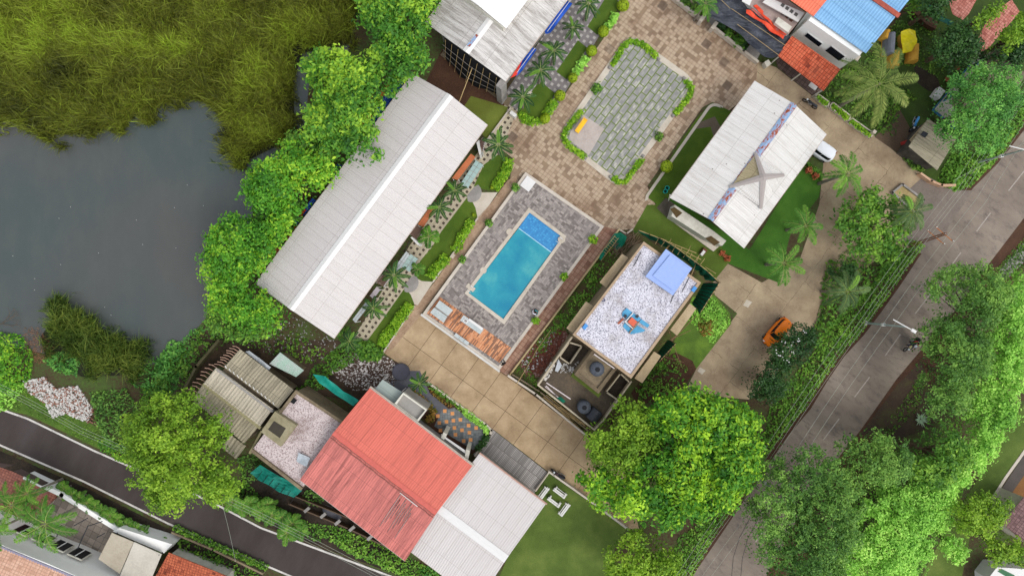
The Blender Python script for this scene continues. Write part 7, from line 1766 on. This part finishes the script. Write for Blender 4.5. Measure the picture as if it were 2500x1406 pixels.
for q, h, mt, l in (([(2280, 90), (2310, 60), (2360, 60), (2395, 100), (2385, 150), (2320, 175), (2275, 140)], 5, F_DARK, 'dark bushy tree nearest the yellow machines'),
                   ([(2350, 60), (2385, 45), (2440, 0), (2470, -20), (2460, 10), (2400, 70), (2370, 85)], 6, F_OLIVE, 'narrow yellow-green tree leaning along the pink paving'),
                   ([(2430, 110), (2460, 70), (2520, 20), (2520, 80), (2470, 130), (2440, 150)], 6, F_OLIVE, 'yellow-green tree at the right edge above the feathery tree'),
                   ([(2400, 140), (2440, 110), (2500, 110), (2510, 160), (2450, 165)], 4.5, F_DARK, 'dark tree behind the feathery tree'),
                   ([(2380, 110), (2400, 90), (2420, 100), (2410, 150), (2380, 160)], 4, F_DARK, 'small dark tree beside the pink paving strip'),
                   ([(2240, 20), (2270, -20), (2320, -20), (2320, 30), (2290, 60), (2250, 45)], 4.5, F_DARK, 'dark tree at the top edge right of the blue roof'),
                   ([(2210, 10), (2230, -20), (2260, -10), (2240, 40), (2215, 40)], 3, F_MID, 'small leafy tree touching the corner of the blue roof')):
    tree('garden_tree', l, q, h, 1.8, .75, 50, .16, mt, group=g, fill=10)
tarp('green_net', 'dark green shade net hanging between the top right trees', [(2248, 5), (2262, 0), (2300, 40), (2330, 55), (2320, 66), (2270, 40)], 3, plain('dull_green_net', '#174e40', 1, .8, .3), 'net', wave=.1)
tag(MB().prism(PP([(2228, 28), (2240, 12), (2290, 55), (2285, 72), (2262, 60)], .8), 0, .8).build('earth_bank', SOILR), kind='structure')
# shrubs and banks, masses nobody could count
VINEP = [(2440, 740), (2475, 690), (2520, 660), (2520, 960), (2450, 1080), (2400, 1160), (2340, 1250), (2290, 1330), (2240, 1410), (2200, 1440), (2010, 1440), (2060, 1300), (2110, 1200), (2190, 1170), (2290, 1120), (2350, 1040), (2400, 950), (2430, 840)]
out = [tuple(p[:2]) for p in PP(VINEP, 5)]
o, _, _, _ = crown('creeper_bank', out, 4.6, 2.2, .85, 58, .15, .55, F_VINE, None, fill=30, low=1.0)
tag(o, 'bank of pale green creeper smothering trees and a wall right of the main road', 'creeper', kind='stuff')
VG = [(2520, 200), (2500, 312), (2440, 390), (2370, 458), (2330, 466), (2290, 445), (2300, 420), (2330, 370), (2400, 365), (2480, 290)]
cover('verge_weeds', VG, 55, .2, F_VERGE, .7, 'weedy verge between the guard shed and the main road')
cover('verge_weeds', [(2250, 590), (2262, 600), (2236, 630), (2196, 690), (2145, 762), (2103, 818), (2055, 870), (2012, 930), (1970, 998), (1915, 1062), (1868, 1125), (1750, 1306), (1675, 1440), (1610, 1440), (1660, 1310), (1800, 1230), (1850, 1140), (1880, 1000), (1930, 930), (1990, 860), (2060, 760), (2110, 720), (2150, 650)], 60, .16, F_VERGE, .7, 'long green verge between the drive bushes and the main road')
cover('under_tree_growth', [(2020, 640), (2090, 600), (2200, 590), (2250, 590), (2200, 650), (2130, 720), (2070, 770), (2000, 850), (1960, 850), (2000, 780)], 34, .22, F_MID, 1.0, 'undergrowth below the open young tree', patch=.8)
cover('road_verge_grass', [(2520, 560), (2520, 640), (2440, 720), (2410, 690), (2440, 650)], 60, .14, F_WEED, .3, 'grass verge right of the main road at the top')
cover('shore_growth', [(330, 890), (400, 860), (440, 830), (470, 800), (500, 800), (470, 880), (420, 960), (340, 960), (310, 930)], 30, .18, F_FEATH, .8, 'bushy growth along the lower pond shore')
cover('clearing_weeds', [(2190, 1000), (2240, 930), (2270, 920), (2240, 1000), (2170, 1070), (2130, 1070)], 34, .16, F_WEED, .25, 'weeds in the litter strewn clearing', patch=.6)
cover('plot_weeds', [(1500, 640), (1480, 700), (1420, 740), (1370, 790), (1340, 800), (1330, 850), (1360, 800), (1400, 815), (1440, 740), (1500, 660)], 60, .15, F_WEED, .3, 'weeds along the left side of the construction house', patch=.7)
cover('plot_weeds', [(1260, 905), (1290, 890), (1320, 950), (1400, 1010), (1390, 1020), (1300, 950)], 50, .15, F_WEED, .25, 'weeds at the corner of the construction plot', patch=.6)
cover('plot_weeds', [(1560, 930), (1600, 880), (1640, 900), (1600, 950), (1560, 980)], 44, .17, F_WEED, .35, 'weeds below the right sunshade of the construction house', patch=.6)
cover('plot_weeds', [(1500, 575), (1520, 600), (1470, 700), (1440, 730), (1380, 800), (1330, 860), (1262, 905), (1300, 850)], 42, .17, F_VERGE, .3, 'patchy weeds all along the left of the construction plot', patch=.9)
cover('plot_weeds', [(1600, 880), (1640, 860), (1680, 900), (1640, 960), (1560, 990), (1550, 950)], 34, .17, F_VERGE, .3, 'patchy weeds round the bare soil', patch=1.0)
cover('rough_grass', [(1690, 730), (1745, 724), (1780, 765), (1783, 790), (1740, 840), (1700, 800), (1680, 780)], 60, .16, F_VINE, .3, 'bright tuft of rough grass beside the drive')
cover('dry_shrub', [(1705, 785), (1725, 775), (1745, 785), (1742, 815), (1720, 822), (1706, 806)], 80, .16, F_CROTON, .7, 'yellowing leafy heap on the rough grass')
cover('plot_undergrowth', [(2060, 160), (2110, 140), (2160, 150), (2240, 240), (2200, 260), (2190, 330), (2140, 328), (2080, 285), (2010, 235)], 42, .19, F_WEED, .5, 'undergrowth below the coconut palm', patch=.7)
cover('plot_grass', [(2110, 135), (2190, 50), (2290, 60), (2290, 130), (2330, 170), (2290, 190), (2240, 160), (2150, 170)], 40, .15, F_WEED, .25, 'shaded grass round the yellow machines', patch=.5)
cover('shore_growth', [(400, 880), (450, 830), (500, 790), (560, 830), (520, 860), (480, 900), (440, 950), (400, 970), (350, 960)], 38, .2, F_WEED, .9, 'dense growth on the pond bank beside the mossy wall', patch=.8)
cover('creeper_ground', [(730, 950), (760, 900), (840, 830), (870, 845), (870, 880), (800, 920), (790, 950), (740, 960), (680, 930), (650, 905)], 60, .17, F_MID, .8, 'bright creeper between the green shelter and the teal tarpaulin')
cover('rubbish_weeds', [(560, 830), (690, 790), (800, 860), (760, 890), (700, 880), (620, 850)], 18, .2, F_WEED, .5, 'patchy weeds on the littered ground below the long hall', patch=1.0)
cover('bank_shrubs', [(780, 1310), (760, 1280), (830, 1290), (960, 1345), (1010, 1370), (1100, 1420), (1160, 1440), (1040, 1440), (940, 1392), (860, 1360)], 55, .17, F_VERGE, .9, 'thick green verge between the salmon hall and the left road')
cover('bank_shrubs', [(540, 1200), (600, 1180), (640, 1220), (740, 1270), (790, 1300), (780, 1325), (640, 1275), (560, 1235)], 40, .19, F_MID, .7, 'growth under the dark fan palms above the left road')
cover('bank_shrubs', [(210, 960), (300, 950), (330, 1000), (300, 1050), (320, 1120), (250, 1085), (220, 1020)], 52, .17, F_RAIN, 1.6, 'dark thicket between the rubbish heap and the round tree')
cover('bank_shrubs', [(230, 1075), (290, 1080), (330, 1120), (300, 1135), (240, 1100)], 60, .18, F_BRIGHT, .8, 'bright weeds at the road edge below the dark thicket')
cover('bank_shrubs', [(-20, 810), (40, 820), (70, 870), (60, 930), (20, 960), (-20, 960)], 62, .18, F_BRIGHT2, 2.0, 'bright thicket at the left edge beside the dead twigs')
cover('bank_shrubs', [(-20, 930), (40, 920), (60, 940), (20, 1000), (-20, 1010)], 45, .18, F_VINE, .8, 'pale creeper at the left edge beside the road')
cover('bank_shrubs', [(95, 880), (150, 855), (190, 880), (180, 920), (130, 910)], 60, .18, F_FEATH, 1.2, 'soft green bush between the dead twigs and the reeds')
cover('bank_shrubs', [(340, 940), (400, 930), (410, 970), (380, 990), (335, 985)], 70, .13, F_BRIGHT, .9, 'small vivid bush above the round tree')
cover('bank_shrubs', [(380, 880), (410, 830), (440, 840), (440, 880), (425, 940), (385, 930), (360, 920)], 55, .19, F_FEATH, 1.5, 'blue green bushes at the pond edge')
cover('bank_shrubs', [(575, 1120), (620, 1110), (640, 1140), (630, 1170), (590, 1190)], 60, .15, F_RAIN, 1.2, 'dark bush between the round tree and the long green net')
cover('bank_shrubs', [(735, 1205), (760, 1195), (790, 1225), (770, 1240), (740, 1230)], 50, .17, F_RAIN, 1.1, 'dark shrub at the lower corner of the salmon roof')
cover('bank_shrubs', [(1030, 1440), (1020, 1385), (1060, 1390), (1160, 1440)], 50, .19, F_FEATH, 1.6, 'green shrubs below the pale hall at the bottom edge')
cover('roadside_shrubs', [(420, 1310), (470, 1325), (560, 1370), (640, 1400), (600, 1440), (540, 1410), (430, 1345)], 36, .18, F_MID, .7, 'shrubs behind the weathered wall at the bottom edge', patch=.6)
cover('dead_twigs', [(50, 800), (90, 800), (130, 850), (130, 880), (90, 890), (60, 860)], 60, .22, F_DRY, .6, 'tangle of brown dead twigs on the pond bank', asp=.08)
cover('verge_grass_tufts', [(0, 965), (60, 950), (250, 1060), (330, 1115), (240, 1092), (68, 1010), (0, 990)], 40, .12, F_WEED, .2, 'short grass along the left road', patch=.4)
debris('rubbish_heap', 'heap of white rubbish beside the left road', [(60, 930), (110, 920), (140, 950), (190, 940), (230, 1000), (215, 1030), (160, 1010), (130, 1020), (110, 980), (70, 960)], .02, 1500, .06, .24, WCH, h=.2)
debris('rubbish_heap', 'brown and pink scraps in the rubbish heap', [(60, 930), (110, 920), (140, 950), (190, 940), (230, 1000), (240, 1040), (160, 1010), (70, 960)], .03, 500, .06, .26, plain('brown_scrap', '#8a6454', 1, .9, .4), h=.2)
# reeds
REED = [(-150, -150), (895, -150), (885, 20), (870, 130), (780, 128), (742, 150), (740, 200), (748, 300), (705, 375), (650, 405), (600, 425), (550, 395), (525, 335), (490, 272), (440, 268), (400, 298), (350, 318), (300, 340), (240, 362), (180, 372), (120, 358), (70, 335), (-150, 330)]
reeds('reed_bed', REED, 150, F_REED, 1.7, .03, bright=((40, 100, 170, 60, .3), (320, 110, 150, 40, .32), (620, 210, 40, 90, .38), (80, 20, 160, 60, .16), (450, 120, 60, 30, .25), (640, 300, 50, 40, .25), (720, 60, 60, 60, .1)), label='wide bed of green and brown reeds standing in the pond')
reeds('reed_bed', [(75, 800), (100, 750), (140, 715), (180, 712), (205, 740), (215, 770), (270, 775), (330, 810), (385, 828), (370, 880), (330, 935), (230, 935), (180, 900), (120, 870)], 120, F_REEDD, 1.7, .03, bright=((280, 880, 90, 50, .22),), label='smaller darker reed clump at the lower pond bank', lean=(.35, .12))
reeds('stray_reeds', [(460, 335), (500, 345), (520, 380), (570, 420), (600, 440), (560, 430), (510, 390)], 20, F_REEDD, 1.2, .03, label='sparse reeds at the tip of the reed bed')
# floating specks
m = MB()
for i in range(18):
    p = P(rng.uniform(20, 560), rng.uniform(420, 800)); m.box(p, rng.uniform(0, 3), .06, .04, .004, .015)
tag(m.build('floating_specks', WHITE), 'tiny white scraps floating on the pond', 'litter', kind='stuff')
t = thing('dead_branch', 'bare dark branch lying in the shallows at the left edge of the pond', 'branch', P(20, 780))
def br(p, d, l, r, k_):
    q = p + d * l; MB.tube(mm, [p, (p + q) / 2 + Vector((rng.normal(0, .06), rng.normal(0, .06), 0)), q], [r, r * .8, r * .6], 5)
    if k_:
        for s_ in (-.6, .5, .1)[: 2 + (k_ > 2)]: br(q, Matrix.Rotation(s_ + rng.normal(0, .15), 3, 'Z') @ d, l * .7, r * .6, k_ - 1)
mm = MB(); br(P(-20, 800, .2), Vector((.93, .37, .05)), 1.3, .05, 4); mm.build('branches', BARK, t)
# agave rosette
t = thing('agave', 'pale spiky rosette plant in the clearing right of the road', 'agave', P(2246, 1022), 0)
Q = []
for k_ in range(26):
    a = k_ * 2.4; l = .55 + .35 * (k_ % 3) / 2; d = np.array([math.cos(a), math.sin(a), .25 + .3 * (k_ % 2)]); s_ = np.array([-d[1], d[0], 0]) * .06; p0 = np.array([0, 0, .1])
    Q.append([p0 - s_ * .6, p0 + d * l * .5 - s_ * 1.3, p0 + d * l, p0 + d * l * .5 + s_ * 1.3])
fast_mesh('leaves', np.array(Q).reshape(-1, 3), len(Q), np.full(len(Q), .6), foliage('agave_leaves', '#5c7460', '#8ca488', '#b8c8a4'), t)
MB().lathe((0, 0, 0), [(.1, 0), (.08, .15)], 8).build('stem', BARK, t, local=True)
